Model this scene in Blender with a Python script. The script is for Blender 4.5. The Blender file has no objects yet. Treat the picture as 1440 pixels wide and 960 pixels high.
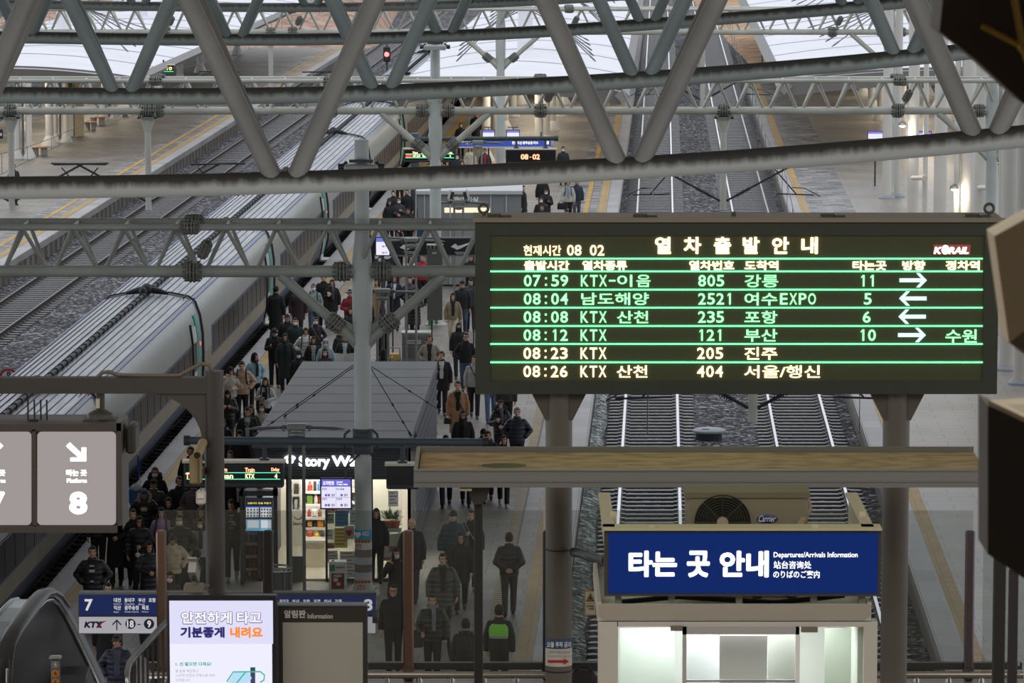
import bpy, bmesh, math, random
from mathutils import Vector, Matrix, Quaternion
R = math.radians
PI = math.pi
random.seed(7)
SC = bpy.context.scene
COL = SC.collection

# ------------------------------------------------------------------ camera
CAM_Z = 17.2
F = 6000.0
TH = math.atan(758.0 / F)
cam_data = bpy.data.cameras.new('camera')
cam_data.sensor_width = 36.0
cam_data.lens = 150.0
cam_data.clip_start = 0.5
cam_data.clip_end = 3000
cam_data.dof.use_dof = True
cam_data.dof.focus_distance = 62.0
cam_data.dof.aperture_fstop = 15.0
cam = bpy.data.objects.new('camera', cam_data)
COL.objects.link(cam)
cam.location = (0, 0, CAM_Z)
cam.rotation_euler = (PI / 2 - TH, 0, 0)
SC.camera = cam

# ------------------------------------------------------------------ exposure, sky, lights
SC.view_settings.view_transform = 'Standard'
SC.view_settings.look = 'None'
SC.view_settings.gamma = 1.0
SC.view_settings.use_curve_mapping = False
SC.view_settings.exposure = 0.0
world = bpy.data.worlds.new('overcast_sky')
SC.world = world
world.use_nodes = True
wn = world.node_tree.nodes
bg = wn['Background']
bg.inputs[0].default_value = (0.90, 0.93, 1.0, 1)
bg.inputs[1].default_value = 1.15
SC.cycles.max_bounces = 8
SC.cycles.transparent_max_bounces = 24
SC.cycles.caustics_reflective = False
SC.cycles.caustics_refractive = False
SC.cycles.sample_clamp_indirect = 4.0

def area_light(name, loc, size, power, color, rot=(0, 0, 0)):
    d = bpy.data.lights.new(name, 'AREA')
    d.shape = 'RECTANGLE'
    d.size, d.size_y = size
    d.energy = power
    d.color = color
    o = bpy.data.objects.new(name, d)
    COL.objects.link(o)
    o.location = loc
    o.rotation_euler = rot
    return o
# the lit ceiling of the concourse hall behind and above the viewer
area_light('concourse_ceiling_light', (0, 18, 21.5), (50, 14), 3700, (1.0, 0.955, 0.895))

# ------------------------------------------------------------------ pixel -> place
CT, ST = math.cos(TH), math.sin(TH)
def ray(px, py):
    u = (px - 720.0) / F
    v = (480.0 - py) / F
    return Vector((u, CT + v * ST, -ST + v * CT))
def P(px, py, z):
    d = ray(px, py)
    t = (z - CAM_Z) / d.z
    return Vector((0, 0, CAM_Z)) + d * t
def D(px, py, Y):
    d = ray(px, py)
    return Vector((0, 0, CAM_Z)) + d * (Y / d.y)

# ------------------------------------------------------------------ materials
def lin(c):
    return c / 12.92 if c <= 0.04045 else ((c + 0.055) / 1.055) ** 2.4
def C(h):
    h = h.lstrip('#')
    return tuple(lin(int(h[i:i + 2], 16) / 255.0) for i in (0, 2, 4)) + (1.0,)
_M = {}
def mat(h, rough=0.6, metal=0.0, noise=0.0, nscale=8.0, spec=0.5, key='', stretch=None):
    k = (h, rough, metal, noise, nscale, spec, key, stretch)
    if k in _M:
        return _M[k]
    m = bpy.data.materials.new('paint_' + h.lstrip('#') + key)
    m.use_nodes = True
    nt = m.node_tree
    b = nt.nodes['Principled BSDF']
    b.inputs['Base Color'].default_value = C(h)
    b.inputs['Roughness'].default_value = rough
    b.inputs['Metallic'].default_value = metal
    b.inputs['Specular IOR Level'].default_value = spec
    if noise > 0:
        tc = nt.nodes.new('ShaderNodeTexCoord')
        n = nt.nodes.new('ShaderNodeTexNoise')
        n.inputs['Scale'].default_value = nscale
        n.inputs['Detail'].default_value = 5
        if stretch:
            mp = nt.nodes.new('ShaderNodeMapping')
            mp.inputs['Scale'].default_value = stretch
            nt.links.new(tc.outputs['Object'], mp.inputs[0])
            nt.links.new(mp.outputs[0], n.inputs['Vector'])
        else:
            nt.links.new(tc.outputs['Object'], n.inputs['Vector'])
        mr = nt.nodes.new('ShaderNodeMapRange')
        mr.inputs['From Min'].default_value = 0.3
        mr.inputs['From Max'].default_value = 0.7
        mr.inputs['To Min'].default_value = 1.0 - noise
        mr.inputs['To Max'].default_value = 1.0 + noise * 0.6
        nt.links.new(n.outputs[0], mr.inputs[0])
        mx = nt.nodes.new('ShaderNodeVectorMath')
        mx.operation = 'SCALE'
        mx.inputs[0].default_value = C(h)[:3]
        nt.links.new(mr.outputs[0], mx.inputs['Scale'])
        nt.links.new(mx.outputs[0], b.inputs['Base Color'])
    _M[k] = m
    return m
def glow(rgb, strength=1.0, name='lit'):
    k = ('E', tuple(rgb), strength)
    if k in _M:
        return _M[k]
    m = bpy.data.materials.new(name)
    m.use_nodes = True
    nt = m.node_tree
    b = nt.nodes['Principled BSDF']
    b.inputs['Base Color'].default_value = (0.004, 0.004, 0.004, 1)
    b.inputs['Specular IOR Level'].default_value = 0.1
    b.inputs['Roughness'].default_value = 0.7
    b.inputs['Emission Color'].default_value = tuple(rgb) + (1,)
    b.inputs['Emission Strength'].default_value = strength
    _M[k] = m
    return m
def glass_mat(name, tint, gloss=0.08, rough=0.02):
    if name in _M:
        return _M[name]
    m = bpy.data.materials.new(name)
    m.use_nodes = True
    nt = m.node_tree
    nt.nodes.clear()
    out = nt.nodes.new('ShaderNodeOutputMaterial')
    tr = nt.nodes.new('ShaderNodeBsdfTransparent')
    tr.inputs[0].default_value = tuple(tint) + (1,)
    gl = nt.nodes.new('ShaderNodeBsdfGlossy')
    gl.inputs['Roughness'].default_value = rough
    gl.inputs[0].default_value = (0.9, 0.95, 0.95, 1)
    mx = nt.nodes.new('ShaderNodeMixShader')
    mx.inputs[0].default_value = gloss
    nt.links.new(tr.outputs[0], mx.inputs[1])
    nt.links.new(gl.outputs[0], mx.inputs[2])
    nt.links.new(mx.outputs[0], out.inputs[0])
    _M[name] = m
    return m
def nodes_mat(name):
    m = bpy.data.materials.new(name)
    m.use_nodes = True
    return m, m.node_tree, m.node_tree.nodes['Principled BSDF']

def dirty_steel(name, clean, dirt, amount=0.5, scale=3.0):
    """painted tube with soot settled on its upper side, running down in drips"""
    m, nt, b = nodes_mat(name)
    N, L = nt.nodes.new, nt.links.new
    geo = N('ShaderNodeNewGeometry')
    sep = N('ShaderNodeSeparateXYZ')
    L(geo.outputs['Normal'], sep.inputs[0])
    tc = N('ShaderNodeTexCoord')
    mp = N('ShaderNodeMapping')
    mp.inputs['Scale'].default_value = (scale * 5, scale * 5, scale * 0.35)
    L(tc.outputs['Object'], mp.inputs[0])
    n1 = N('ShaderNodeTexNoise')
    n1.inputs['Scale'].default_value = 1.0
    n1.inputs['Detail'].default_value = 6
    L(mp.outputs[0], n1.inputs['Vector'])
    n2 = N('ShaderNodeTexNoise')
    n2.inputs['Scale'].default_value = 0.5
    L(tc.outputs['Object'], n2.inputs['Vector'])
    a = N('ShaderNodeMath'); a.operation = 'MULTIPLY_ADD'
    L(n1.outputs[0], a.inputs[0]); a.inputs[1].default_value = 1.1; L(sep.outputs['Z'], a.inputs[2])
    c = N('ShaderNodeMath'); c.operation = 'MULTIPLY_ADD'
    L(n2.outputs[0], c.inputs[0]); c.inputs[1].default_value = 0.5; L(a.outputs[0], c.inputs[2])
    mr = N('ShaderNodeMapRange')
    mr.inputs['From Min'].default_value = 0.62
    mr.inputs['From Max'].default_value = 1.28
    mr.inputs['To Min'].default_value = 0.0
    mr.inputs['To Max'].default_value = amount
    L(c.outputs[0], mr.inputs[0])
    mx = N('ShaderNodeMix'); mx.data_type = 'RGBA'
    L(mr.outputs[0], mx.inputs[0])
    mx.inputs[6].default_value = C(clean)
    mx.inputs[7].default_value = C(dirt)
    L(mx.outputs[2], b.inputs['Base Color'])
    b.inputs['Roughness'].default_value = 0.5
    return m

# ------------------------------------------------------------------ meshes
class MB:
    def __init__(s):
        s.v, s.f, s.m = [], [], []
        s.mi = 0
    def add(s, vs, fs):
        o = len(s.v)
        s.v += [tuple(x) for x in vs]
        s.f += [tuple(i + o for i in f) for f in fs]
        s.m += [s.mi] * len(fs)
        return s
    def box(s, c, d, rz=0.0, rx=0.0, ry=0.0):
        hx, hy, hz = d[0] / 2, d[1] / 2, d[2] / 2
        vs = [Vector((x, y, z)) for x in (-hx, hx) for y in (-hy, hy) for z in (-hz, hz)]
        if rz or rx or ry:
            M = Matrix.Rotation(rz, 3, 'Z') @ Matrix.Rotation(rx, 3, 'X') @ Matrix.Rotation(ry, 3, 'Y')
            vs = [M @ v for v in vs]
        vs = [v + Vector(c) for v in vs]
        return s.add(vs, [(0, 1, 3, 2), (4, 6, 7, 5), (0, 4, 5, 1), (2, 3, 7, 6), (0, 2, 6, 4), (1, 5, 7, 3)])
    def box2(s, a, b):
        return s.box([(a[i] + b[i]) / 2 for i in range(3)], [abs(b[i] - a[i]) for i in range(3)])
    def bbox(s, c, d, bev=0.01, rz=0.0):
        """box with chamfered vertical and horizontal edges (rounded look)"""
        hx, hy, hz = d[0] / 2, d[1] / 2, d[2] / 2
        bev = min(bev, hx * .9, hy * .9, hz * .9)
        rings = []
        for z, k in ((-hz, bev), (-hz + bev, 0), (hz - bev, 0), (hz, bev)):
            x, y = hx - k, hy - k
            b2 = bev
            rings.append([(-x, -y + b2, z), (-x + b2, -y, z), (x - b2, -y, z), (x, -y + b2, z), (x, y - b2, z), (x - b2, y, z), (-x + b2, y, z), (-x, y - b2, z)])
        M = Matrix.Rotation(rz, 3, 'Z')
        vs = [M @ Vector(p) + Vector(c) for r in rings for p in r]
        fs = []
        for i in range(3):
            for j in range(8):
                fs.append((i * 8 + j, i * 8 + (j + 1) % 8, (i + 1) * 8 + (j + 1) % 8, (i + 1) * 8 + j))
        fs.append(tuple(reversed(range(8))))
        fs.append(tuple(range(24, 32)))
        return s.add(vs, fs)
    def tube(s, p0, p1, r0, r1=None, n=14, cap=True):
        r1 = r0 if r1 is None else r1
        return s.path([p0, p1], [r0, r1], n, cap)
    def path(s, pts, rad, n=12, cap=True, sq=1.0, closed=False):
        pts = [Vector(p) for p in pts]
        if not isinstance(rad, (list, tuple)):
            rad = [rad] * len(pts)
        k = len(pts)
        t0 = (pts[1] - pts[0]).normalized()
        up = Vector((0, 0, 1)) if abs(t0.z) < 0.95 else Vector((0, 1, 0))
        side = t0.cross(up).normalized()
        vs = []
        for i in range(k):
            if closed:
                t = (pts[(i + 1) % k] - pts[i - 1]).normalized()
            elif i == 0:
                t = t0
            elif i == k - 1:
                t = (pts[-1] - pts[-2]).normalized()
            else:
                t = ((pts[i + 1] - pts[i]).normalized() + (pts[i] - pts[i - 1]).normalized())
                t = t.normalized() if t.length > 1e-6 else t0
            side = (side - t * side.dot(t))
            side = side.normalized() if side.length > 1e-6 else t.orthogonal().normalized()
            nrm = t.cross(side)
            for j in range(n):
                a = 2 * PI * j / n
                vs.append(pts[i] + (side * math.cos(a) + nrm * math.sin(a) * sq) * rad[i])
        fs = []
        for i in range(k if closed else k - 1):
            i2 = (i + 1) % k
            for j in range(n):
                fs.append((i * n + j, i * n + (j + 1) % n, i2 * n + (j + 1) % n, i2 * n + j))
        if cap and not closed:
            fs.append(tuple(reversed(range(n))))
            fs.append(tuple(range((k - 1) * n, k * n)))
        return s.add(vs, fs)
    def ell(s, c, r, nu=16, nv=10, M=None, keep=None):
        vs, fs = [], []
        c = Vector(c)
        for i in range(nv + 1):
            a = PI * i / nv - PI / 2
            for j in range(nu):
                b = 2 * PI * j / nu
                vs.append(Vector((r[0] * math.cos(a) * math.cos(b), r[1] * math.cos(a) * math.sin(b), r[2] * math.sin(a))))
        for i in range(nv):
            for j in range(nu):
                q = (i * nu + j, i * nu + (j + 1) % nu, (i + 1) * nu + (j + 1) % nu, (i + 1) * nu + j)
                if keep:
                    m = (vs[q[0]] + vs[q[1]] + vs[q[2]] + vs[q[3]]) / 4
                    if not keep(m):
                        continue
                fs.append(q)
        vs = [(M @ v if M else v) + c for v in vs]
        return s.add(vs, fs)
    def loft(s, rings, n=20, pw=2.0):
        """rings: (cx, cy, z, rx, ry) closed at both ends"""
        vs, fs = [], []
        for cx, cy, z, rx, ry in rings:
            for j in range(n):
                a = 2 * PI * j / n
                ca, sa = math.cos(a), math.sin(a)
                vs.append((cx + rx * math.copysign(abs(ca) ** (2 / pw), ca), cy + ry * math.copysign(abs(sa) ** (2 / pw), sa), z))
        k = len(rings)
        for i in range(k - 1):
            for j in range(n):
                fs.append((i * n + j, i * n + (j + 1) % n, (i + 1) * n + (j + 1) % n, (i + 1) * n + j))
        fs.append(tuple(reversed(range(n))))
        fs.append(tuple(range((k - 1) * n, k * n)))
        return s.add(vs, fs)
    def prism(s, poly, vec):
        """planar polygon (3D points) pushed along vec"""
        n = len(poly)
        vec = Vector(vec)
        vs = [Vector(p) for p in poly] + [Vector(p) + vec for p in poly]
        fs = [tuple(reversed(range(n))), tuple(range(n, 2 * n))]
        for i in range(n):
            fs.append((i, (i + 1) % n, n + (i + 1) % n, n + i))
        return s.add(vs, fs)
    def rect(s, x0, y0, x1, y1, Y, t=0.02):
        """upright slab whose front face (at depth Y) covers a rectangle seen from the viewer"""
        a, b = D(x0, y0, Y), D(x1, y1, Y)
        return s.box2((a.x, Y, b.z), (b.x, Y + t, a.z))
    def poly(s, pts, Y, t=0.02):
        return s.prism([D(x, y, Y) for x, y in pts], (0, t, 0))
    def ring(s, c, R0, r, axis='Z', n=24, m=8, arc=None):
        c = Vector(c)
        pts = []
        k = n if arc is None else n + 1
        for i in range(k):
            a = 2 * PI * i / n if arc is None else arc[0] + (arc[1] - arc[0]) * i / n
            x, y = R0 * math.cos(a), R0 * math.sin(a)
            pts.append(c + (Vector((x, y, 0)) if axis == 'Z' else Vector((x, 0, y)) if axis == 'Y' else Vector((0, x, y))))
        return s.path(pts, r, m, closed=arc is None)
    def mesh(s, name, mats, off=(0, 0, 0), smooth=True, ang=40):
        me = bpy.data.meshes.new(name)
        ox, oy, oz = off
        me.from_pydata([(x - ox, y - oy, z - oz) for x, y, z in s.v], [], s.f)
        for m in (mats if isinstance(mats, (list, tuple)) else [mats]):
            me.materials.append(m)
        if any(s.m):
            me.polygons.foreach_set('material_index', s.m)
        if smooth:
            me.polygons.foreach_set('use_smooth', [True] * len(s.f))
            me.set_sharp_from_angle(angle=R(ang))
        me.update()
        return me

def wloc(o):
    l = Vector(o.location)
    while o.parent:
        o = o.parent
        l = l + Vector(o.location)
    return l
def empty(name, loc, label, cat, group=None, rz=0.0):
    o = bpy.data.objects.new(name, None)
    o.empty_display_size = 0.2
    COL.objects.link(o)
    o.location = loc
    o.rotation_euler = (0, 0, rz)
    o['label'] = label
    o['category'] = cat
    if group:
        o['group'] = group
    return o
def part(name, mb, mats, parent, label=None, smooth=True, ang=40, kind=None):
    """mesh given in world coordinates, hung under an unrotated parent"""
    me = mb.mesh(name, mats, wloc(parent), smooth, ang)
    o = bpy.data.objects.new(name, me)
    COL.objects.link(o)
    o.parent = parent
    if label:
        o['label'] = label
    if kind:
        o['kind'] = kind
    return o
def lpart(name, mb, mats, parent, label=None, smooth=True, ang=40):
    """mesh given in the parent's own coordinates"""
    me = mb.mesh(name, mats, (0, 0, 0), smooth, ang)
    o = bpy.data.objects.new(name, me)
    COL.objects.link(o)
    o.parent = parent
    if label:
        o['label'] = label
    return o
def thing(name, mb, mats, label, cat, group=None, smooth=True, ang=40, kind=None, loc=None, rz=0.0):
    """a thing that is one mesh (world coordinates unless loc is given)"""
    if loc is None:
        xs = [v[0] for v in mb.v]; ys = [v[1] for v in mb.v]; zs = [v[2] for v in mb.v]
        loc2 = ((min(xs) + max(xs)) / 2, (min(ys) + max(ys)) / 2, min(zs))
        me = mb.mesh(name, mats, loc2, smooth, ang)
    else:
        loc2 = loc
        me = mb.mesh(name, mats, (0, 0, 0), smooth, ang)
    o = bpy.data.objects.new(name, me)
    COL.objects.link(o)
    o.location = loc2
    o.rotation_euler = (0, 0, rz)
    if label:
        o['label'] = label
    if cat:
        o['category'] = cat
    if group:
        o['group'] = group
    if kind:
        o['kind'] = kind
    return o
def structure(name, mb, mats, label=None, loc=None, rz=0.0, smooth=False, parent=None):
    if parent:
        o = lpart(name, mb, mats, parent, None, smooth)
    else:
        o = thing(name, mb, mats, label, None, None, smooth, kind='structure', loc=loc, rz=rz)
    o['kind'] = 'structure'
    return o
def kids(o):
    return [c for c in bpy.data.objects if c.parent == o]
def dup(o, loc=None, rz=None, label=None, parent=None, tree=None):
    if tree is None:
        tree = {}
        for c in bpy.data.objects:
            if c.parent:
                tree.setdefault(c.parent.name, []).append(c)
    c = o.copy()
    COL.objects.link(c)
    if parent is not None:
        c.parent = parent
    if loc is not None:
        c.location = loc
    if rz is not None:
        c.rotation_euler = (0, 0, rz)
    if label:
        c['label'] = label
    for ch in tree.get(o.name, []):
        dup(ch, parent=c, tree=tree)
    return c

# ------------------------------------------------------------------ lettering
_TMP = None
def tmp_scene():
    global _TMP
    if _TMP is None:
        _TMP = bpy.data.scenes.new('workbench')
    return _TMP
_TG = {}
def text_geo(s, bold=0.0):
    """glyph outlines as filled faces; heavy weights are several slightly shifted copies"""
    if (s, bold) in _TG:
        return _TG[(s, bold)]
    cu = bpy.data.curves.new('lettering', 'FONT')
    cu.body = s
    cu.size = 1.0
    cu.resolution_u = 3
    cu.offset = min(bold, .012)
    o = bpy.data.objects.new('lettering', cu)
    me = o.to_mesh()
    v0 = [tuple(v.co) for v in me.vertices]
    f0 = [tuple(p.vertices) for p in me.polygons]
    o.to_mesh_clear()
    bpy.data.objects.remove(o)
    bpy.data.curves.remove(cu)
    extra = bold - .012
    vs, fs = list(v0), list(f0)
    if extra > .002:
        for k in range(6):
            dx, dy = extra * math.cos(k * PI / 3 + .3), extra * math.sin(k * PI / 3 + .3)
            n = len(vs)
            vs += [(x + dx, y + dy, .0004 * (k + 1)) for x, y, z in v0]
            fs += [tuple(i + n for i in f) for f in f0]
    _TG[(s, bold)] = (vs, fs)
    return vs, fs
def text_into(mb, s, x0, y0, x1, y1, Y, bold=0.02, shear=0.0):
    """letters fitted to a rectangle of an upright sign standing at depth Y"""
    vs, fs = text_geo(s, bold)
    if not vs:
        return mb
    ax, bx = min(v[0] for v in vs), max(v[0] for v in vs)
    ay, by = min(v[1] for v in vs), max(v[1] for v in vs)
    a, b = D(x0, y0, Y), D(x1, y1, Y)
    out = []
    for v in vs:
        u = (v[0] - ax) / (bx - ax + 1e-9)
        w = (v[1] - ay) / (by - ay + 1e-9)
        z = b.z + (a.z - b.z) * w
        out.append((a.x + (b.x - a.x) * u + shear * (a.z - b.z) * (w - 0.5), Y - v[2], z))
    # give the letters a real (2 mm) thickness
    mb.add(out, fs)
    return mb
# ================================================================== ground, platforms, tracks
ZP = 0.55          # platform top above rail top
def wline(x1, y1, x2, y2, z):
    a, b = P(x1, y1, z), P(x2, y2, z)
    k = (b.x - a.x) / (b.y - a.y)
    return a.x - k * a.y, k          # X = c + k*Y
E_MR = wline(892, 128, 833, 557, ZP)       # middle platform, edge towards the open tracks
E_ML = wline(230, 637, 473, 353, ZP)       # middle platform, edge towards the train
E_RL = wline(1064, 161, 1334, 949, ZP)     # right platform edge
C_M = wline(915.5, 591, 920.9, 300, 0)     # track centre lines
C_R = wline(1115.9, 556.7, 1056.7, 303, 0)
C_T = (E_ML[0] - 1.74, E_ML[1])            # track under the train
def X_L(Y):                                # empty track left of the train, easing to the right far away
    return -24.9 + 0.0535 * Y - (0.00004 * max(0, Y - 230) ** 2)

def gravel_mat(name, c0, c1, c2, scale=17.0):
    m, nt, b = nodes_mat(name)
    N, L = nt.nodes.new, nt.links.new
    tc = N('ShaderNodeTexCoord')
    v = N('ShaderNodeTexVoronoi'); v.inputs['Scale'].default_value = scale
    L(tc.outputs['Object'], v.inputs['Vector'])
    sp = N('ShaderNodeSeparateColor')
    L(v.outputs['Color'], sp.inputs[0])
    cr = N('ShaderNodeValToRGB')
    e = cr.color_ramp.elements
    e[0].position = 0.0; e[0].color = C(c0)
    e[1].position = 1.0; e[1].color = C(c2)
    x = cr.color_ramp.elements.new(0.72); x.color = C(c1)
    L(sp.outputs[0], cr.inputs[0])
    n = N('ShaderNodeTexNoise'); n.inputs['Scale'].default_value = 0.35; n.inputs['Detail'].default_value = 4
    L(tc.outputs['Object'], n.inputs['Vector'])
    mr = N('ShaderNodeMapRange'); mr.inputs['From Min'].default_value = .3; mr.inputs['From Max'].default_value = .7
    mr.inputs['To Min'].default_value = .72; mr.inputs['To Max'].default_value = 1.2
    L(n.outputs[0], mr.inputs[0])
    sc = N('ShaderNodeVectorMath'); sc.operation = 'SCALE'
    L(cr.outputs[0], sc.inputs[0]); L(mr.outputs[0], sc.inputs['Scale'])
    L(sc.outputs[0], b.inputs['Base Color'])
    bp = N('ShaderNodeBump'); bp.inputs['Strength'].default_value = 1.0; bp.inputs['Distance'].default_value = 0.05
    L(v.outputs['Distance'], bp.inputs['Height']); bp.invert = True
    L(bp.outputs[0], b.inputs['Normal'])
    b.inputs['Roughness'].default_value = 0.85
    b.inputs['Specular IOR Level'].default_value = 0.15
    return m
M_GRAVEL = gravel_mat('track_gravel', '#212122', '#58575a', '#b0b2b5', 10.0)
g = MB()
g.box2((-70, 55, -0.9), (70, 520, -0.20))
structure('ground', g, M_GRAVEL, 'grey track ballast covering the ground between the platforms')
g = MB()
g.box2((-400, 500, -1.0), (400, 900, -0.25))
structure('ground', g, mat('#6f6a66', noise=.3, nscale=.2), 'grey railway yard ground far beyond the platforms')

def tile_mat(name, c1, c2, mortar, bw, rh, rough=0.55, mort=0.012, var=0.25, offset=0.5, bias=0.0):
    m, nt, b = nodes_mat(name)
    N, L = nt.nodes.new, nt.links.new
    tc = N('ShaderNodeTexCoord')
    br = N('ShaderNodeTexBrick')
    br.inputs['Scale'].default_value = 1.0
    br.inputs['Color1'].default_value = C(c1)
    br.inputs['Color2'].default_value = C(c2)
    br.inputs['Mortar'].default_value = C(mortar)
    br.inputs['Mortar Size'].default_value = mort
    br.inputs['Brick Width'].default_value = bw
    br.inputs['Row Height'].default_value = rh
    br.inputs['Bias'].default_value = bias
    br.offset = offset
    L(tc.outputs['Object'], br.inputs['Vector'])
    n = N('ShaderNodeTexNoise'); n.inputs['Scale'].default_value = 0.45; n.inputs['Detail'].default_value = 6
    L(tc.outputs['Object'], n.inputs['Vector'])
    mr = N('ShaderNodeMapRange'); mr.inputs['From Min'].default_value = .3; mr.inputs['From Max'].default_value = .7
    mr.inputs['To Min'].default_value = 1 - var; mr.inputs['To Max'].default_value = 1 + var * .5
    L(n.outputs[0], mr.inputs[0])
    sc = N('ShaderNodeVectorMath'); sc.operation = 'SCALE'
    L(br.outputs['Color'], sc.inputs[0]); L(mr.outputs[0], sc.inputs['Scale'])
    L(sc.outputs[0], b.inputs['Base Color'])
    b.inputs['Roughness'].default_value = rough
    return m
T_PAVE = tile_mat('platform_paving', '#878279', '#756f67', '#55504a', 0.9, 0.6, .5, .012, .22)
T_PAVE2 = tile_mat('platform_paving_cool', '#84837f', '#918879', '#57534e', 1.2, 0.6, .38, .010, .22)
T_COPE = tile_mat('coping_stone', '#a5a3a2', '#959392', '#63605e', 0.5, 1.2, .5, .010, .15, 0)
T_TAN = tile_mat('tan_band', '#b3945a', '#a38650', '#8a7446', 0.3, 0.3, .6, .008, .15, 0)
T_YEL = tile_mat('tactile_yellow', '#c9a043', '#b68f3f', '#6d6147', 0.3, 0.3, .6, .02, .2, 0)
T_DASH = tile_mat('tactile_striped', '#c4a858', '#b49a52', '#3f4146', 0.6, 0.22, .6, .07, .15, 0)
T_MOS = tile_mat('mosaic_paving', '#43464d', '#a09d98', '#77736d', 0.6, 0.3, .5, .012, .2, .5)
M_CONC = mat('#8b8782', .8, noise=.3, nscale=1.2)

def platform(name, label, left, right, Y0, Y1, pave, bands_left=True, bands_right=True, striped=False):
    """left / right = (c, k) edge lines; the edge bands are slabs a few millimetres proud of the paving"""
    mb = MB()
    def X(l, Y): return l[0] + l[1] * Y
    poly = [(X(left, Y0), Y0, -0.85), (X(right, Y0), Y0, -0.85), (X(right, Y1), Y1, -0.85), (X(left, Y1), Y1, -0.85)]
    base = (X(right, Y0), Y0, 0.0)
    ang = -math.atan(right[1])
    Mi = Matrix.Rotation(-ang, 3, 'Z')
    top = MB()
    pl = [Mi @ (Vector(p) - Vector(base)) for p in poly]
    top.prism(pl, (0, 0, ZP + 0.85))
    o = structure(name, top, pave, label, loc=base, rz=ang)
    def band(nm, l, sgn, d0, d1, m, z, y0=Y0, y1=Y1):
        b = MB()
        an = -math.atan(l[1])
        L = (y1 - y0) / math.cos(an)
        b.box2((sgn * d0, 0, ZP - 0.25 if nm == 'edge_coping' else ZP), (sgn * d1, L, z))
        q = structure(nm, b, m, parent=o)
        loc = Vector((X(l, y0), y0, 0)) - Vector(base)
        Mq = Matrix.Rotation(-ang, 3, 'Z')
        q.location = Mq @ loc
        q.rotation_euler = (0, 0, an - ang)
    for on, l, sgn in ((bands_left, left, 1), (bands_right, right, -1)):
        if not on:
            continue
        band('edge_coping', l, sgn, -0.04, 0.46, T_COPE, ZP + 0.006)
        band('edge_band', l, sgn, 0.5, 0.82, T_TAN, ZP + 0.007)
        if striped:
            ym = 150
            band('mosaic_band', l, sgn, 0.84, 1.85, T_MOS, ZP + 0.006, ym, Y1)
            band('tactile_line', l, sgn, 1.18, 1.42, T_YEL, ZP + 0.012, ym, Y1)
            band('tactile_line', l, sgn, 1.22, 1.50, T_DASH, ZP + 0.010, Y0, ym)
        elif l is E_RL:
            band('mosaic_band', l, sgn, 0.84, 2.7, T_MOS, ZP + 0.006, 138, Y1)
        else:
            band('mosaic_band', l, sgn, 0.84, 1.9, T_MOS, ZP + 0.006, Y0, Y1)
    return o
platform('platform', 'long paved station platform between the train and the open tracks', E_ML, E_MR, 62, 330, T_PAVE, True, True, True)
platform('platform', 'paved station platform at the feet of the white columns', E_RL, (E_RL[0] + 17.5, E_RL[1] - .004), 75, 268, T_PAVE2, True, False, False)
L_E = (-24.9 - 1.78, 0.0535)
pl = platform('platform', 'paved station platform with wooden benches across the empty track', (L_E[0] - 12.5, 0.055), L_E, 105, 292, T_PAVE, True, True, False)
b = MB()
an = -math.atan(0.0535)
yb = MB()
yb.box2((-1.42, 0, ZP), (-1.18, 188, ZP + .012))
q = structure('tactile_line', yb, T_YEL, parent=pl)

# ---- tracks
M_RAILTOP = mat('#d6d8dc', .18, 1.0)
M_RAILSIDE = mat('#4b4642', .6, .3)
M_SLEEP = mat('#454342', .3, noise=.3, nscale=6)
def track(label, fX, Y0, Y1, step=0.62, top=None):
    root = empty('railway_track', (fX(Y0), Y0, -0.2), label, 'track', 'ballasted railway tracks')
    dY = 12.0
    n = int((Y1 - Y0) / dY) + 1
    ys = [Y0 + (Y1 - Y0) * i / n for i in range(n + 1)]
    for s in (-1, 1):
        rail = MB()
        pts = [(fX(y) + s * 0.7525, y, 0) for y in ys]
        prof = [(-.036, 0), (.036, 0), (.036, -.03), (.012, -.045), (.012, -.14), (.07, -.155), (.07, -.172), (-.07, -.172), (-.07, -.155), (-.012, -.14), (-.012, -.045), (-.036, -.03)]
        vs, fs, ms = [], [], []
        k = len(prof)
        for (x, y, z) in pts:
            for a, b_ in prof:
                vs.append((x + a, y, z + b_))
        for i in range(len(pts) - 1):
            for j in range(k):
                fs.append((i * k + j, i * k + (j + 1) % k, (i + 1) * k + (j + 1) % k, (i + 1) * k + j))
                ms.append(0 if j == 0 else 1)
        rail.v, rail.f, rail.m = vs, fs, ms
        part('rail', rail, [top or M_RAILTOP, M_RAILSIDE], root, smooth=False)
    sl = MB()
    sl.loft([(0, 0, -.2, 1.25, .14), (0, 0, -.165, 1.24, .125), (0, 0, -.155, 1.22, .11)], 12, 8)
    sl.box((-.7525, .0, -.15), (.3, .16, .03)); sl.box((.7525, 0, -.15), (.3, .16, .03))
    me = sl.mesh('sleeper', M_SLEEP, (0, 0, 0), True, 30)
    y, i = Y0 + .3, 0
    rest = MB()
    L = wloc(root)
    while y < Y1:
        if i < 100:
            o = bpy.data.objects.new('sleeper', me)
            COL.objects.link(o)
            o.parent = root
            o.location = Vector((fX(y), y, 0)) - L + Vector((0, 0, 0))
            o.location.z = 0 - L.z
        else:
            rest.box((fX(y), y, -.18), (2.46, .24, .05))
        y += step; i += 1
    if rest.v:
        part('sleeper', rest, M_SLEEP, root, kind='stuff', smooth=False)
    return root
track('straight railway track running beside the crowded platform, seen below the departure board', lambda Y: C_M[0] + C_M[1] * Y, 84, 420)
track('straight railway track running along the platform with the white columns', lambda Y: C_R[0] + C_R[1] * Y, 84, 420)
track('empty railway track between the train and the platform with benches', X_L, 128, 420, top=mat('#6a6462', .55, .2))
track('railway track under the parked passenger train', lambda Y: C_T[0] + C_T[1] * Y - .00003 * max(0, Y - 260) ** 2, 74, 400)

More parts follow.
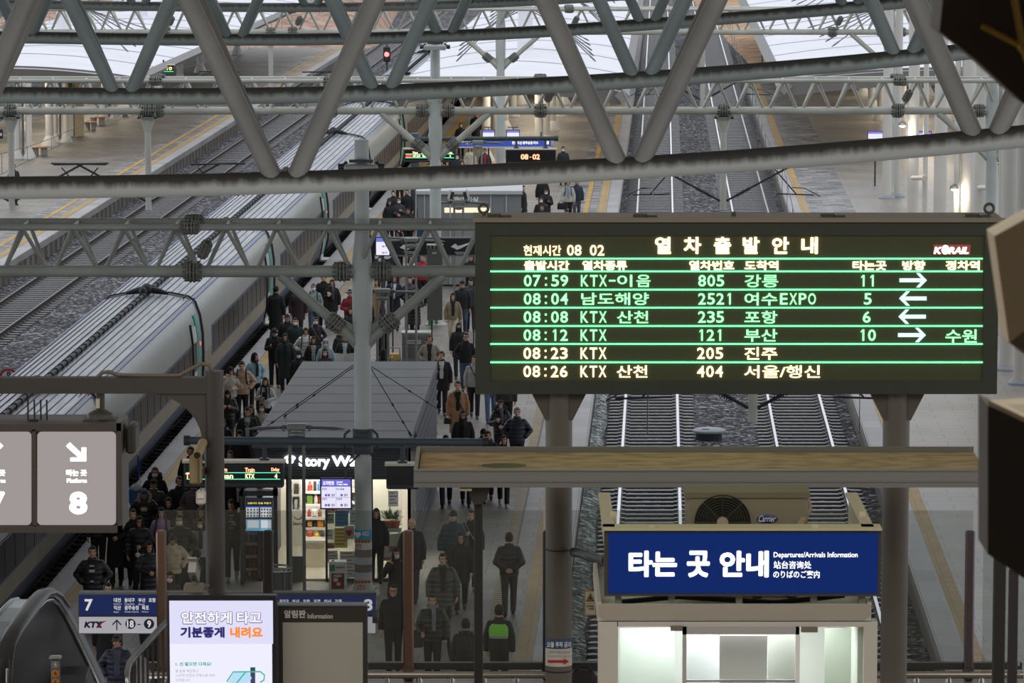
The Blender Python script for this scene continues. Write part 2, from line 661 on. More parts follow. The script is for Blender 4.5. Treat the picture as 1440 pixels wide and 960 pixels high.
# wet gravel strip at the crowded platform's foot; light glint painted as paler colour
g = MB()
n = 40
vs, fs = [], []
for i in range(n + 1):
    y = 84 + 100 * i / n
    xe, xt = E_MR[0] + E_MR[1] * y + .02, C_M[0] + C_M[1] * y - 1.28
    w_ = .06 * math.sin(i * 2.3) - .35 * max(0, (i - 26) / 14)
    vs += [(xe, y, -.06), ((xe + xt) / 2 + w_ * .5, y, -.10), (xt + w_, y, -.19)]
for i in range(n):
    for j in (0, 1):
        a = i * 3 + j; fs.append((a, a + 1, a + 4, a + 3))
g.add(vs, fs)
thing('gravel', g, gravel_mat('glint_painted_gravel', '#3f4442', '#8b9490', '#dfe6e2', 9.0), 'strip of gravel painted paler as a light glint along the foot of the crowded platform beside the open track', 'gravel', kind='stuff', smooth=False)
# low dark concrete drain cover between the two open tracks
q = P(997, 617, -0.2)
dc = MB()
dc.loft([(q.x, q.y, -.2, .36, .36), (q.x, q.y, .0, .36, .36)], 28)
r_ = empty('drain_cover', (q.x, q.y, -.2), 'round blue-grey cover on the ballast between the open tracks', 'cover')
part('collar', dc, mat('#3d3f42', .7), r_)
dc = MB(); dc.loft([(q.x, q.y, .0, .47, .47), (q.x, q.y, .05, .46, .46), (q.x, q.y, .08, .40, .40)], 32)
dc.box((q.x - .1, q.y - .1, .09), (.2, .03, .02), .2)
part('lid', dc, mat('#7d878f', .4), r_)

# ---- banks of dry earth beyond the platform ends
def bank(name, label, x0, x1, y0, y1, h, col):
    mb = MB()
    nx, ny = 24, 10
    vs, fs = [], []
    for j in range(ny + 1):
        for i in range(nx + 1):
            t = j / ny
            e = math.sin(min(1, t * 1.3) * PI / 2) * math.sin(PI * min(1, max(0, (i / nx) * 1.0)) ) ** .35 if 0 < i < nx else 0
            vs.append((x0 + (x1 - x0) * i / nx, y0 + (y1 - y0) * t, -.25 + h * e * (1 + .12 * math.sin(i * 1.7 + j))))
    for j in range(ny):
        for i in range(nx):
            a = j * (nx + 1) + i
            fs.append((a, a + 1, a + nx + 2, a + nx + 1))
    mb.add(vs, fs)
    m, nt, b = nodes_mat('dry_earth')
    N, L = nt.nodes.new, nt.links.new
    tc = N('ShaderNodeTexCoord'); n = N('ShaderNodeTexNoise'); n.inputs['Scale'].default_value = .8; n.inputs['Detail'].default_value = 8
    L(tc.outputs['Object'], n.inputs['Vector'])
    cr = N('ShaderNodeValToRGB'); cr.color_ramp.elements[0].position = .35; cr.color_ramp.elements[1].position = .65
    cr.color_ramp.elements[0].color = C(col[0]); cr.color_ramp.elements[1].color = C(col[1])
    L(n.outputs[0], cr.inputs[0]); L(cr.outputs[0], b.inputs['Base Color']); b.inputs['Roughness'].default_value = .9
    structure(name, mb, m, label, smooth=True)
bank('ground', 'bank of dry tan earth beyond the end of the benched platform', -40, -9.5, 300, 380, 5.0, ('#8c7061', '#c0a08a'))
bank('ground', 'strip of tan dry ground beyond the open tracks', 15.7, 27, 268.5, 400, .7, ('#9a7a58', '#c9a883'))

# ================================================================== passenger train
def tcx(Y): return C_T[0] + C_T[1] * Y
T_ANG = -math.atan(C_T[1])
def roof_mat():
    m, nt, b = nodes_mat('train_roof_panels')
    N, L = nt.nodes.new, nt.links.new
    tc = N('ShaderNodeTexCoord')
    n = N('ShaderNodeTexNoise'); n.inputs['Scale'].default_value = 1.0; n.inputs['Detail'].default_value = 6
    mp = N('ShaderNodeMapping'); mp.inputs['Scale'].default_value = (9, .7, 1)
    L(tc.outputs['Object'], mp.inputs[0]); L(mp.outputs[0], n.inputs['Vector'])
    cr = N('ShaderNodeValToRGB'); cr.color_ramp.elements[0].position = .3; cr.color_ramp.elements[1].position = .72
    cr.color_ramp.elements[0].color = C('#777b82'); cr.color_ramp.elements[1].color = C('#a5a9b1')
    L(n.outputs[0], cr.inputs[0]); L(cr.outputs[0], b.inputs['Base Color'])
    b.inputs['Roughness'].default_value = .32; b.inputs['Metallic'].default_value = .25
    return m
M_TROOF = roof_mat()
M_TSIDE = mat('#8f938d', .35, noise=.06, nscale=1.5)
M_TBAND = mat('#3f4763', .35)
M_TLOW = mat('#87806e', .4, noise=.1, nscale=1.2)
M_TBLUE = mat('#51669a', .35)
M_TDARK = mat('#1c1d20', .6)
M_TGLASS = mat('#241f1b', .3, spec=.25)
M_TEAL = mat('#1f9c8d', .4)
M_SKIRT = mat('#3f4557', .5)
train = empty('passenger_train', (tcx(92), 92, -0.2), 'long grey and blue high-speed passenger train standing at the crowded platform', 'train')
# cross-section of the car body (x to the platform side, z)
SEC = [(-1.36, .62), (-1.47, 1.1), (-1.485, 1.75), (-1.47, 2.35), (-1.40, 2.85), (-1.27, 3.22), (-1.1, 3.36), (-.6, 3.46), (0, 3.5),
       (.6, 3.46), (1.1, 3.36), (1.27, 3.22), (1.40, 2.85), (1.47, 2.35), (1.485, 1.75), (1.47, 1.1), (1.36, .62)]
def side_x(z):
    s = SEC[8:]
    for (x0, z0), (x1, z1) in zip(s, s[1:]):
        if z1 <= z <= z0:
            return x0 + (x1 - x0) * (z - z0) / (z1 - z0)
    return 1.3
def train_car(Y0, Lc=19.0):
    """carriage whose near end is at Y0; local y runs along the car"""
    o_loc = Vector((tcx(Y0), Y0, 0)) - wloc(train)
    def place(o):
        o.location = o_loc
        o.rotation_euler = (0, 0, T_ANG)
        return o
    mb = MB()
    vs, fs, ms = [], [], []
    k = len(SEC)
    ys = [0, Lc]
    for y in ys:
        vs += [(x, y, z) for x, z in SEC]
    for j in range(k - 1):
        fs.append((j, j + 1, k + j + 1, k + j))
        zz = (SEC[j][1] + SEC[j + 1][1]) / 2
        ms.append(1 if zz > 3.3 else (2 if zz < 1.5 else 0))
    fs.append((k - 1, 0, k, 2 * k - 1)); ms.append(2)
    fs.append(tuple(range(k))); ms.append(3)
    fs.append(tuple(reversed(range(k, 2 * k)))); ms.append(3)
    mb.v, mb.f, mb.m = vs, fs, ms
    body = place(lpart('carriage', mb, [M_TSIDE, M_TROOF, M_TLOW, M_TDARK], train, ang=50))
    def sub(name, m_, mats, lab=None, smooth=True):
        return lpart(name, m_, mats, body, lab, smooth)
    # dark joint lines between the roof sheets
    rs = MB()
    for i in range(13):
        x = -1.14 + 2.28 * i / 12
        if abs(x) < .1: continue
        zt = 3.5 - .14 * (abs(x) / 1.1) ** 2
        rs.box((x, Lc / 2, zt + .006), (.014, Lc - .5, .02))
    sub('roof_rib', rs, mat('#55585e', .6), 'dark joint lines along the roof', False)
    cb = MB()
    cb.tube((.0, .1, 3.56), (.0, Lc - .1, 3.56), .05, n=8)
    for i in range(24):
        cb.tube((0, .5 + i * (Lc - 1) / 23, 3.56), (0, .5 + i * (Lc - 1) / 23 + .09, 3.56), .075, n=8)
    sub('roof_cable', cb, M_TDARK, 'black high-voltage cable along the roof')
    # blue cornice line on both sides
    cl = MB()
    for s in (-1, 1):
        cl.path([(s * 1.215, .05, 3.295), (s * 1.215, Lc - .05, 3.295)], .04, 8)
    sub('cornice_stripe', cl, M_TBLUE, 'blue stripe under the roof edge')
    # window band and windows on the platform side, set into the curved wall
    def panel(mb_, y0, y1, z0, z1, out):
        zs = [z0 + (z1 - z0) * i / 8 for i in range(9)]
        vs = []
        for y in (y0, y1):
            for z in zs:
                vs.append((side_x(z) + out, y, z))
            for z in reversed(zs):
                vs.append((side_x(z) - .05, y, z))
        n = 18
        fs = [tuple(range(n)), tuple(reversed(range(n, 2 * n)))] + [(i, i + n, (i + 1) % n + n, (i + 1) % n) for i in range(n)]
        mb_.add(vs, fs)
    bd = MB(); panel(bd, 2.1, Lc - .35, 1.44, 2.32, .012); sub('window_band', bd, M_TBAND, 'slate-blue band along the windows')
    wm = MB(); panel(wm, -.56, .56, 1.50, 2.26, .022)
    wme = wm.mesh('window', M_TGLASS, (0, 0, 0), True, 40)
    for i in range(12):
        w = bpy.data.objects.new('window', wme); COL.objects.link(w); w.parent = body
        w.location = (0, 3.0 + i * 1.26, 0)
    sk = MB(); panel(sk, .1, Lc - .1, .62, .98, .012); sub('skirt_stripe', sk, M_SKIRT, 'dark blue stripe along the bottom of the body')
    # door near the far end with its teal edge, a step, and a red lamp
    dr = MB(); panel(dr, Lc - 1.95, Lc - 1.05, .72, 2.72, .03)
    d = sub('door', dr, mat('#b9bab5', .4))
    fr = MB()
    panel(fr, Lc - 2.10, Lc - 1.96, .66, 2.86, .05)
    lpart('door_seal', fr, M_TDARK, body)
    te = MB(); panel(te, Lc - 1.04, Lc - .62, .66, 3.0, .045); sub('door_edge', te, M_TEAL, 'teal stripe beside the door')
    dg = MB(); panel(dg, Lc - 1.75, Lc - 1.25, 1.5, 2.3, .04); sub('door_window', dg, M_TGLASS)
    lm = MB(); lm.ell((side_x(1.95) + .02, Lc - .42, 2.15), (.03, .06, .06), 10, 6); sub('door_lamp', lm, glow((1, .08, .06), 2.0), 'small red lamp beside the door')
    st = MB(); st.box((1.58, Lc - 1.5, .5), (.42, .95, .06)); st.box((1.40, Lc - 1.5, .57), (.06, .95, .2)); sub('door_step', st, mat('#c9c8c2', .5))
    # rooftop clamp of the high-voltage line at the far end
    cp = MB()
    cp.ell((0, Lc - .35, 3.66), (.17, .22, .17), 14, 8)
    cp.ell((-.05, Lc - .75, 3.62), (.12, .12, .14), 12, 8)
    for s in (-1, 1):
        cp.path([(s * .1, Lc - .35, 3.66), (s * .35, Lc - .3, 3.6), (s * .6, Lc - .28, 3.53)], [.09, .08, .035], 8)
    sub('roof_connector', cp, M_TDARK, 'black cable joint on the roof')
    # underframe, bogies and wheels
    uf = MB(); uf.box((0, Lc / 2, .5), (2.3, Lc - 3.5, .4)); sub('underframe', uf, M_TDARK, None, False)
    for yb in (2.4, Lc - 2.4):
        bg_ = MB(); bg_.bbox((0, yb, .42), (2.3, 2.6, .36), .06)
        for yw in (-.9, .9):
            for s in (-1, 1):
                bg_.tube((s * .80, yb + yw, .44), (s * .66, yb + yw, .44), .43, n=20)
        sub('bogie', bg_, M_TDARK)
    # folded rubber gangway to the next car
    gw = MB()
    for i in range(3):
        k = 1.0 if i % 2 == 0 else .975
        n2 = [(x * k, Lc + .02 + i * .11, z * k + .03) for x, z in SEC]
        gw.prism(n2, (0, .10, 0))
    gm = MB(); gm.path([(x * 1.012, Lc + .18, z * 1.004 + .012) for x, z in SEC], .05, 8)
    sub('gangway', gw, mat('#8d9096', .6))
    sub('gangway_seal', gm, M_TDARK, 'black rubber ring at the joint of two cars')
    hd = MB()
    for z_, in ((.0,),):
        hd.path([(1.05, Lc - .5, 3.40), (1.05, Lc - .5, 3.46), (1.05, Lc - .15, 3.46), (1.05, Lc - .15, 3.40)], .018, 6)
    sub('grab_handle', hd, M_TDARK)
for i, Y0 in enumerate([80.9, 100.25, 119.6, 138.95, 158.3, 177.65, 197.0, 216.35, 235.7]):
    train_car(Y0)
# ================================================================== the hall the viewer stands in
b = MB(); b.box2((-45, -14, 22.0), (45, 44, 22.6)); b.box2((-45, 44, 24.0), (45, 112, 24.6))
structure('ceiling', b, mat('#b3ada3', .8), 'roof over the concourse hall and the near end of the platforms')
b = MB(); b.box2((-45, -14.6, 0), (45, -14, 22))
structure('wall_back', b, mat('#a59c90', .8), 'back wall of the concourse hall')
b = MB()
ZF = 9.1
b.box2((-2.95, -14, ZF - .9), (45, 39.15, ZF))
b.box2((-45, -14, ZF - .9), (-2.95, 36.9, ZF))
structure('floor', b, tile_mat('concourse_floor', '#b3a794', '#a99c89', '#8a8072', .6, .6, .3, .006, .1, 0), 'tan tiled floor of the concourse behind the glass railing')
b = MB()
b.box2((-45, 38.2, 0.0), (-44, 39, ZF - .9)); b.box2((44, 38.2, 0), (45, 39, ZF - .9))
for x in (-30, -16, 16, 30):
    b.box2((x - .4, 36, -.2), (x + .4, 36.8, ZF - .9))
structure('wall_front', b, mat('#8f8a84', .8), 'piers carrying the concourse floor')

# ================================================================== big curved roof trusses
M_T1 = dirty_steel('truss_paint_near', '#93928a', '#2e2c29', .95, 1.5)
M_T2 = dirty_steel('truss_paint', '#98a09a', '#35362f', .92, 1.5)
M_W1 = mat('#6f6b64', .5, noise=.18, nscale=1.2)
M_W2 = mat('#7d8783', .5, noise=.15, nscale=1.2)
def interp(pts, x):
    if x <= pts[0][0]:
        (x0, y0), (x1, y1) = pts[0], pts[1]
    elif x >= pts[-1][0]:
        (x0, y0), (x1, y1) = pts[-2], pts[-1]
    else:
        for (x0, y0), (x1, y1) in zip(pts, pts[1:]):
            if x0 <= x <= x1:
                break
    return y0 + (y1 - y0) * (x - x0) / (x1 - x0)
def smooth_curve(pts, x):
    # average of neighbouring samples rounds the corners of the measured polyline
    return sum(interp(pts, x + d) for d in (-90, -45, 0, 45, 90)) / 5
def roof_truss(Y, pts, nodes, r, rw, mchord, mweb, label):
    root = empty('roof_truss', D(720, smooth_curve(pts, 720), Y), label, 'truss', 'curved tubular roof trusses')
    mb = MB()
    line = []
    for i in range(-10, 40):
        px = i * 50.0
        p = D(px, smooth_curve(pts, px), Y)
        line.append(p)
    mb.path(line, r, 20)
    part('bottom_chord', mb, mchord, root, 'grey steel tube stained black along its top')
    half, H, dy = 2.42, 5.1, 1.15
    tops = []
    for n in nodes:
        c = D(n, smooth_curve(pts, n), Y)
        for sx in (-1, 1):
            for sy in (-1, 1):
                w = MB()
                a = c + Vector((sx * .17, 0, r * .6))
                e = c + Vector((sx * half, sy * dy, H))
                w.tube(a, e, rw, n=16)
                part('diagonal_tube', w, mweb, root)
    for sy in (-1, 1):
        t = MB()
        pp = []
        for n in nodes:
            c = D(n, smooth_curve(pts, n), Y)
            pp += [c + Vector((-half, sy * dy, H)), c + Vector((half, sy * dy, H))]
        t.path(pp, r * .85, 14)
        part('top_chord', t, mchord, root)
    return root
P1 = [(-600, 262), (0, 264.5), (240, 261), (480, 254.5), (720, 245), (960, 232), (1200, 214), (1440, 192), (1900, 140)]
P2 = [(-600, 128), (0, 133.5), (240, 136), (480, 133), (720, 123), (960, 108.5), (1200, 89), (1440, 64), (1900, 10)]
P3 = [(-600, 46), (0, 52), (240, 56), (480, 55.5), (720, 47.5), (960, 31), (1200, 11), (1440, -14), (1900, -70)]
P4 = [(-600, 0), (0, 5), (240, 10), (480, 11), (720, 4), (960, -11), (1200, -30), (1440, -55), (1900, -110)]
roof_truss(60, P1, [-572, -85, 400, 885, 1385, 1880], .160, .138, M_T1, M_W1, 'nearest big roof truss, its stained tube sweeping across above the departure board')
roof_truss(79, P2, [-560, -194, 172, 537, 902, 1270, 1640], .155, .128, M_T2, M_W2, 'second big roof truss, just behind the one above the departure board')
roof_truss(98, P3, [-255, 35, 330, 625, 910, 1195, 1490], .14, .12, M_T2, M_W2, 'third big roof truss, crossing the top of the view behind two nearer ones')
roof_truss(117, P4, [-288, -46, 195, 437, 680, 925, 1170, 1410], .128, .11, M_T2, M_W2, 'fourth and farthest big roof truss, its tube cut by the top edge of the view')

# ================================================================== lattice portals for the overhead line
M_P = mat('#9a9d95', .5, noise=.22, nscale=1.1)
M_PC = mat('#b3bab6', .5, noise=.18, nscale=.9)
M_PW = mat('#b2b3a9', .5, noise=.15, nscale=1.2)
M_FL = mat('#75776f', .6, noise=.2, nscale=8)
M_BLK = mat('#23282a', .6)
def flange(root, c, axis, r=.24, mb=None):
    m_ = MB()
    c = Vector(c); axis = Vector(axis).normalized()
    for o in (-.10, -.04, .04, .10):
        m_.tube(c + axis * (o - .018), c + axis * (o + .018), r if abs(o) < .06 else r * .9, n=18)
    s = axis.orthogonal().normalized(); t = axis.cross(s)
    for k in range(8):
        a = 2 * PI * k / 8
        d = (s * math.cos(a) + t * math.sin(a)) * r * .82
        m_.tube(c - axis * .17 + d, c + axis * .17 + d, .022, n=6)
        m_.tube(c - axis * .2 + d * .7, c + axis * .2 + d * .7, .03, n=6)
    part('flange_coupling', m_, M_FL, root)
def portal(Y, cols, drops, x0, x1, flanges, mm, label, phase=0.0, arms=None):
    zb, zt, dy = 7.44, 8.43, .62
    root = empty('catenary_portal', (cols[0] if cols else 0, Y, ZP), label, 'gantry', 'lattice gantries over the tracks')
    b = MB(); b.tube((x0, Y, zb), (x1, Y, zb), .125, n=16); part('bottom_chord', b, mm, root)
    for s in (-1, 1):
        b = MB(); b.tube((x0, Y + s * dy, zt), (x1, Y + s * dy, zt), .07, n=12); part('top_chord', b, mm, root)
        w = MB()
        x = x0 + phase
        while x < x1 - 1:
            w.tube((x + .09, Y, zb + .06), (x + .53, Y + s * dy, zt), .042, n=8)
            w.tube((x - .09, Y, zb + .06), (x - .53, Y + s * dy, zt), .042, n=8)
            x += 1.06
        part('lattice_bracing', w, mm, root)
    b = MB(); b.tube((0, -dy, zt), (0, dy, zt), .035, n=8)
    tie = b.mesh('cross_tie', mm)
    x = x0 + phase + .53
    while x < x1:
        o = bpy.data.objects.new('cross_tie', tie); COL.objects.link(o); o.parent = root
        o.location = Vector((x, Y, 0)) - wloc(root); x += 1.06
    for f in flanges:
        flange(root, (f, Y, zb), (1, 0, 0))
        for s in (-1, 1):
            flange(root, (f, Y + s * dy, zt), (1, 0, 0), .16)
        flange(root, (f + .28, Y - dy * .5, (zb + zt) / 2), (.45, -.6, 1), .13)
    for cx in cols:
        c = MB()
        c.path([(cx, Y, ZP), (cx, Y, 5.2), (cx, Y, 5.9), (cx, Y, 6.4), (cx, Y, 7.0), (cx, Y, 7.7), (cx, Y, 8.2), (cx, Y, 10.2)], [.18, .18, .17, .205, .215, .205, .155, .15], 20)
        part('column', c, M_PC, root, 'pale grey-green steel column')
        bs = MB(); bs.loft([(cx, Y, ZP, .34, .34), (cx, Y, ZP + .05, .34, .34), (cx, Y, ZP + .06, .24, .24), (cx, Y, ZP + .3, .19, .19)], 20)
        part('column_base', bs, M_PC, root)
        for s in (-1, 1):
            st = MB()
            a = Vector((cx + s * .12, Y, 5.95)); e = Vector((cx + s * 1.72, Y, 7.36))
            st.tube(a, e, .105, n=14)
            # gusset at the foot of the strut
            g_ = Vector((cx + s * .1, Y - .012, 5.75))
            st.prism([(cx + s * .1, Y - .02, 5.72), (cx + s * .1, Y - .02, 6.25), (cx + s * .62, Y - .02, 6.55), (cx + s * .62, Y - .02, 6.33)], (0, .04, 0))
            part('strut', st, mm, root)
            flange(root, a + (e - a) * .28, e - a, .19)
            flange(root, (cx + s * .42, Y, zb), (1, 0, 0), .22)
    for dx in drops:
        d = MB()
        d.tube((dx, Y, 4.25), (dx, Y, 7.1), .10, n=14)
        d.loft([(dx, Y, 6.75, .10, .10), (dx, Y, 7.12, .22, .2), (dx, Y, 7.2, .24, .2)], 8)
        dp = part('drop_post', d, M_PW, root)
        f = MB(); f.box((dx, Y, 7.22), (.62, .5, .06)); f.box((dx - .26, Y, 7.3), (.07, .5, .2)); f.box((dx + .26, Y, 7.3), (.07, .5, .2))
        part('mounting_clamp', f, M_FL, root)
        flange(root, (dx, Y, zb), (1, 0, 0), .22)
        for s in (-1, 1):
            a = MB()
            a.tube((dx + s * .1, Y, 4.55), (dx + s * 2.3, Y, 5.75), .035, n=8)           # raking strut
            a.tube((dx + s * 1.35, Y - .02, 5.72), (dx + s * 3.1, Y, 5.75), .03, n=8)     # steady tube
            a.tube((dx + s * 1.6, Y, 5.62), (dx + s * 2.35, Y, 4.75), .022, n=8)
            a.tube((dx + s * 1.7, Y, 4.78), (dx + s * 2.9, Y, 4.74), .022, n=8)           # registration arm
            a.path([(dx + s * 2.2, Y, 4.98), (dx + s * 2.6, Y, 4.96), (dx + s * 3.1, Y, 4.7)], .016, 6)
            for k in range(9):
                q = Vector((dx + s * (.42 + k * .05), Y, 4.72 + k * .0273))
                a.tube(q, q + Vector((s * .02, 0, .011)), .07, n=10)
            part('registration_arm', a, M_BLK, dp)
    return root
def PX(px, Y): return (px - 720) / F * Y
portal(89, [PX(508, 89)], [PX(1062, 89)], -24, 20, [PX(268, 89), PX(-160, 89)], M_P, 'nearest lattice gantry, carried by the column in front of the lit shop', .55)
portal(136, [PX(612, 136), PX(1396, 136)], [PX(14, 136), PX(207, 136), PX(1018, 136)], -26, 22, [PX(465, 136), PX(760, 136), PX(1263, 136), PX(221, 136)], M_PW, 'second lattice gantry, passing just behind the nearest big roof tube', .2)
portal(183, [PX(704, 183), PX(1253, 183)], [PX(381, 183), PX(988, 183)], -34, 28, [PX(233, 183), PX(800, 183), PX(1170, 183), PX(412, 183)], M_PW, 'farthest lattice gantry, in front of the white canopy roofs', .4)

# square lamp head clamped to the top of the nearest column
q = Vector((PX(508, 89), 89, 9.3))
for (cx, Y, zt) in ((PX(508, 89), 89, 9.64), (PX(612, 136), 136, 9.47)):
    r_ = empty('floodlight', (cx, Y - .2, zt), 'dark floodlight bracket clamped round the %s' % ('gantry column above the lit shop' if Y < 100 else 'gantry column above the hanging platform signs'), 'light', 'floodlights on the gantry columns')
    m_ = MB(); m_.bbox((cx, Y - .36, zt), (.70, .34, .16), .03); m_.box((cx, Y - .54, zt - .02), (.58, .03, .1)); part('lamp_housing', m_, mat('#9ea39f', .5), r_)
    m_ = MB()
    m_.box((cx, Y - .25, zt + .14), (.5, .12, .06)); m_.tube((cx - .44, Y - .2, zt - .02), (cx - .3, Y - .2, zt + .12), .035, n=8); m_.tube((cx + .44, Y - .2, zt - .02), (cx + .3, Y - .2, zt + .12), .035, n=8)
    m_.tube((cx - .48, Y - .28, zt + .02), (cx - .36, Y - .28, zt + .02), .07, n=10); m_.tube((cx + .36, Y - .28, zt + .02), (cx + .48, Y - .28, zt + .02), .07, n=10)
    part('bracket', m_, mat('#33373a', .5), r_)

# ---- overhead wires with droppers, one set per track
M_WIRE = mat('#2a2d2f', .5)
def wires(label, fX, Y0, Y1, zc=4.75):
    mb = MB()
    ys = [Y0 + i * 5.2 for i in range(int((Y1 - Y0) / 5.2) + 1)]
    mb.path([(fX(y) , y, zc) for y in ys], .012, 5)
    mz = []
    for y in ys:
        t = ((y - 89) % 47) / 47
        mz.append((fX(y), y, zc + .35 + .75 * (2 * t - 1) ** 2))
    mb.path(mz, .012, 5)
    for y, m_ in zip(ys, mz):
        mb.tube((m_[0], y, zc), m_, .008, n=4, cap=False)
    thing('overhead_wire', mb, M_WIRE, label, 'wire', 'overhead wires with droppers')
wires('overhead wire with droppers hanging above the track beside the crowded platform', lambda Y: C_M[0] + C_M[1] * Y, 84, 330)
wires('overhead wire with droppers hanging over the track next to the white columns', lambda Y: C_R[0] + C_R[1] * Y, 84, 330)
wires('overhead wire with droppers hanging above the empty track', X_L, 128, 330)
wires('overhead wire with droppers far over the platform with benches', lambda Y: X_L(Y) - 14.5, 150, 330)

# ================================================================== white column cluster at the right
M_COL = mat('#c9c7c0', .45, noise=.08, nscale=.8)
M_COLW = mat('#d8d2c4', .45)
def pillar(px, ybase, r, ytop, label, group=None, mm=M_COL, cap=False):
    q = P(px, ybase, ZP)
    zt = min(15.0, D(px, ytop, q.y).z)
    root = empty('steel_column', (q.x, q.y, ZP), label, 'column', group)
    m_ = MB(); m_.tube((q.x, q.y, ZP), (q.x, q.y, zt), r, n=22); part('shaft', m_, mm, root)
    m_ = MB(); m_.loft([(q.x, q.y, ZP, r + .16, r + .16), (q.x, q.y, ZP + .06, r + .15, r + .15), (q.x, q.y, ZP + .16, r + .03, r + .03)], 20); part('base_plate', m_, mat('#8e9499', .5), root)
    return root
PIL = [
    (1247, 279, .20, -30, 'slim pale column with a grey foot, standing farthest up the platform of white columns'),
    (1262, 277, .16, -20, 'thin pale column right behind the slim one with a grey foot'),
    (1283, 330, .215, -60, 'pale column left of the small lit lamps, third from the benchless platform side'),
    (1300, 335, .10, 60, 'thin grey post beside the pale column with cross bars'),
    (1321, 352, .245, -80, 'thick pale column lit from below near the right edge of the board'),
    (1344, 372, .11, 40, 'thin post carrying a small bright lamp among the white columns'),
    (1359, 372, .245, -80, 'thick pale column standing behind the bright lamp post'),
    (1377, 420, .235, 60, 'cream column joined by a short bar to a thinner post'),
    (1396, 430, .10, 100, 'thinner post joined by a short bar to the cream column'),
    (1417, 520, .265, 50, 'thick white column rising behind the right end of the departure board'),
    (1436, 540, .23, 60, 'white column at the far right edge behind the cream hanging block'),
    (1405, 470, .09, 200, 'thin pipe between two thick white columns at the far right'),
]
PR = {}
for px, yb, r, yt, lab in PIL:
    PR[px] = pillar(px, yb, r, yt, lab, 'white steel columns')
# short horizontal bars reaching from one column to the next
for owner, a, b_ in ((1283, D(1283, 250, 164.3), D(1301, 250, 163)), (1377, D(1377, 264, 143.1), D(1397, 264, 141.2)), (1417, D(1400, 314, 125.2), D(1462, 314, 125.2))):
    m_ = MB(); m_.tube(a, b_, .085, n=12); m_.tube(b_ - (b_ - a).normalized() * .12, b_, .12, n=12)
    part('tie_bar', m_, M_COLW, PR[owner])
# small lit lamps on thin posts
for (x, y, yb, lab) in ((1269, 174, 330, 'small bright lamp behind the slim columns'), (1342, 263, 372, 'small bright lamp on the thin post among thick columns')):
    q = P(x, yb, ZP)
    c = D(x, y, q.y - .3)
    root = empty('spot_lamp', c, lab, 'lamp', 'small lamps among the white columns')
    m_ = MB(); m_.loft([(c.x, c.y, c.z - .06, .17, .17), (c.x, c.y, c.z + .05, .15, .15), (c.x, c.y, c.z + .12, .05, .05)], 16); part('lamp_shade', m_, mat('#6f7472', .4), root)
    m_ = MB(); m_.ell((c.x, c.y - .02, c.z - .07), (.12, .12, .07), 14, 8); part('bulb', m_, glow((1, .88, .66), 9), root)
    m_ = MB(); m_.tube((c.x, c.y + .05, c.z), (c.x, q.y, c.z - .1), .03, n=8); part('bracket', m_, mat('#6f7472', .4), root)
    d_ = bpy.data.lights.new('spot_lamp_light', 'POINT'); d_.energy = 60; d_.color = (1, .84, .62); d_.shadow_soft_size = .15
    o = bpy.data.objects.new('spot_lamp_light', d_); COL.objects.link(o); o.location = c + Vector((0, -.25, -.3))

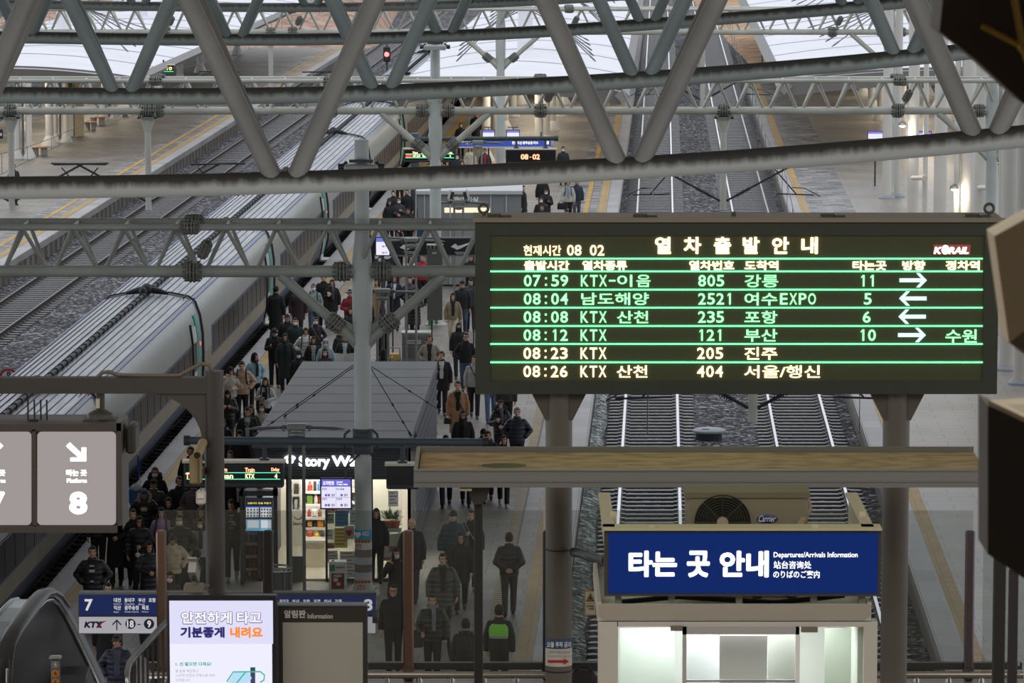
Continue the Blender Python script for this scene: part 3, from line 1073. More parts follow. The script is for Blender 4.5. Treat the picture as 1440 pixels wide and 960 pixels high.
# ================================================================== white membrane canopies over the platforms
M_MEM = mat('#e4e5ea', .55, noise=.05, nscale=.5)
M_MEMU = mat('#8d8c8a', .7)
def canopy(name, label, fl, fr, Y0, Y1, z, rise, fascia, mast=None):
    root = empty(name, ((fl(Y0) + fr(Y0)) / 2, Y0, ZP), label, 'canopy', 'white canopies over the platforms')
    nx, ny = 16, 24
    vs, fs = [], []
    for j in range(ny + 1):
        y = Y0 + (Y1 - Y0) * j / ny
        for i in range(nx + 1):
            u = i / nx
            bay = abs(math.sin(PI * (j / ny) * 4))
            zz = z + rise * (1 - (2 * u - 1) ** 2) + .18 * bay * (1 - abs(2 * u - 1))
            vs.append((fl(y) + (fr(y) - fl(y)) * u, y, zz))
    for j in range(ny):
        for i in range(nx):
            a = j * (nx + 1) + i
            fs.append((a, a + 1, a + nx + 2, a + nx + 1))
    n = len(vs)
    vs += [(x, y, zz - .12) for x, y, zz in vs]
    fs += [tuple(reversed([i + n for i in f])) for f in fs]
    for j in range(ny):
        for i in (0, nx):
            a = j * (nx + 1) + i; c = a + nx + 1
            fs.append((a, c, c + n, a + n))
    for i in range(nx):
        for j in (0, ny):
            a = j * (nx + 1) + i
            fs.append((a, a + 1, a + 1 + n, a + n))
    mb = MB(); mb.add(vs, fs); part('membrane', mb, M_MEM, root, ang=30)
    # grey fascia along the near end and the two long sides
    fa = MB()
    for i in range(nx):
        a, b_ = Vector(vs[i]), Vector(vs[i + 1])
        fa.prism([a + Vector((0, -.05, .02)), b_ + Vector((0, -.05, .02)), b_ + Vector((0, .35, -fascia)), a + Vector((0, .35, -fascia))], (0, .12, 0))
    for (f, s) in ((fl, -1), (fr, 1)):
        fa.path([(f(Y0) + s * .02, Y0, z - fascia * .4), (f(Y1) + s * .02, Y1, z - fascia * .4)], [fascia * .45, fascia * .45], 4)
    part('fascia', fa, M_MEMU, root, 'grey fascia along the edge', smooth=False)
    for j in range(0, ny + 1, 2):
        se = MB(); se.path([Vector(vs[j * (nx + 1) + i]) + Vector((0, 0, .02)) for i in range(nx + 1)], .018, 4)
        part('seam', se, mat('#b5b6bc', .6), root)
    # lamps in the ceiling of the canopy
    for k in range(5):
        y = Y0 + 4 + k * 9.5
        x = (fl(y) + fr(y)) / 2
        lm = MB(); lm.box((x, y, z - .15), (.3, 2.4, .1)); part('ceiling_lamp', lm, glow((1, .9, .74), 6), root, smooth=False)
        d_ = bpy.data.lights.new('canopy_light', 'AREA'); d_.shape = 'RECTANGLE'; d_.size, d_.size_y = 2.0, 4.0; d_.energy = 140; d_.color = (1, .86, .66)
        o = bpy.data.objects.new('canopy_light', d_); COL.objects.link(o); o.location = (x, y, z - .25)
    cl = MB()
    k = 0
    y = Y0 + 5
    while y < Y1:
        for u in (.38, .62):
            x = fl(y) + (fr(y) - fl(y)) * u
            cl = MB(); cl.tube((x, y, ZP), (x, y, z + .3), .2, n=14); cl.loft([(x, y, ZP, .42, .42), (x, y, ZP + .05, .42, .42), (x, y, ZP + .5, .2, .2)], 14)
            part('column', cl, M_COL, root)
        y += 9.5
    if mast:
        for my in mast:
            x = (fl(my) + fr(my)) / 2
            m_ = MB(); m_.tube((x, my, z + rise - .2), (x, my, z + rise + 3.4), .42, .3, n=16); m_.tube((x, my, z + rise + 3.4), (x, my, z + rise + 3.55), .36, n=16)
            part('mast', m_, M_MEM, root)
            ca = MB()
            for s in (-1, 1):
                for k in range(5):
                    e = Vector((x + s * (fr(my) - fl(my)) * .33, my - 9 + k * 4.5, z + rise * .62 + .3))
                    a = Vector((x + s * .4, my - .6 + k * .3, z + rise + 2.6 - .15 * k))
                    ca.tube(a, e, .03, n=5)
                    ca.tube(e + (a - e) * .02, e + (a - e) * .08, .04, n=6)
            part('stay_cable', ca, mat('#4a4d52', .5), root)
    return root
canopy('platform_canopy', 'white membrane canopy over the platform with benches', lambda Y: -30.5 + .056 * (Y - 205), lambda Y: -18.0 + .057 * (Y - 205), 203, 292, 4.25, .5, .55, (222, 250, 276))
canopy('platform_canopy', 'white membrane canopy far along the crowded platform, behind the hanging signs', lambda Y: E_ML[0] + E_ML[1] * Y - .5 , lambda Y: E_MR[0] + E_MR[1] * Y - .1, 194, 318, 4.25, .5, .75, (214, 244, 274, 300))
canopy('platform_canopy', 'white membrane canopy beyond the white columns', lambda Y: E_RL[0] + E_RL[1] * Y + .6, lambda Y: E_RL[0] + E_RL[1] * Y + 16, 201, 312, 4.25, .55, .85, (226, 262, 296))
# ================================================================== the lit shop on the platform
M_GREY = mat('#6b6e70', .55, noise=.06, nscale=1)
M_DGREY = mat('#3a3d40', .5)
M_ALU = mat('#8b8d8e', .35, .5)
M_WHITE = mat('#dedcd8', .5)
M_LWHITE = glow((1.0, .93, .84), 1.6)
M_GLASS = glass_mat('shop_glass', (.93, .96, .95), .06)
def text_part(name, items, Y, m, parent, bold=.02, shear=0.0):
    mb = MB()
    for it in items:
        s, x0, y0, x1, y1 = it[:5]
        text_into(mb, s, x0, y0, x1, y1, Y, it[5] if len(it) > 5 else bold, shear)
    return part(name, mb, m, parent, smooth=False)

YS = 90.5
ZR = 3.7
sx0, sx1 = PX(356, YS), PX(571, YS)
kx = .033                                # the shop leans with the platform
YB = 103.0
def sX(x, Y): return x + kx * (Y - YS)
shop = empty('station_shop', ((sx0 + sx1) / 2, YS, ZP), 'grey convenience shop with a lit white sign and glass front on the platform', 'shop')
m_ = MB()
poly = [(sX(sx0, YS - .5) - .05, YS - .5, 0), (sX(sx1, YS - .5) + .08, YS - .5, 0), (sX(sx1, YB) + .02, YB, 0), (sX(sx0, YB) - .02, YB, 0)]
m_.prism([(x, y, ZR - .16) for x, y, _ in poly], (0, 0, .16))
part('roof', m_, mat('#5f6263', .6, noise=.14, nscale=.6, stretch=(3, .4, 1)), shop, 'flat grey sheet roof', smooth=False)
m_ = MB()
for i in range(1, 9):
    y = YS - .5 + i * (YB - YS + .5) / 9
    m_.box(((sX(sx0, y) + sX(sx1, y)) / 2, y, ZR + .002), (sx1 - sx0, .04, .008))
part('roof_seam', m_, mat('#5a5d5e', .6), shop, smooth=False)
m_ = MB()
m_.prism([(sX(sx0, YS + .1), YS + .1, ZP), (sX(sx0, YB) + .1, YB - .05, ZP), (sX(sx0, YB) + .22, YB - .05, ZP), (sX(sx0, YS + .1) + .12, YS + .1, ZP)], (0, 0, ZR - .16 - ZP))
part('wall', m_, mat('#55595c', .55), shop, smooth=False)
m_ = MB()
m_.prism([(sX(sx1, YS + 3.4), YS + 3.4, ZP), (sX(sx1, YB), YB - .05, ZP), (sX(sx1, YB) - .12, YB - .05, ZP), (sX(sx1, YS + 3.4) - .12, YS + 3.4, ZP)], (0, 0, ZR - .16 - ZP))
for i in range(12):
    z = ZP + .15 + i * .25
    m_.prism([(sX(sx1, YS + 3.4) + .004, YS + 3.4, z), (sX(sx1, YB) + .004, YB - .06, z), (sX(sx1, YB) + .03, YB - .06, z), (sX(sx1, YS + 3.4) + .03, YS + 3.4, z)], (0, 0, .05))
part('wall', m_, mat('#4b5054', .5), shop, smooth=False)
m_ = MB(); m_.box2((sX(sx0, YB), YB - .15, ZP), (sX(sx1, YB), YB - .03, ZR - .16)); part('wall', m_, mat('#4b5054', .5), shop, smooth=False)
m_ = MB(); m_.box2((sx0, YS + .1, ZP), (sx1, YB - .2, ZP + .05)); part('shop_floor', m_, mat('#c8bfae', .25), shop, smooth=False)
m_ = MB(); m_.box2((sx0 + .14, YS + .15, 2.86), (sx1 - .14, YB - .3, 2.92)); part('shop_ceiling', m_, mat('#e6e2da', .6), shop, smooth=False)
m_ = MB(); m_.box2((sx0 + .2, YS + 4.2, ZP + .05), (sx1 - .1, YS + 4.35, 2.86)); part('wall', m_, mat('#d9d2c4', .6), shop, 'cream back wall inside the shop', smooth=False)
m_ = MB()
for y in (1.0, 2.4, 3.7):
    m_.box((sx0 + .9, YS + y, 2.84), (1.1, .18, .04)); m_.box((sx1 - 1.0, YS + y, 2.84), (1.1, .18, .04))
part('ceiling_lamp', m_, glow((1, .95, .86), 34), shop, smooth=False)
# ribbed fascia
m_ = MB(); m_.box2((sx0 - .02, YS - .02, 2.86), (sx1 + .02, YS + .12, ZR - .16))
for i in range(11):
    m_.box(((sx0 + sx1) / 2, YS - .03, 2.90 + i * .06), (sx1 - sx0 + .02, .03, .034))
part('fascia', m_, mat('#4a4e52', .45), shop, 'dark ribbed fascia', smooth=False)
# lit letters standing off the fascia
lt = MB()
text_into(lt, 'Story', 420, 640.5, 464, 660, YS - .10, .04)
text_into(lt, 'Way', 466.5, 640.5, 513, 660, YS - .10, .04)
part('lit_sign', lt, glow((1, 1, 1), 2.6), shop, 'white lit shop name')
lg = MB()
for k, (a, r) in enumerate(((0, .07), (72, .06), (144, .06), (216, .06), (288, .07))):
    c = D(407.5, 645, YS - .1)
    lg.ell((c.x + .075 * math.cos(R(a + 90)), YS - .09, c.z + .075 * math.sin(R(a + 90))), (r * .6, .02, r * .8), 12, 8, Matrix.Rotation(R(a), 3, 'Y'))
part('lit_emblem', lg, glow((1, 1, 1), 2.6), shop, 'white lit flower emblem')
# frames and glass of the front
def shop_rect(name, x0, y0, x1, y1, Y, t, m, lab=None):
    q = MB(); q.rect(x0, y0, x1, y1, Y, t); return part(name, q, m, shop, lab, smooth=False)
yb = 833
for x0, x1 in ((338, 345), (384, 391), (402, 407), (457, 461), (516, 525)):
    shop_rect('door_frame', x0, 672, x1, yb, YS, .10, M_DGREY)
shop_rect('transom', 338, 668, 580, 674, YS, .10, M_DGREY)
shop_rect('transom', 461, 813, 570, 833, YS, .10, mat('#4c4f50', .5), 'dark sill under the glass')
shop_rect('sliding_door', 407, 674, 427, yb, YS + .06, .03, M_GLASS)
shop_rect('door_panel', 407, 782, 427, yb, YS + .03, .03, mat('#6b6e6e', .4), 'grey lower panel of the sliding door')
shop_rect('front_glass', 461, 674, 516, 813, YS + .04, .02, M_GLASS)
shop_rect('front_glass', 525, 674, 566, 813, YS + .04, .02, M_GLASS)
m_ = MB(); text_into(m_, 'Story', 412, 733, 426, 740, YS + .055, .02); part('door_lettering', m_, mat('#55585a', .6), shop, smooth=False)
m_ = MB(); c = D(419, 728, YS + .05)
for a in range(8):
    q = c + Vector((.09 * math.cos(R(200 + a * 20)), 0, .06 + .09 * math.sin(R(200 + a * 20)))); m_.ell(q, (.014, .005, .014), 8, 5)
part('door_emblem', m_, mat('#55585a', .6), shop)
# shelves with goods behind the glass
random.seed(3)
PAL = ['#b8402f', '#d8892c', '#e3c34a', '#7a9c3f', '#3d6f9e', '#d9d4c8', '#8a5a3c', '#c25a7a', '#e8e4da', '#46362c', '#a83226', '#d2a15a']
def shelf_unit(x0, x1, y0, y1, Y, rows, label, short):
    a, b_ = D(x0, y0, Y), D(x1, y1, Y)
    root = empty('shop_shelf', ((a.x + b_.x) / 2, Y, b_.z), label, 'shelf', 'shelves inside the shop')
    m_ = MB(); m_.box2((a.x, Y + .42, b_.z), (b_.x, Y + .46, a.z)); m_.box2((a.x - .03, Y, b_.z), (a.x, Y + .46, a.z)); m_.box2((b_.x, Y, b_.z), (b_.x + .03, Y + .46, a.z)); part('rack', m_, M_WHITE, root, smooth=False)
    H = a.z - b_.z
    goods = []
    for r in range(rows):
        z = b_.z + .02 + H * r / rows
        m_ = MB(); m_.box2((a.x, Y, z), (b_.x, Y + .44, z + .03)); m_.box2((a.x, Y - .01, z - .02), (b_.x, Y, z + .035)); part('shelf_board', m_, M_WHITE, root, smooth=False)
        x = a.x + .03
        while x < b_.x - .09:
            w = random.uniform(.07, .15); h = min(H / rows - .07, random.uniform(.14, .30)); 
            if x + w > b_.x: break
            goods.append((x + w / 2, Y + .12, z + .032, w * .92, h, random.choice(PAL), random.random(), ('lowest ', 'second ', 'third ', 'top ')[r] * (rows > 1) + short))
            x += w
    return goods
GOODS = []
GOODS += shelf_unit(411, 421, 676, 720, YS + 3.4, 2, 'narrow white drinks shelf seen through the sliding door', 'drinks shelf in the shop')
GOODS += shelf_unit(429, 457, 676, 712, YS + 2.6, 2, 'upper shelf of snack bags behind the open door of the lit shop', 'tier of the high snack shelf in the shop')
GOODS += shelf_unit(429, 457, 716, 745, YS + 2.2, 2, 'middle shelf of boxes behind the open door of the lit shop', 'tier of the middle box shelf in the shop')
GOODS += shelf_unit(429, 457, 747, 762, YS + 1.9, 1, 'lowest low shelf behind the open door of the lit shop', 'low shelf over the shop counter')
GOODS += shelf_unit(458, 500, 676, 725, YS + 3.0, 3, 'shelf of goods behind the hanging timetable screen', 'tier behind the purple timetable screen in the shop')
GOODS += shelf_unit(345, 384, 748, 820, YS + .6, 4, 'stocked glass shelves under the dark menu screen', 'glass shelf under the dark menu screen')
CN = {'#b8402f': 'red', '#d8892c': 'orange', '#e3c34a': 'yellow', '#7a9c3f': 'green', '#3d6f9e': 'blue', '#d9d4c8': 'off-white', '#8a5a3c': 'brown', '#c25a7a': 'pink', '#e8e4da': 'white', '#46362c': 'dark brown', '#a83226': 'dark red', '#d2a15a': 'tan'}
for i, (x, y, z, w, h, col, r_, shelf) in enumerate(GOODS):
    kind = 0 if r_ < .4 else (1 if r_ < .7 else 2)
    q = MB()
    if kind == 0:
        q.bbox((0, 0, h / 2), (w, .12, h), .012); nm, ct = 'snack_box', 'box'
    elif kind == 1:
        q.loft([(0, 0, 0, w * .42, w * .42), (0, 0, h * .62, w * .42, w * .42), (0, 0, h * .78, w * .2, w * .2), (0, 0, h * .92, w * .18, w * .18), (0, 0, h * .93, w * .22, w * .22), (0, 0, h, w * .22, w * .22)], 12); nm, ct = 'drink_bottle', 'bottle'
    else:
        q.loft([(0, 0, 0, w * .42, .02), (0, 0, h * .1, w * .48, .06), (0, 0, h * .5, w * .46, .075), (0, 0, h * .9, w * .48, .05), (0, 0, h, w * .47, .012)], 12, 3); nm, ct = 'snack_bag', 'bag'
    lab = '%s %s on the %s' % (CN[col], {'snack_box': 'packet', 'drink_bottle': 'bottle', 'snack_bag': 'snack bag'}[nm], shelf)
    o = thing(nm, q, mat(col, .45), lab, ct, {'snack_box': 'packets', 'drink_bottle': 'bottles', 'snack_bag': 'snack bags'}[nm] + ' on the ' + shelf, loc=(x, y, z))
# counter inside the shop
r_ = empty('shop_counter', (PX(443, YS + 1.7), YS + 1.7, ZP + .05), 'cream counter inside the shop doorway', 'counter')
m_ = MB(); m_.rect(428, 763, 457, 800, YS + 1.5, .5); part('counter_front', m_, mat('#d5cab4', .5), r_, smooth=False)
m_ = MB(); m_.rect(427, 760, 458, 763.5, YS + 1.46, .58); part('counter_top', m_, mat('#b9b3a6', .4), r_, smooth=False)

# dark menu screen in its frame at the left of the shop front
r_ = empty('menu_display', (PX(363, YS - .2), YS - .25, ZP + .05), 'dark upright menu screen with yellow heading at the left of the shop front', 'screen')
m_ = MB(); m_.rect(338, 698, 391, 838, YS - .25, .22); m_2 = MB(); m_2.rect(338, 690, 391, 840, YS - .26, .04)
fr = MB()
fr.rect(337, 690, 343, 841, YS - .30, .3); fr.rect(384, 690, 391, 841, YS - .30, .3); fr.rect(337, 690, 391, 697, YS - .30, .3); fr.rect(337, 826, 391, 841, YS - .30, .3)
part('frame', fr, M_DGREY, r_, smooth=False)
m_ = MB(); m_.rect(345, 700, 384, 748, YS - .24, .05); part('screen', m_, glow((.03, .035, .05), .6), r_, smooth=False)
text_part('heading', [('신용카드 전용 주문기', 348, 706, 381, 708.5)], YS - .26, glow((.9, .8, .1), 1.2), r_, .02)
m_ = MB(); m_.rect(346, 713, 364, 727, YS - .245, .01); m_.rect(366, 713, 382, 727, YS - .245, .01); part('menu_panel', m_, glow((.75, .78, .8), .7), r_, smooth=False)
m_ = MB(); m_.rect(346, 730, 382, 746, YS - .245, .01); part('menu_panel', m_, glow((.2, .5, .75), .7), r_, smooth=False)
m_ = MB(); m_.rect(348, 731.5, 364, 742, YS - .25, .01); m_.rect(367, 731.5, 381, 742, YS - .25, .01); part('menu_panel', m_, glow((.8, .82, .85), .7), r_, smooth=False)
m_ = MB()
for gx in (347.5, 352, 356.5, 361, 367, 371, 375, 379):
    for gy in (715, 719.5, 724):
        m_.rect(gx, gy, gx + 2.2, gy + 2.4, YS - .252, .006)
part('menu_picture', m_, mat('#7d6a52', .5), r_, smooth=False)
m_ = MB(); m_.rect(346, 712.0, 382, 713.5, YS - .25, .01); part('menu_strip', m_, glow((.05, .1, .5), 1), r_, smooth=False)

# purple timetable screen hanging before the shop
r_ = empty('timetable_screen', (PX(474, 88.3), 88.3, D(474, 714, 88.3).z), 'purple and white timetable screen hanging by the column in front of the lit shop', 'screen')
m_ = MB(); m_.rect(450, 672, 495, 716, 88.3, .12); part('housing', m_, mat('#23242a', .5), r_, smooth=False)
m_ = MB(); m_.rect(452, 684, 493, 714, 88.28, .02); part('screen', m_, glow((.84, .82, 1), .95), r_, smooth=False)
m_ = MB(); m_.rect(452, 674, 493, 684, 88.28, .02); part('header', m_, glow((.16, .14, .62), 1.0), r_, smooth=False)
text_part('lettering', [('오차번호', 454, 676, 470, 682), ('Connection', 473, 676, 482, 678.5), ('Train Info', 473, 679.5, 489, 682)], 88.27, glow((1, 1, 1), 1.2), r_, .03)
text_part('lettering', [('KTX', 453.5, 686, 460, 689), ('KTX', 453.5, 700, 460, 703), ('ITX-새마을', 473, 686, 484, 689), ('무궁화', 473, 700, 481, 703), ('열차', 466, 694, 471, 698), ('열차', 484, 694, 489, 698), ('열차', 466, 708, 471, 712), ('열차', 484, 708, 489, 712)], 88.27, mat('#5a55a8', .6), r_, .02)
m_ = MB()
for cx, cy in ((458.5, 696), (462.5, 696), (480.5, 696), (458.5, 710), (462.5, 710), (480.5, 710)):
    c = D(cx, cy, 88.27); m_.ell(c, (.028, .006, .028), 12, 6)
m_.rect(472.2, 685, 472.6, 713, 88.272, .004); m_.rect(452, 699, 493, 699.4, 88.272, .004)
part('number_disc', m_, glow((.2, .15, .6), .8), r_)
m_ = MB(); a = D(486, 674, 88.35); m_.path([a, a + Vector((0, 0, .25)), (PX(500, 89) , 88.8, a.z + .42), (PX(508, 89), 88.9, a.z + .5)], .022, 8); part('hanger', m_, M_DGREY, r_)

# posters wrapped round the column foot
def wrap(name, label, cx, cy, r, px_y0, px_y1, m, cat='poster', grp=None, arc=(200, 340), extra=None):
    z1, z0 = D(720, px_y0, cy - r).z, D(720, px_y1, cy - r).z
    q = MB(); n = 18
    vs, fs = [], []
    for rr in (r + .012, r + .004):
        for z in (z0, z1):
            for i in range(n + 1):
                a = R(arc[0] + (arc[1] - arc[0]) * i / n)
                vs.append((cx + rr * math.cos(a), cy + rr * math.sin(a), z))
    k = n + 1
    for i in range(n):
        fs += [(i, i + 1, k + i + 1, k + i), (2 * k + i, 3 * k + i, 3 * k + i + 1, 2 * k + i + 1), (i, 2 * k + i, 2 * k + i + 1, i + 1), (k + i, k + i + 1, 3 * k + i + 1, 3 * k + i)]
    fs += [(0, k, 3 * k, 2 * k), (n, 2 * k + n, 3 * k + n, k + n)]
    q.add(vs, fs)
    return q
def poster_stack(cx, cy, r, label):
    root = empty('column_poster', (cx, cy, ZP), label, 'poster')
    def w(y0, y1, m, nm='sheet', dr=0.0):
        part(nm, wrap('', '', cx, cy, r + dr, y0, y1, m), m, root)
    return root, w
cx, cy = PX(508, 89), 89
root, w = poster_stack(cx, cy, .185, 'stack of safety posters wrapped round the column in front of the lit shop')
w(745, 759, mat('#4aa3c8', .5)); w(759, 763, mat('#c9b040', .5), 'warning_tape'); w(763, 773, mat('#dcd8d2', .5)); w(773, 784, mat('#8a7a6e', .5)); w(784, 794, mat('#b9bdbf', .5))
w(794, 805, mat('#77726f', .5)); w(805, 816, mat('#bfc3c6', .5)); w(816, 820, mat('#c9b040', .5), 'warning_tape'); w(820, 832, mat('#dcd8d2', .5))
m_ = MB(); c = D(503, 752, cy - .2)
m_.ell(c + Vector((-.03, 0, .02)), (.04, .012, .04), 10, 6); m_.ell(c + Vector((.03, 0, .02)), (.04, .012, .04), 10, 6); m_.prism([c + Vector((-.068, -.008, .01)), c + Vector((.068, -.008, .01)), c + Vector((0, -.008, -.075))], (0, .012, 0))
part('heart', m_, mat('#e8f0f2', .5), root)
text_part('lettering', [('AED', 509, 747, 519, 753)], cy - .215, mat('#e8f0f2', .5), root, .03)
text_part('lettering', [('전기', 500, 764.5, 508, 772)], cy - .215, mat('#9a2c2c', .5), root, .03)
text_part('lettering', [('소화기', 503, 822, 513, 825), ('119', 503, 826, 513, 831)], cy - .215, mat('#c22f2a', .5), root, .04)
m_ = MB()
for i in range(5):
    m_.poly([(499 + i * 4.4, 763), (501.5 + i * 4.4, 763), (503.5 + i * 4.4, 759), (501 + i * 4.4, 759)], cy - .212 + abs(i - 2) * .012, .01)
    m_.poly([(499 + i * 4.4, 820), (501.5 + i * 4.4, 820), (503.5 + i * 4.4, 816), (501 + i * 4.4, 816)], cy - .212 + abs(i - 2) * .012, .01)
part('tape_stripe', m_, mat('#a8322a', .5), root, smooth=False)
cx, cy = PX(612, 136), 136
root, w = poster_stack(cx, cy, .185, 'safety posters wrapped round the column behind the tan-jacketed woman')
w(388, 396, mat('#b8c0b8', .5)); w(396, 400, mat('#9a8a7a', .5)); w(400, 416, mat('#c4b7a8', .5)); w(416, 420, mat('#c9b040', .5), 'warning_tape')

# heart defibrillator cabinet and sign
q = P(476, 838, ZP)
r_ = empty('defibrillator_cabinet', (q.x, q.y, ZP), 'white defibrillator cabinet with red screen standing before the shop', 'cabinet')
Y = q.y
m_ = MB(); m_.rect(462.5, 790, 487, 839, Y, .3); part('body', m_, mat('#cfd2cf', .45), r_, smooth=False)
m_ = MB(); m_.rect(466, 806, 484, 828, Y - .012, .02); part('screen', m_, mat('#6e211e', .3), r_, smooth=False)
text_part('lettering', [('AED', 468.5, 807.5, 481, 811)], Y - .02, mat('#e6e0da', .5), r_, .04)
m_ = MB(); m_.ell(D(472, 815, Y - .01), (.06, .012, .05), 10, 6); m_.ell(D(476, 821, Y - .01), (.05, .012, .04), 10, 6); part('heart', m_, mat('#c8b9b2', .5), r_)
m_ = MB(); m_.ell(D(468, 791, Y + .1), (.05, .05, .06), 12, 8); part('alarm_lamp', m_, mat('#8c2a2a', .3), r_)
m_ = MB(); m_.rect(464, 794, 471, 803, Y - .012, .02); m_.rect(463, 832, 466, 838, Y - .012, .02); part('green_panel', m_, mat('#2f8f6a', .5), r_, smooth=False)
text_part('lettering', [('자동심장충격기', 472, 796, 485, 799)], Y - .01, mat('#3a3a3a', .5), r_, .02)

# leaflets and notices stuck to the shop glass
NOTE = [(471, 717, 490, 740, '#5d8fae'), (470, 742, 489, 770, '#d8c56a'), (484, 740, 498, 758, '#d6cfc2'), (478, 775, 500, 812, '#d3cfc8'), (458.5, 722, 470, 736, '#9cb7a0'), (459, 744, 469, 758, '#cdd4cc'), (492, 714, 500, 738, '#b9cdd2'), (460, 763, 470, 771, '#b7767e'), (460, 774, 475, 790, '#d2cfca'), (546, 690, 560, 712, '#e6e4de')]
cols = {'#5d8fae': 'blue', '#d8c56a': 'yellow', '#d6cfc2': 'cream', '#d3cfc8': 'large pale', '#9cb7a0': 'green', '#cdd4cc': 'small pale green', '#b9cdd2': 'light blue', '#b7767e': 'small pink', '#d2cfca': 'grey white', '#e6e4de': 'white'}
where = ['under the purple timetable screen', 'below the blue notice', 'beside the poster column', 'above the sill of the shop front', 'at the edge of the shop doorway', 'near the shop doorway', 'next to the poster column top', 'low by the shop doorway', 'behind the defibrillator cabinet', 'on the right shop window']
for (x0, y0, x1, y1, c), wh in zip(NOTE, where):
    r_ = empty('paper_notice', D((x0 + x1) / 2, y1, YS + .03), cols[c] + ' paper notice on the shop glass ' + wh, 'notice', 'notices on the shop glass')
    m_ = MB(); m_.rect(x0, y0, x1, y1, YS + .025, .008); part('sheet', m_, mat(c, .6), r_, smooth=False)
    m_ = MB()
    n = max(2, int((y1 - y0) / 5))
    for i in range(n):
        yy = y0 + 2.2 + i * (y1 - y0 - 3) / n
        m_.rect(x0 + 1.8, yy, x1 - (1.8 if i % 2 else 5), yy + 1.1, YS + .022, .003)
    part('print', m_, mat('#5c5a57' if i % 2 else '#7a3a3a', .6), r_, smooth=False)

# red heart sign sticking out from the column
r_ = empty('heart_sign', D(491, 758, 88.7), 'small tan sign with a red heart beside the poster column', 'sign')
m_ = MB(); m_.rect(484, 739, 498, 757, 88.7, .03); part('plate', m_, mat('#a59a86', .5), r_, smooth=False)
m_ = MB(); c = D(491, 749, 88.69)
m_.ell(c + Vector((-.03, 0, .02)), (.042, .012, .042), 10, 6); m_.ell(c + Vector((.03, 0, .02)), (.042, .012, .042), 10, 6); m_.prism([c + Vector((-.07, -.008, .01)), c + Vector((.07, -.008, .01)), c + Vector((0, -.008, -.08))], (0, .012, 0)); part('heart', m_, mat('#8f2a2c', .5), r_)

# wire basket bin
q = P(391, 838, ZP)
r_ = empty('waste_bin', (q.x, q.y, ZP), 'round metal hoop bin standing before the shop door', 'bin')
for z in (.62, .55):
    m_ = MB(); m_.ring((q.x, q.y, ZP + z), .27, .022, n=28); part('hoop', m_, mat('#a9abad', .25, .8), r_)
m_ = MB(); m_.loft([(q.x, q.y, ZP + .02, .22, .22), (q.x, q.y, ZP + .55, .245, .245)], 20); part('liner', m_, mat('#5d5f62', .5), r_)
m_ = MB()
for a in range(4):
    m_.tube((q.x + .26 * math.cos(a * PI / 2 + .6), q.y + .26 * math.sin(a * PI / 2 + .6), ZP), (q.x + .26 * math.cos(a * PI / 2 + .6), q.y + .26 * math.sin(a * PI / 2 + .6), ZP + .6), .018, n=8)
part('stand', m_, mat('#a9abad', .25, .8), r_)

# pink poster stand and planters by the right window
q = P(545, 812, ZP)
r_ = empty('poster_easel', (q.x, q.y, ZP), 'pink and white poster on an easel in the right shop window', 'easel')
Y = q.y
m_ = MB(); m_.rect(531, 750, 562, 788, Y, .03); part('poster', m_, mat('#d2cbc8', .5), r_, smooth=False)
m_ = MB(); m_.rect(533, 758, 545, 761, Y - .006, .006); m_.rect(533, 763, 543, 765.5, Y - .006, .006); m_.rect(548, 768, 560, 776, Y - .006, .006); m_.rect(531, 783, 562, 788, Y - .006, .006); part('print', m_, mat('#b3506a', .5), r_, smooth=False)
m_ = MB(); m_.tube(D(535, 788, Y + .02), (D(533, 800, Y).x, Y + .05, ZP), .018, n=8); m_.tube(D(557, 788, Y + .02), (D(559, 800, Y).x, Y + .05, ZP), .018, n=8); m_.tube(D(545, 780, Y + .05), (q.x, Y + .45, ZP), .018, n=8); part('stand', m_, mat('#c8c2b4', .5), r_)
for (px, lab, s) in ((546, 'small leafy plant in a pot in the right shop window', 1.0), (556, 'second leafy pot plant with orange pot in the right shop window', .9)):
    c = D(px, 742, YS + .35)
    r_ = empty('potted_plant', (c.x, c.y, c.z), lab, 'plant', 'pot plants in the shop window')
    m_ = MB(); m_.loft([(c.x, c.y, c.z, .08, .08), (c.x, c.y, c.z + .16, .11, .11)], 14); part('pot', m_, mat('#c7673a', .6), r_)
    random.seed(px)
    m_ = MB()
    for k in range(46):
        a, e, l = random.uniform(0, 2 * PI), random.uniform(.2, 1.4), random.uniform(.12, .34) * s
        d = Vector((math.cos(a) * math.cos(e), math.sin(a) * math.cos(e), math.sin(e)))
        b0 = Vector((c.x, c.y, c.z + .16)) + d * l * .3; b1 = Vector((c.x, c.y, c.z + .16)) + d * l
        sd = d.cross(Vector((0, 0, 1))).normalized() * .03
        m_.add([b0, (b0 + b1) / 2 + sd, b1, (b0 + b1) / 2 - sd], [(0, 1, 2, 3)])
    part('foliage', m_, mat('#5f7a48', .6), r_, smooth=False)
r_ = empty('window_bench', D(550, 745, YS + .35), 'white shelf holding the pot plants in the right shop window', 'shelf')
m_ = MB(); m_.rect(528, 744, 564, 748, YS + .15, .5); part('board', m_, M_WHITE, r_, smooth=False)
for px in (530, 560):
    m_ = MB(); m_.rect(px, 748, px + 3, 819, YS + .3, .05); part('leg', m_, M_WHITE, r_, smooth=False)

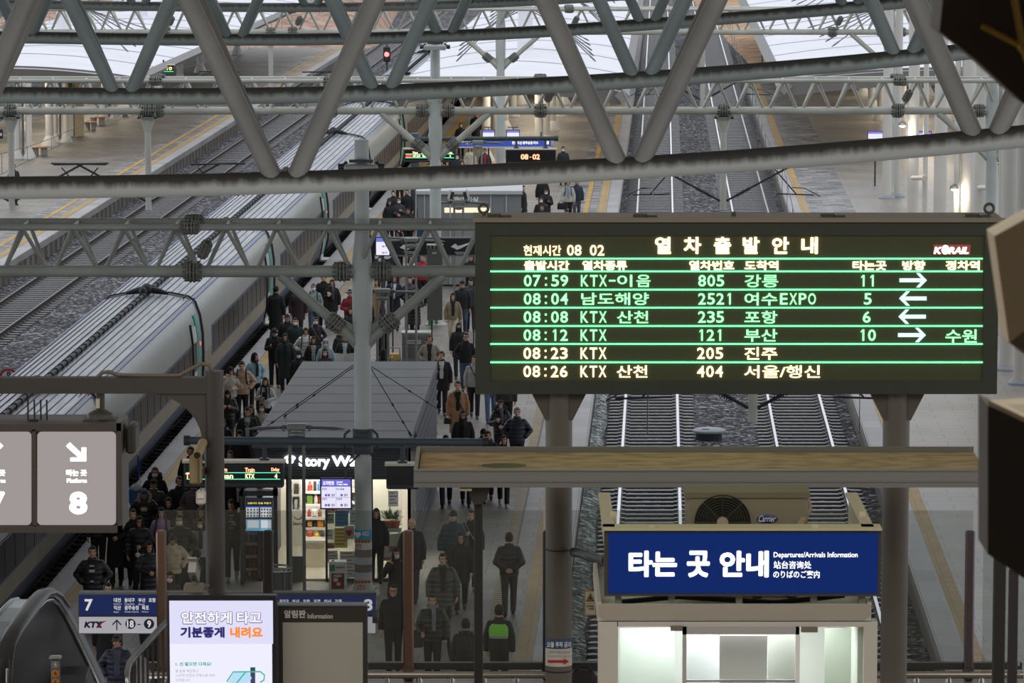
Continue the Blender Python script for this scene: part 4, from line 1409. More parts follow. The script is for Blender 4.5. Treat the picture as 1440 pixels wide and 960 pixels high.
# guy wires stretched from the column down to the shop roof
for i, (x0, y0, x1, y1, Yb, lab) in enumerate(((497, 513, 357, 612, 91, 'thin guy wire running from the column to the left front of the shop roof'), (497, 516, 400, 585, 94, 'thin guy wire running from the column to the middle of the shop roof'), (519, 513, 578, 612, 91, 'thin guy wire running from the column to the right front of the shop roof'), (519, 513, 619, 577, 96, 'thin guy wire running from the column to the right edge of the shop roof'))):
    a = D(x0, y0, 89.1); e = D(x1, y1, Yb)
    e = P(x1, y1, ZR + .02)
    m_ = MB(); m_.tube(a, e, .010, n=6)
    for t in (.55, .8):
        m_.tube(a + (e - a) * t, a + (e - a) * (t + .02), .024, n=8)
    m_.tube(e, e + (a - e).normalized() * .12, .026, n=8)
    thing('guy_wire', m_, M_BLK, lab, 'wire', 'guy wires over the shop roof')

# ================================================================== hanging pipe with departure signs in front of the shop
M_PIPE = mat('#46525a', .45)
root = empty('sign_gantry', (PX(508, 89), 88.7, 3.9), 'dark pipe clamped to the column across the front of the shop', 'gantry')
Yg = 88.62
a, e = D(262, 619, Yg), D(684, 622, Yg)
m_ = MB(); m_.tube(a, e, .085, n=16); part('pipe', m_, M_PIPE, root)
m_ = MB(); m_.tube(a + Vector((-.05, 0, 0)), a + Vector((.08, 0, 0)), .11, n=16); m_.tube(e - Vector((.08, 0, 0)), e + Vector((.05, 0, 0)), .11, n=16); part('end_cap', m_, mat('#2f3538', .5), root)
m_ = MB(); c = D(508, 620, 88.85)
m_.loft([(PX(508, 89), 89, c.z - .28, .215, .215), (PX(508, 89), 89, c.z + .25, .215, .215)], 20)
m_.box((c.x, 88.75, c.z), (.32, .2, .36))
for s in (-1, 1):
    m_.path([(c.x + s * .2, 88.85, c.z - .3), (c.x + s * .34, 88.8, c.z - .22), (c.x + s * .36, 88.75, c.z), (c.x + s * .34, 88.75, c.z + .16), (c.x + s * .24, 88.8, c.z + .24)], .03, 8)
part('clamp', m_, mat('#3b4449', .5), root)
def led_board(label, x0, y0, x1, y1, Y, hangers, pipe_y, lines=(), txt=(), grp=None, red=None, depth=.28):
    r_ = empty('departure_sign', D((x0 + x1) / 2, y1, Y), label, 'sign', grp)
    m_ = MB(); a, b_ = D(x0, y0, Y), D(x1, y1, Y)
    m_.bbox(((a.x + b_.x) / 2, Y + depth / 2, (a.z + b_.z) / 2), (b_.x - a.x, depth, a.z - b_.z), .03); part('housing', m_, mat('#33383a', .5), r_)
    m_ = MB(); m_.box2((a.x - .03, Y - .02, a.z), (b_.x + .03, Y + depth + .02, a.z + .05)); part('top_plate', m_, mat('#d3cab8', .5), r_, smooth=False)
    m_ = MB(); w, h = x1 - x0, y1 - y0
    m_.rect(x0 + w * .02, y0 + h * .08, x1 - w * .02, y1 - h * .18, Y - .006, .01); part('panel', m_, mat('#16181a', .3), r_, smooth=False)
    if lines:
        m_ = MB()
        for y in lines:
            m_.rect(x0 + w * .03, y - .45, x1 - w * .035, y + .45, Y - .012, .005)
        part('green_line', m_, glow((.1, .8, .45), 1.6), r_, smooth=False)
    for items, m in txt:
        text_part('lettering', items, Y - .016, m, r_, .03)
    if red:
        m_ = MB(); m_.rect(*red, Y - .010, .004); part('red_field', m_, glow((.9, .05, .03), 1.2), r_, smooth=False)
    for hx in hangers:
        t = D(hx, y0, Y + depth / 2); t2 = D(hx, pipe_y, Y + depth / 2)
        m_ = MB(); m_.tube(t, (t.x, t.y, t2.z), .045, n=10); m_.box((t.x, t.y, t.z + .06), (.2, .16, .1)); part('hanger', m_, mat('#3b4449', .5), r_)
    return r_
RED = glow((1.0, .30, .16), 3.2); AMB = glow((1.0, .62, .34), 2.4); LGRN = glow((.25, 1, .6), 2)
led_board('lit departure sign reading Train KTX, hanging left of the shop front', 258, 651, 399, 686, Yg - .14, (285, 372), 621, (664.5, 673.5),
          [([('Time', 272, 657, 284, 663), ('From', 306, 657, 319.5, 663), ('Train', 344.5, 657.5, 358, 663.5), ('Delay', 381.5, 657.5, 393, 663.5)], RED), ([('Busan', 302, 665.5, 328, 672.5), ('KTX', 345, 666, 358, 672.5), ('4', 386, 666, 390, 672.5)], AMB), ([('TI', 260.8, 665, 268, 672.5)], RED)], 'signs hanging before the shop')
led_board('dark unlit sign hanging at the left end of the dusty tray', 543, 655, 590, 688, Yg - .14, (566,), 621, (), (), 'signs hanging before the shop')

# ---- the far sign gantry with the clock
Y2 = 166.0
root = empty('sign_gantry', (PX(675, Y2), Y2, ZP), 'dark post with a cross pipe carrying the clock sign and blue signs', 'gantry')
m_ = MB(); m_.tube((PX(583, Y2), Y2 + .1, ZP), (PX(583, Y2), Y2 + .1, 4.4), .17, n=14); part('post', m_, M_PIPE, root)
m_ = MB(); a, e = D(568, 195.5, Y2), D(783, 194.5, Y2); m_.tube(a, e, .085, n=14); m_.tube(a - Vector((.06, 0, 0)), a + Vector((.1, 0, 0)), .11, n=12); m_.tube(e - Vector((.1, 0, 0)), e + Vector((.06, 0, 0)), .11, n=12); part('pipe', m_, mat('#2c3a3c', .5), root)
led_board('lit departure sign with a red field, left of the clock sign', 568, 210, 641, 228, Y2 - .14, (581, 629), 196, (216.5, 221.8), [([('Time', 580, 213, 587.5, 216), ('From', 593, 213, 600, 216), ('Train', 630, 213, 636, 216)], AMB), ([('07:53', 580.5, 217.5, 591, 221), ('Busan', 594, 217.5, 604, 221), ('4', 632, 217.5, 634, 221)], AMB)], 'signs on the far gantry', (570.5, 217, 579, 221.3))
r_ = led_board('dark clock sign showing 08 02 in lit digits', 711, 210.5, 782, 231, Y2 - .14, (726, 767), 195, (), [([('08', 732.3, 216.7, 743, 224.2), ('02', 748.8, 216.7, 759.2, 224.2), ('-', 744.8, 220.4, 747, 221.2)], RED)], 'signs on the far gantry')
# blue platform signs behind it
r_ = empty('platform_sign', D(715, 205, 170), 'long lit blue platform sign with a white 8 behind the clock sign', 'sign')
m_ = MB(); m_.rect(634, 196, 775, 206, 170, .15); part('panel', m_, glow((.05, .09, .42), .9), r_, smooth=False)
m_ = MB(); m_.rect(634, 206, 775, 208, 170, .18); part('frame', m_, mat('#c9cbd0', .5), r_, smooth=False)
text_part('lettering', [('대전·동대구·부산·목포', 640, 198.5, 664, 202.5), ('천안아산·광주송정·여수', 720, 198.5, 757, 203)], 169.98, glow((1, 1, 1), 1.1), r_, .04)
text_part('lettering', [('8', 768.5, 198, 772, 203)], 169.98, glow((1, 1, 1), 1.1), r_, .04)
m_ = MB(); m_.rect(654, 186, 656, 196, 170.05, .1); m_.rect(760, 186, 762, 196, 170.05, .1); part('hanger', m_, M_DGREY, r_, smooth=False)
for (x0, x1, lab) in ((679, 695, 'small purple and white screen left of the far column'), (713, 730, 'small purple and white screen right of the far column')):
    r_ = empty('timetable_screen', D((x0 + x1) / 2, 191, 172), lab, 'screen', 'screens by the far column')
    m_ = MB(); m_.rect(x0 - 1, 182.5, x1 + 1, 193, 172, .12); part('housing', m_, M_DGREY, r_, smooth=False)
    m_ = MB(); m_.rect(x0, 186.5, x1, 192, 171.98, .02); part('screen', m_, glow((.85, .85, 1), 1.0), r_, smooth=False)
    m_ = MB(); m_.rect(x0, 183.5, x1, 186.5, 171.98, .02); part('header', m_, glow((.2, .22, .75), 1.0), r_, smooth=False)
    m_ = MB(); m_.rect(x0 + 1, 178.5, x1 - 1, 179.7, 172, .06); m_.rect((x0 + x1) / 2 - .6, 179.7, (x0 + x1) / 2 + .6, 183, 172.02, .05); part('hanger', m_, M_DGREY, r_, smooth=False)
    m_ = MB(); a = D((x0 + x1) / 2, 193, 172.05); m_.tube((a.x, 172.05, ZP), (a.x, 172.05, a.z), .04, n=8); part('pole', m_, M_DGREY, r_)
# purple screens on the platform of white columns
for (x0, y0, x1, y1, lab) in ((1221, 185, 1241, 195, 'small purple screen hanging left of the slim white column'), (1290, 185, 1309, 192, 'small purple screen between two slim white columns')):
    r_ = empty('timetable_screen', D((x0 + x1) / 2, y1, 186), lab, 'screen', 'screens on the platform of white columns')
    m_ = MB(); m_.rect(x0 - 1, y0 - 1, x1 + 1, y1 + 1, 186, .12); part('housing', m_, M_DGREY, r_, smooth=False)
    m_ = MB(); m_.rect(x0, y0 + 3, x1, y1, 185.98, .02); part('screen', m_, glow((.85, .85, 1), 1.0), r_, smooth=False)
    m_ = MB(); m_.rect(x0, y0, x1, y0 + 3, 185.98, .02); part('header', m_, glow((.28, .2, .75), 1.0), r_, smooth=False)
    m_ = MB(); a = D((x0 + x1) / 2, y1, 186.05); m_.tube((a.x, 186.05, ZP), (a.x, 186.05, a.z), .04, n=8); part('pole', m_, M_DGREY, r_)
# lit destination signs far right
for (x0, x1, lab) in ((1381, 1410, 'lit yellow and green sign behind the white columns'), (1427, 1445, 'lit red sign cut by the right edge behind the white columns')):
    r_ = led_board(lab, x0, 219, x1, 232, 150, ((x0 + x1) / 2,), 205, (229,), [([('12', x0 + 2, 221, x0 + 7, 227), ('7:45', x0 + 9, 221, x1 - 9, 227)], AMB)], 'lit signs behind the white columns')
    m_ = MB(); a = D((x0 + x1) / 2, 232, 150.3); m_.tube((a.x, 150.3, ZP), (a.x, 150.3, a.z), .06, n=10); part('pole', m_, M_DGREY, r_)

# ================================================================== waiting room far along the platform
YW = 147.0
r_ = empty('waiting_room', (PX(650, YW), YW, ZP), 'grey glazed waiting room with white lettering beyond the lattice gantry', 'building')
a, b_ = D(585, 268, YW), D(735, 318, YW)
x0, x1 = a.x, b_.x
zt = a.z
m_ = MB(); m_.box2((x0, YW - .1, zt - .12), (x1, YW + 9, zt)); part('roof', m_, mat('#b6babb', .5), r_, smooth=False)
m_ = MB(); m_.box2((x0 + .05, YW, zt - .95), (x1 - .05, YW + 8.8, zt - .12)); part('fascia', m_, mat('#7d8283', .5), r_, smooth=False)
for i, (p0, p1) in enumerate(((585, 597), (597, 615), (615, 633), (633, 690), (690, 712), (712, 734))):
    m_ = MB(); m_.rect(p0 + 1, 292, p1 - 1, 400, YW + .05, .06); part('glass_panel', m_, mat('#33506a' if i in (0, 5) else '#8c8f8c', .15), r_, smooth=False)
    m_ = MB(); m_.rect(p0 - 1, 268, p0 + 1.2, 400, YW - .04, .14); part('mullion', m_, mat('#a9adac', .45), r_, smooth=False)
m_ = MB(); m_.rect(625, 292, 690, 299, YW - .02, .05); part('lit_strip', m_, glow((1, .85, .6), 1.1), r_, smooth=False)
m_ = MB(); m_.box2((x0 + .1, YW + .2, ZP), (x1 - .1, YW + 8.7, zt - .95)); part('core', m_, mat('#5d6366', .5), r_, smooth=False)
text_part('lettering', [('고객대기실', 628, 276.5, 672.5, 286)], YW - .02, mat('#f2f2ee', .5), r_, .04)

# ================================================================== slender double-pole platform lamps
def platform_lamp(px, py, Y, label):
    c = D(px, py, Y)
    root = empty('platform_lamp', (c.x, Y, ZP), label, 'lamp', 'double-pole lamps along the platform')
    m_ = MB()
    for s in (-1, 1):
        m_.bbox((c.x + s * .145, Y, (ZP + c.z) / 2), (.07, .10, c.z - ZP), .015)
    part('pole', m_, mat('#7b7d78', .45), root)
    m_ = MB(); m_.bbox((c.x, Y, c.z + .02), (.42, .2, .13), .02); part('crosshead', m_, mat('#7f817c', .45), root)
    m_ = MB(); m_.ell((c.x, Y - .04, c.z - .16), (.165, .06, .085), 18, 8); part('oval_plate', m_, mat('#7f8a88', .3, .4), root)
    for s in (-1, 1):
        m_ = MB(); m_.tube((c.x + s * .2, Y, c.z + .01), (c.x + s * .34, Y, c.z), .04, n=10); m_.box((c.x + s * .27, Y, c.z), (.05, .14, .14))
        m_.path([(c.x + s * .33, Y, c.z), (c.x + s * .45, Y, c.z), (c.x + s * .8, Y, c.z - .015), (c.x + s * 1.02, Y, c.z - .03)], [.05, .075, .085, .02], 12, sq=.5)
        part('lamp_arm', m_, mat('#5b605f', .45), root)
    return root
platform_lamp(417, 601, 88.9, 'double-pole platform lamp standing before the shop, in front of its roof')
platform_lamp(538, 410, 113.2, 'double-pole platform lamp right of the gantry column, behind the shop')
platform_lamp(578, 338, 126.8, 'double-pole platform lamp in front of the black banner')
platform_lamp(645, 284.5, 139, 'double-pole platform lamp in front of the waiting room lettering')
platform_lamp(672, 200.5, 164, 'double-pole platform lamp by the far sign gantry')
# gooseneck speaker horns on the waiting-room lamp
for (px, lab, s) in ((634, 'left pale loudspeaker above the waiting room', -1), (656, 'right pale loudspeaker above the waiting room', 1)):
    c = D(px, 274, 139)
    r_ = empty('loudspeaker', c, lab, 'speaker', 'loudspeakers above the waiting room')
    m_ = MB(); m_.box((c.x, 139, c.z), (.16, .2, .30), 0, R(-8), R(-14 * s)); part('cabinet', m_, mat('#d8d0c0', .5), r_)
    m_ = MB(); m_.box((c.x - s * .04, 138.88, c.z - .01), (.11, .02, .24), 0, R(-8), R(-14 * s)); part('grille', m_, M_BLK, r_)
    m_ = MB(); m_.tube((c.x, 139.08, c.z - .08), (PX(645, 139) + s * .14, 139.0, c.z - .22), .02, n=8); part('bracket', m_, M_DGREY, r_)

# black banner with white ticks, screen and dark cabinet in front of the waiting room
YN = 128.5
r_ = empty('banner_board', (PX(615, YN), YN, ZP), 'long black banner board with white tick emblems across the platform', 'board')
m_ = MB(); m_.rect(548, 335, 668, 359.5, YN, .08); part('panel', m_, mat('#1f2324', .5), r_, smooth=False)
m_ = MB(); m_.rect(548, 333.5, 668, 335.5, YN - .02, .12); m_.rect(548, 358.5, 668, 360.5, YN - .02, .12); part('frame', m_, mat('#6f7477', .45), r_, smooth=False)
def tick(mb, x, y, s, Y):
    mb.poly([(x, y + 7 * s), (x + 6 * s, y + 2.5 * s), (x + 9 * s, y + 4.4 * s), (x + 7.4 * s, y + 5.6 * s), (x + 12.5 * s, y + 5.4 * s), (x + 29 * s, y), (x + 29.5 * s, y + 1.4 * s), (x + 13 * s, y + 9.6 * s), (x + 8.4 * s, y + 11.2 * s), (x + 5 * s, y + 9.0 * s)], Y, .01)
for tx, ty in ((562, 341), (634, 340)):
    m_ = MB(); tick(m_, tx, ty, 1.0, YN - .012); part('emblem', m_, mat('#e8e8e4', .5), r_, 'white tick emblem', smooth=False)
text_part('lettering', [('SPORTS FOR ALL', 640, 354, 656.5, 355.6), ('FOR THE WIN', 642, 356.3, 654.5, 357.6), ('SPORTS FOR ALL', 568, 353, 583, 354.6), ('FOR THE WIN', 570, 355.5, 582, 357)], YN - .012, mat('#e2e2de', .5), r_, .03)
for px in (551, 606, 665):
    m_ = MB(); a = D(px, 360, YN + .02); m_.box2((a.x, YN + .02, ZP), (a.x + .043, YN + .08, a.z)); part('leg', m_, M_DGREY, r_, smooth=False)
r_ = empty('timetable_screen', D(537, 359, 124), 'bright purple and white screen beside the black banner board', 'screen')
m_ = MB(); m_.rect(527.5, 333, 549, 360, 124, .12); part('housing', m_, M_DGREY, r_, smooth=False)
m_ = MB(); m_.rect(529, 340, 547.5, 358.5, 123.98, .02); part('screen', m_, glow((.86, .85, 1), 1.0), r_, smooth=False)
m_ = MB(); m_.rect(529, 334.5, 547.5, 340, 123.98, .02); part('header', m_, glow((.16, .2, .72), 1.0), r_, smooth=False)
text_part('lettering', [('열차', 537, 345, 545, 347.5), ('열차', 537, 354, 545, 356.5)], 123.965, mat('#6a62b0', .6), r_, .02)
m_ = MB(); a = D(538, 360, 124.05); m_.tube((a.x, 124.05, ZP), (a.x, 124.05, a.z), .05, n=8); part('pole', m_, M_DGREY, r_)
q = P(611, 436, ZP)
r_ = empty('control_cabinet', (q.x, q.y - 8, ZP), 'tall dark grey cabinet standing in front of the black banner board', 'cabinet')
Y = 127.6
m_ = MB(); m_.rect(600.5, 350, 622, 450, Y, .5); part('body', m_, mat('#585a55', .5), r_, smooth=False)
m_ = MB(); m_.rect(608, 354.5, 614, 357, Y - .01, .02); part('plate', m_, mat('#a9b0ac', .4), r_, smooth=False)
m_ = MB(); m_.rect(600, 344.5, 623, 350, Y + .02, .45); part('vent_top', m_, mat('#9a9a90', .5), r_, smooth=False)
m_ = MB()
for i in range(4): m_.rect(601 + i * 5.6, 345.5, 604 + i * 5.6, 350, Y - .005, .02)
part('vent_slot', m_, M_BLK, r_, smooth=False)
# dark drawer-fronted cabinet by the headphone man
q = P(585, 508, ZP)
r_ = empty('notice_cabinet', (q.x, q.y, ZP), 'grey cabinet with dark panels and a small white label behind the shop roof', 'cabinet')
Y = q.y
m_ = MB(); m_.rect(565, 469, 605, 512, Y, .55); part('body', m_, mat('#8c8d8a', .5), r_, smooth=False)
for y0, y1 in ((473, 486), (488, 503)):
    m_ = MB(); m_.rect(567.5, y0, 598, y1, Y - .012, .02); part('door', m_, mat('#6a6c69', .5), r_, smooth=False)
m_ = MB(); m_.rect(564, 467.5, 606, 469.5, Y - .03, .6); part('top', m_, mat('#b5b6b2', .45), r_, smooth=False)
m_ = MB(); m_.rect(572, 478, 592, 483.5, Y - .02, .01); part('label_plate', m_, mat('#d4d6d4', .5), r_, smooth=False)
text_part('lettering', [('소화전설비', 573.5, 479, 590.5, 482.5)], Y - .022, mat('#4a5568', .5), r_, .02)
r_ = empty('street_bin', (PX(612, 137), 135.2, ZP), 'slim bin with a green base beside the poster-wrapped column', 'bin')
Y = 135.2
m_ = MB(); m_.rect(602.5, 420, 608, 456, Y, .3); part('body', m_, mat('#c5c9c4', .5), r_, smooth=False)
m_ = MB(); m_.rect(602, 447, 609, 457, Y - .02, .34); part('base', m_, mat('#5c9a62', .5), r_, smooth=False)
m_ = MB(); m_.rect(611.5, 440, 615.5, 456, Y - .2, .2); part('canister', m_, mat('#707470', .5), r_, smooth=False)

# yellow and white suitcase-like box and stretcher table seen past the column
q = P(556, 508, ZP)
r_ = empty('luggage_trolley', (q.x, q.y, ZP), 'low trolley with a yellow box beside the grey cabinet', 'trolley')
Y = q.y
m_ = MB(); m_.rect(548, 498, 561, 506, Y, .4); part('box', m_, mat('#d2a94a', .5), r_, smooth=False)
m_ = MB(); m_.rect(550, 500, 553, 503, Y - .01, .02); part('label_plate', m_, mat('#e0dcd2', .5), r_, smooth=False)
m_ = MB(); m_.path([D(546, 489, Y), D(562, 489, Y), D(563, 506, Y)], .02, 8); m_.rect(546, 506, 563, 508, Y, .4); part('frame', m_, mat('#8e9092', .4), r_)

# ================================================================== benches, columns and lamps on the platform across the tracks
def bench(px, py, w_px, label):
    q = P(px, py, ZP)
    s = w_px / F * q.y
    root = empty('bench', (q.x, q.y, ZP), label, 'bench', 'wooden benches on the far platform')
    m_ = MB(); m_.bbox((q.x, q.y + .25, ZP + .42), (s, .62, .07), .015); part('seat', m_, mat('#b07a58', .5, noise=.12, nscale=4), root, 'brown wooden seat')
    for e in (-1, 1):
        m_ = MB(); m_.bbox((q.x + e * s * .27, q.y + .25, ZP + .195), (s * .34, .5, .385), .015); part('leg', m_, mat('#8a857c', .6), root, 'grey stone block')
bench(55, 220, 24, 'wooden bench in front of the nearest twin column of the far platform')
bench(127, 184, 15, 'wooden bench just behind a longer bench, beside the cream pillar')
bench(137, 177, 21, 'longer wooden bench right of the cream pillar')
bench(170, 164, 20, 'wooden bench farthest up the platform')
def twin(px, py, label, cream=False):
    q = P(px, py, ZP)
    root = empty('twin_column', (q.x, q.y, ZP), label, 'column', 'twin columns on the far platform')
    for s in (-1, 1):
        m_ = MB(); m_.tube((q.x + s * .27, q.y, ZP), (q.x + s * .27, q.y, 4.4), .15, n=16); part('shaft', m_, M_COLW if s > 0 else M_COL, root)
        m_ = MB(); m_.loft([(q.x + s * .27, q.y, ZP, .34, .34), (q.x + s * .27, q.y, ZP + .05, .34, .34), (q.x + s * .27, q.y, ZP + .45, .16, .16)], 14); part('foot', m_, M_COL, root)
    m_ = MB(); m_.tube((q.x, q.y - .1, ZP), (q.x, q.y - .1, 4.4), .06, n=10); part('drain_pipe', m_, mat('#5c6064', .5), root)
    return root
twin(33, 223, 'twin pale column nearest on the platform across the tracks')
twin(85, 200, 'twin pale column second along the platform across the tracks')
twin(154, 168, 'twin pale column third along the platform, left of the farthest bench')
q = P(104, 192, ZP)
r_ = empty('square_pillar', (q.x, q.y, ZP), 'square cream pillar with a dark hanging box between the benches', 'pillar')
m_ = MB(); m_.bbox((q.x - .2, q.y, 2.3), (.42, .5, 3.5), .02); part('shaft', m_, mat('#d9d6cb', .5), r_)
m_ = MB(); m_.bbox((q.x + .26, q.y + .1, 2.3), (.44, .5, 3.5), .02); part('shaft', m_, mat('#c6b48c', .5), r_, 'tan half of the pillar')
m_ = MB(); m_.bbox((q.x - .22, q.y - .4, 3.1), (.36, .2, 1.1), .03); part('speaker_box', m_, mat('#2f3638', .5), r_)
r_ = empty('hanging_plate', D(2, 196, 150), 'small dark number plate cut by the left edge over the far platform', 'sign')
m_ = MB(); m_.rect(-8, 182, 4, 195, 150, .08); part('plate', m_, mat('#23262b', .5), r_, smooth=False)
m_ = MB(); m_.rect(0, 187, 2.5, 191, 149.98, .02); part('mark', m_, mat('#d8d8d8', .5), r_, smooth=False)
m_ = MB(); m_.rect(-3, 150, -1.5, 182, 150.03, .05); part('hanger', m_, M_DGREY, r_, smooth=False)
for (px, py, lab) in ((27, 152, 'small square floodlight on the nearest twin column'), (41, 152, 'second small square floodlight on the nearest twin column')):
    c = D(px, py, P(33, 223, ZP).y - .3)
    r_ = empty('floodlight', c, lab, 'light', 'floodlights on the twin column')
    m_ = MB(); m_.bbox(c, (.22, .2, .26), .02); part('housing', m_, mat('#8a8574', .5), r_)
    m_ = MB(); m_.box(c + Vector((0, -.11, -.02)), (.16, .02, .18)); part('lens', m_, mat('#e6ddc4', .3), r_)
# lit sign far left under the canopy
led_board('small lit green and yellow sign under the edge of the left canopy', 216, 92, 245, 102, 214, (230,), 84, (100.5,), [([('09:10', 222, 94, 242, 98.5)], glow((.95, .85, .2), 2.2))])
# red signal beyond the train
c = D(544, 76, 255)
r_ = empty('track_signal', (c.x, 255, -.2), 'red light signal beyond the far end of the train', 'signal')
m_ = MB(); m_.tube((c.x, 255, -.2), (c.x, 255, c.z + .6), .07, n=10); part('mast', m_, mat('#5c5f60', .5), r_)
m_ = MB(); m_.bbox((c.x, 254.85, c.z), (.42, .3, .9), .05); part('head', m_, M_BLK, r_)
m_ = MB(); m_.ell((c.x, 254.7, c.z), (.14, .06, .14), 14, 8); part('lamp', m_, glow((1, .05, .05), 12), r_)
# round red-rimmed 8 sign beside the train
Y = 110.0
c = D(12, 531, Y)
r_ = empty('track_sign', (c.x, Y, -.2), 'round white sign with a red rim and a black 8 beside the train', 'sign')
def disc(mb, cx, cz, Yf, rad, t, n=28): mb.prism([(cx + rad * math.cos(2 * PI * i / n), Yf, cz + rad * math.sin(2 * PI * i / n)) for i in range(n)], (0, t, 0))
m_ = MB(); disc(m_, c.x, c.z, Y, .25, .02); part('rim', m_, mat('#a8232c', .4), r_)
m_ = MB(); disc(m_, c.x, c.z, Y - .006, .185, .02); part('face', m_, mat('#cdd2d6', .4), r_)
text_part('digit', [('8', 9.2, 521.5, 15, 528.5)], Y - .012, mat('#1d1f22', .5), r_, .03)
m_ = MB(); m_.tube((c.x, Y + .04, -.2), (c.x, Y + .04, c.z), .03, n=10); part('pole', m_, mat('#8c8f92', .5), r_)
# E board at the end of the open tracks
c = D(1072, 62, 262)
r_ = empty('track_sign', (c.x, 262, -.2), 'small board with a dark red E at the end of the open tracks', 'sign')
m_ = MB(); m_.tube((c.x, 262, -.2), (c.x, 262, c.z + .2), .05, n=8); part('pole', m_, mat('#6a6d70', .5), r_)
text_part('letter', [('E', 1068.5, 58, 1075, 66)], 261.9, mat('#8c2430', .5), r_, .06)
# ================================================================== glass railing at the edge of the concourse
M_BRZ = mat('#8a7263', .3, .75)
M_BRZD = mat('#3a3634', .4, .5)
M_CHR = mat('#b9b4ac', .2, .9)
M_RGLASS = glass_mat('railing_glass', (.85, .87, .86), .06, .15)
YR = 39.0
def railing(label, x0, x1, posts, panels):
    root = empty('glass_railing', (PX((x0 + x1) / 2, YR), YR, ZF), label, 'railing', 'glass railings along the concourse edge')
    for a, b_ in panels:
        m_ = MB(); p, q = D(a, 718, YR), D(b_, 944, YR)
        m_.bbox(((p.x + q.x) / 2, YR + .03, (p.z + q.z) / 2), (q.x - p.x, .016, p.z - q.z), .003)
        part('glass_panel', m_, M_RGLASS, root)
        # thin bright top edge of the pane
    for px, w, mm in posts:
        m_ = MB(); z1 = D(px, 745, YR).z
        m_.bbox((PX(px, YR), YR - .02, (ZF + z1) / 2), (w / F * YR, .09, z1 - ZF), .015)
        pst = part('post', m_, mm, root)
        m_ = MB(); m_.bbox((PX(px, YR), YR - .02, ZF + .1), (w / F * YR + .02, .11, .06), .01); part('post_collar', m_, mm, pst)
    m_ = MB(); z = D(720, 944, YR).z
    m_.tube((PX(x0, YR), YR - .1, z - .01), (PX(x1, YR), YR - .1, z - .01), .035, n=14); part('bottom_rail', m_, M_CHR, root, 'polished bottom rail')
    m_ = MB(); m_.box2((PX(x0, YR), YR - .01, z + .02), (PX(x1, YR), YR + .06, z + .085)); part('clamp_rail', m_, mat('#5d5b58', .35, .6), root, smooth=False)
    for k in range(int((x1 - x0) / 46)):
        m_ = MB(); px = x0 + 20 + k * 46
        m_.loft([(PX(px, YR), YR - .1, ZF, .035, .035), (PX(px, YR), YR - .1, z, .02, .02)], 10); part('foot', m_, M_CHR, root)
    return root
rail_a = railing('long glass railing with bronze posts in front of the people on the platform', 200, 772, [(220, 14, M_BRZ), (372, 14, M_BRZD), (572, 15, M_BRZ), (768, 8, M_BRZD)], [(228, 368), (376, 565), (580, 764)])
rail_b = railing('glass railing with one bronze post right of the information booth', 772, 1450, [(1373, 13, mat('#766a72', .3, .75))], [(772, 1050), (1054, 1366), (1384, 1450)])

# ================================================================== departure board on two posts
YD = 37.0
M_BOARD = mat('#3b4339', .5, noise=.04, nscale=1)
bd = empty('departure_board', (PX(1030, YD), YD + .2, ZF), 'large lit departure board with rows of green and amber train times on two posts', 'board')
a, b_ = D(668, 312, YD), D(1402, 554, YD)
bx0, bx1, bz1, bz0 = a.x, b_.x, a.z, b_.z
dpt = .48
fr = MB()
s0, s1 = D(689, 331, YD), D(1382, 536, YD)
fr.box2((bx0, YD, s0.z), (bx1, YD + .05, bz1)); fr.box2((bx0, YD, bz0), (bx1, YD + .05, s1.z))
fr.box2((bx0, YD, s1.z), (s0.x, YD + .05, s0.z)); fr.box2((s1.x, YD, s1.z), (bx1, YD + .05, s0.z))
fr.box2((bx0, YD + .05, bz0), (bx1, YD + dpt, bz1))
part('housing', fr, M_BOARD, bd, smooth=False)
m_ = MB(); m_.box2((bx0 - .02, YD - .03, bz1), (bx1 + .02, YD + dpt + .02, bz1 + .035)); part('top_plate', m_, mat('#8e887a', .5), bd, smooth=False)
m_ = MB(); m_.box2((s0.x, YD + .02, s1.z), (s1.x, YD + .045, s0.z)); part('led_screen', m_, mat('#4a4f36', .55, noise=.05, nscale=60), bd, smooth=False)  # olive base colour also paints in the green glow of the lit letters
for px in (680, 1391):
    c = D(px, 304, YD + .2); m_ = MB(); m_.ring((c.x, c.y, bz1 + .10), .04, .013, 'Y', 20); m_.tube((c.x, c.y, bz1 + .03), (c.x, c.y, bz1 + .06), .016, n=8); part('eye_bolt', m_, mat('#5b5a50', .4, .6), bd)
for px in (695, 900, 1164, 1367):
    m_ = MB(); c = D(px, 306, YD + .12); m_.box((c.x, YD + .12, bz1 + .045), (.12, .10, .03)); m_.box((c.x + .1, YD + .1, bz1 + .04), (.1, .06, .02)); part('hinge', m_, mat('#4a4a42', .5), bd, smooth=False)
m_ = MB(); c = D(1032, 303, YD + .15); m_.tube((c.x, YD + .15, bz1 + .03), (c.x, YD + .15, bz1 + .075), .02, n=8); part('eye_bolt', m_, mat('#4a4a42', .5), bd)
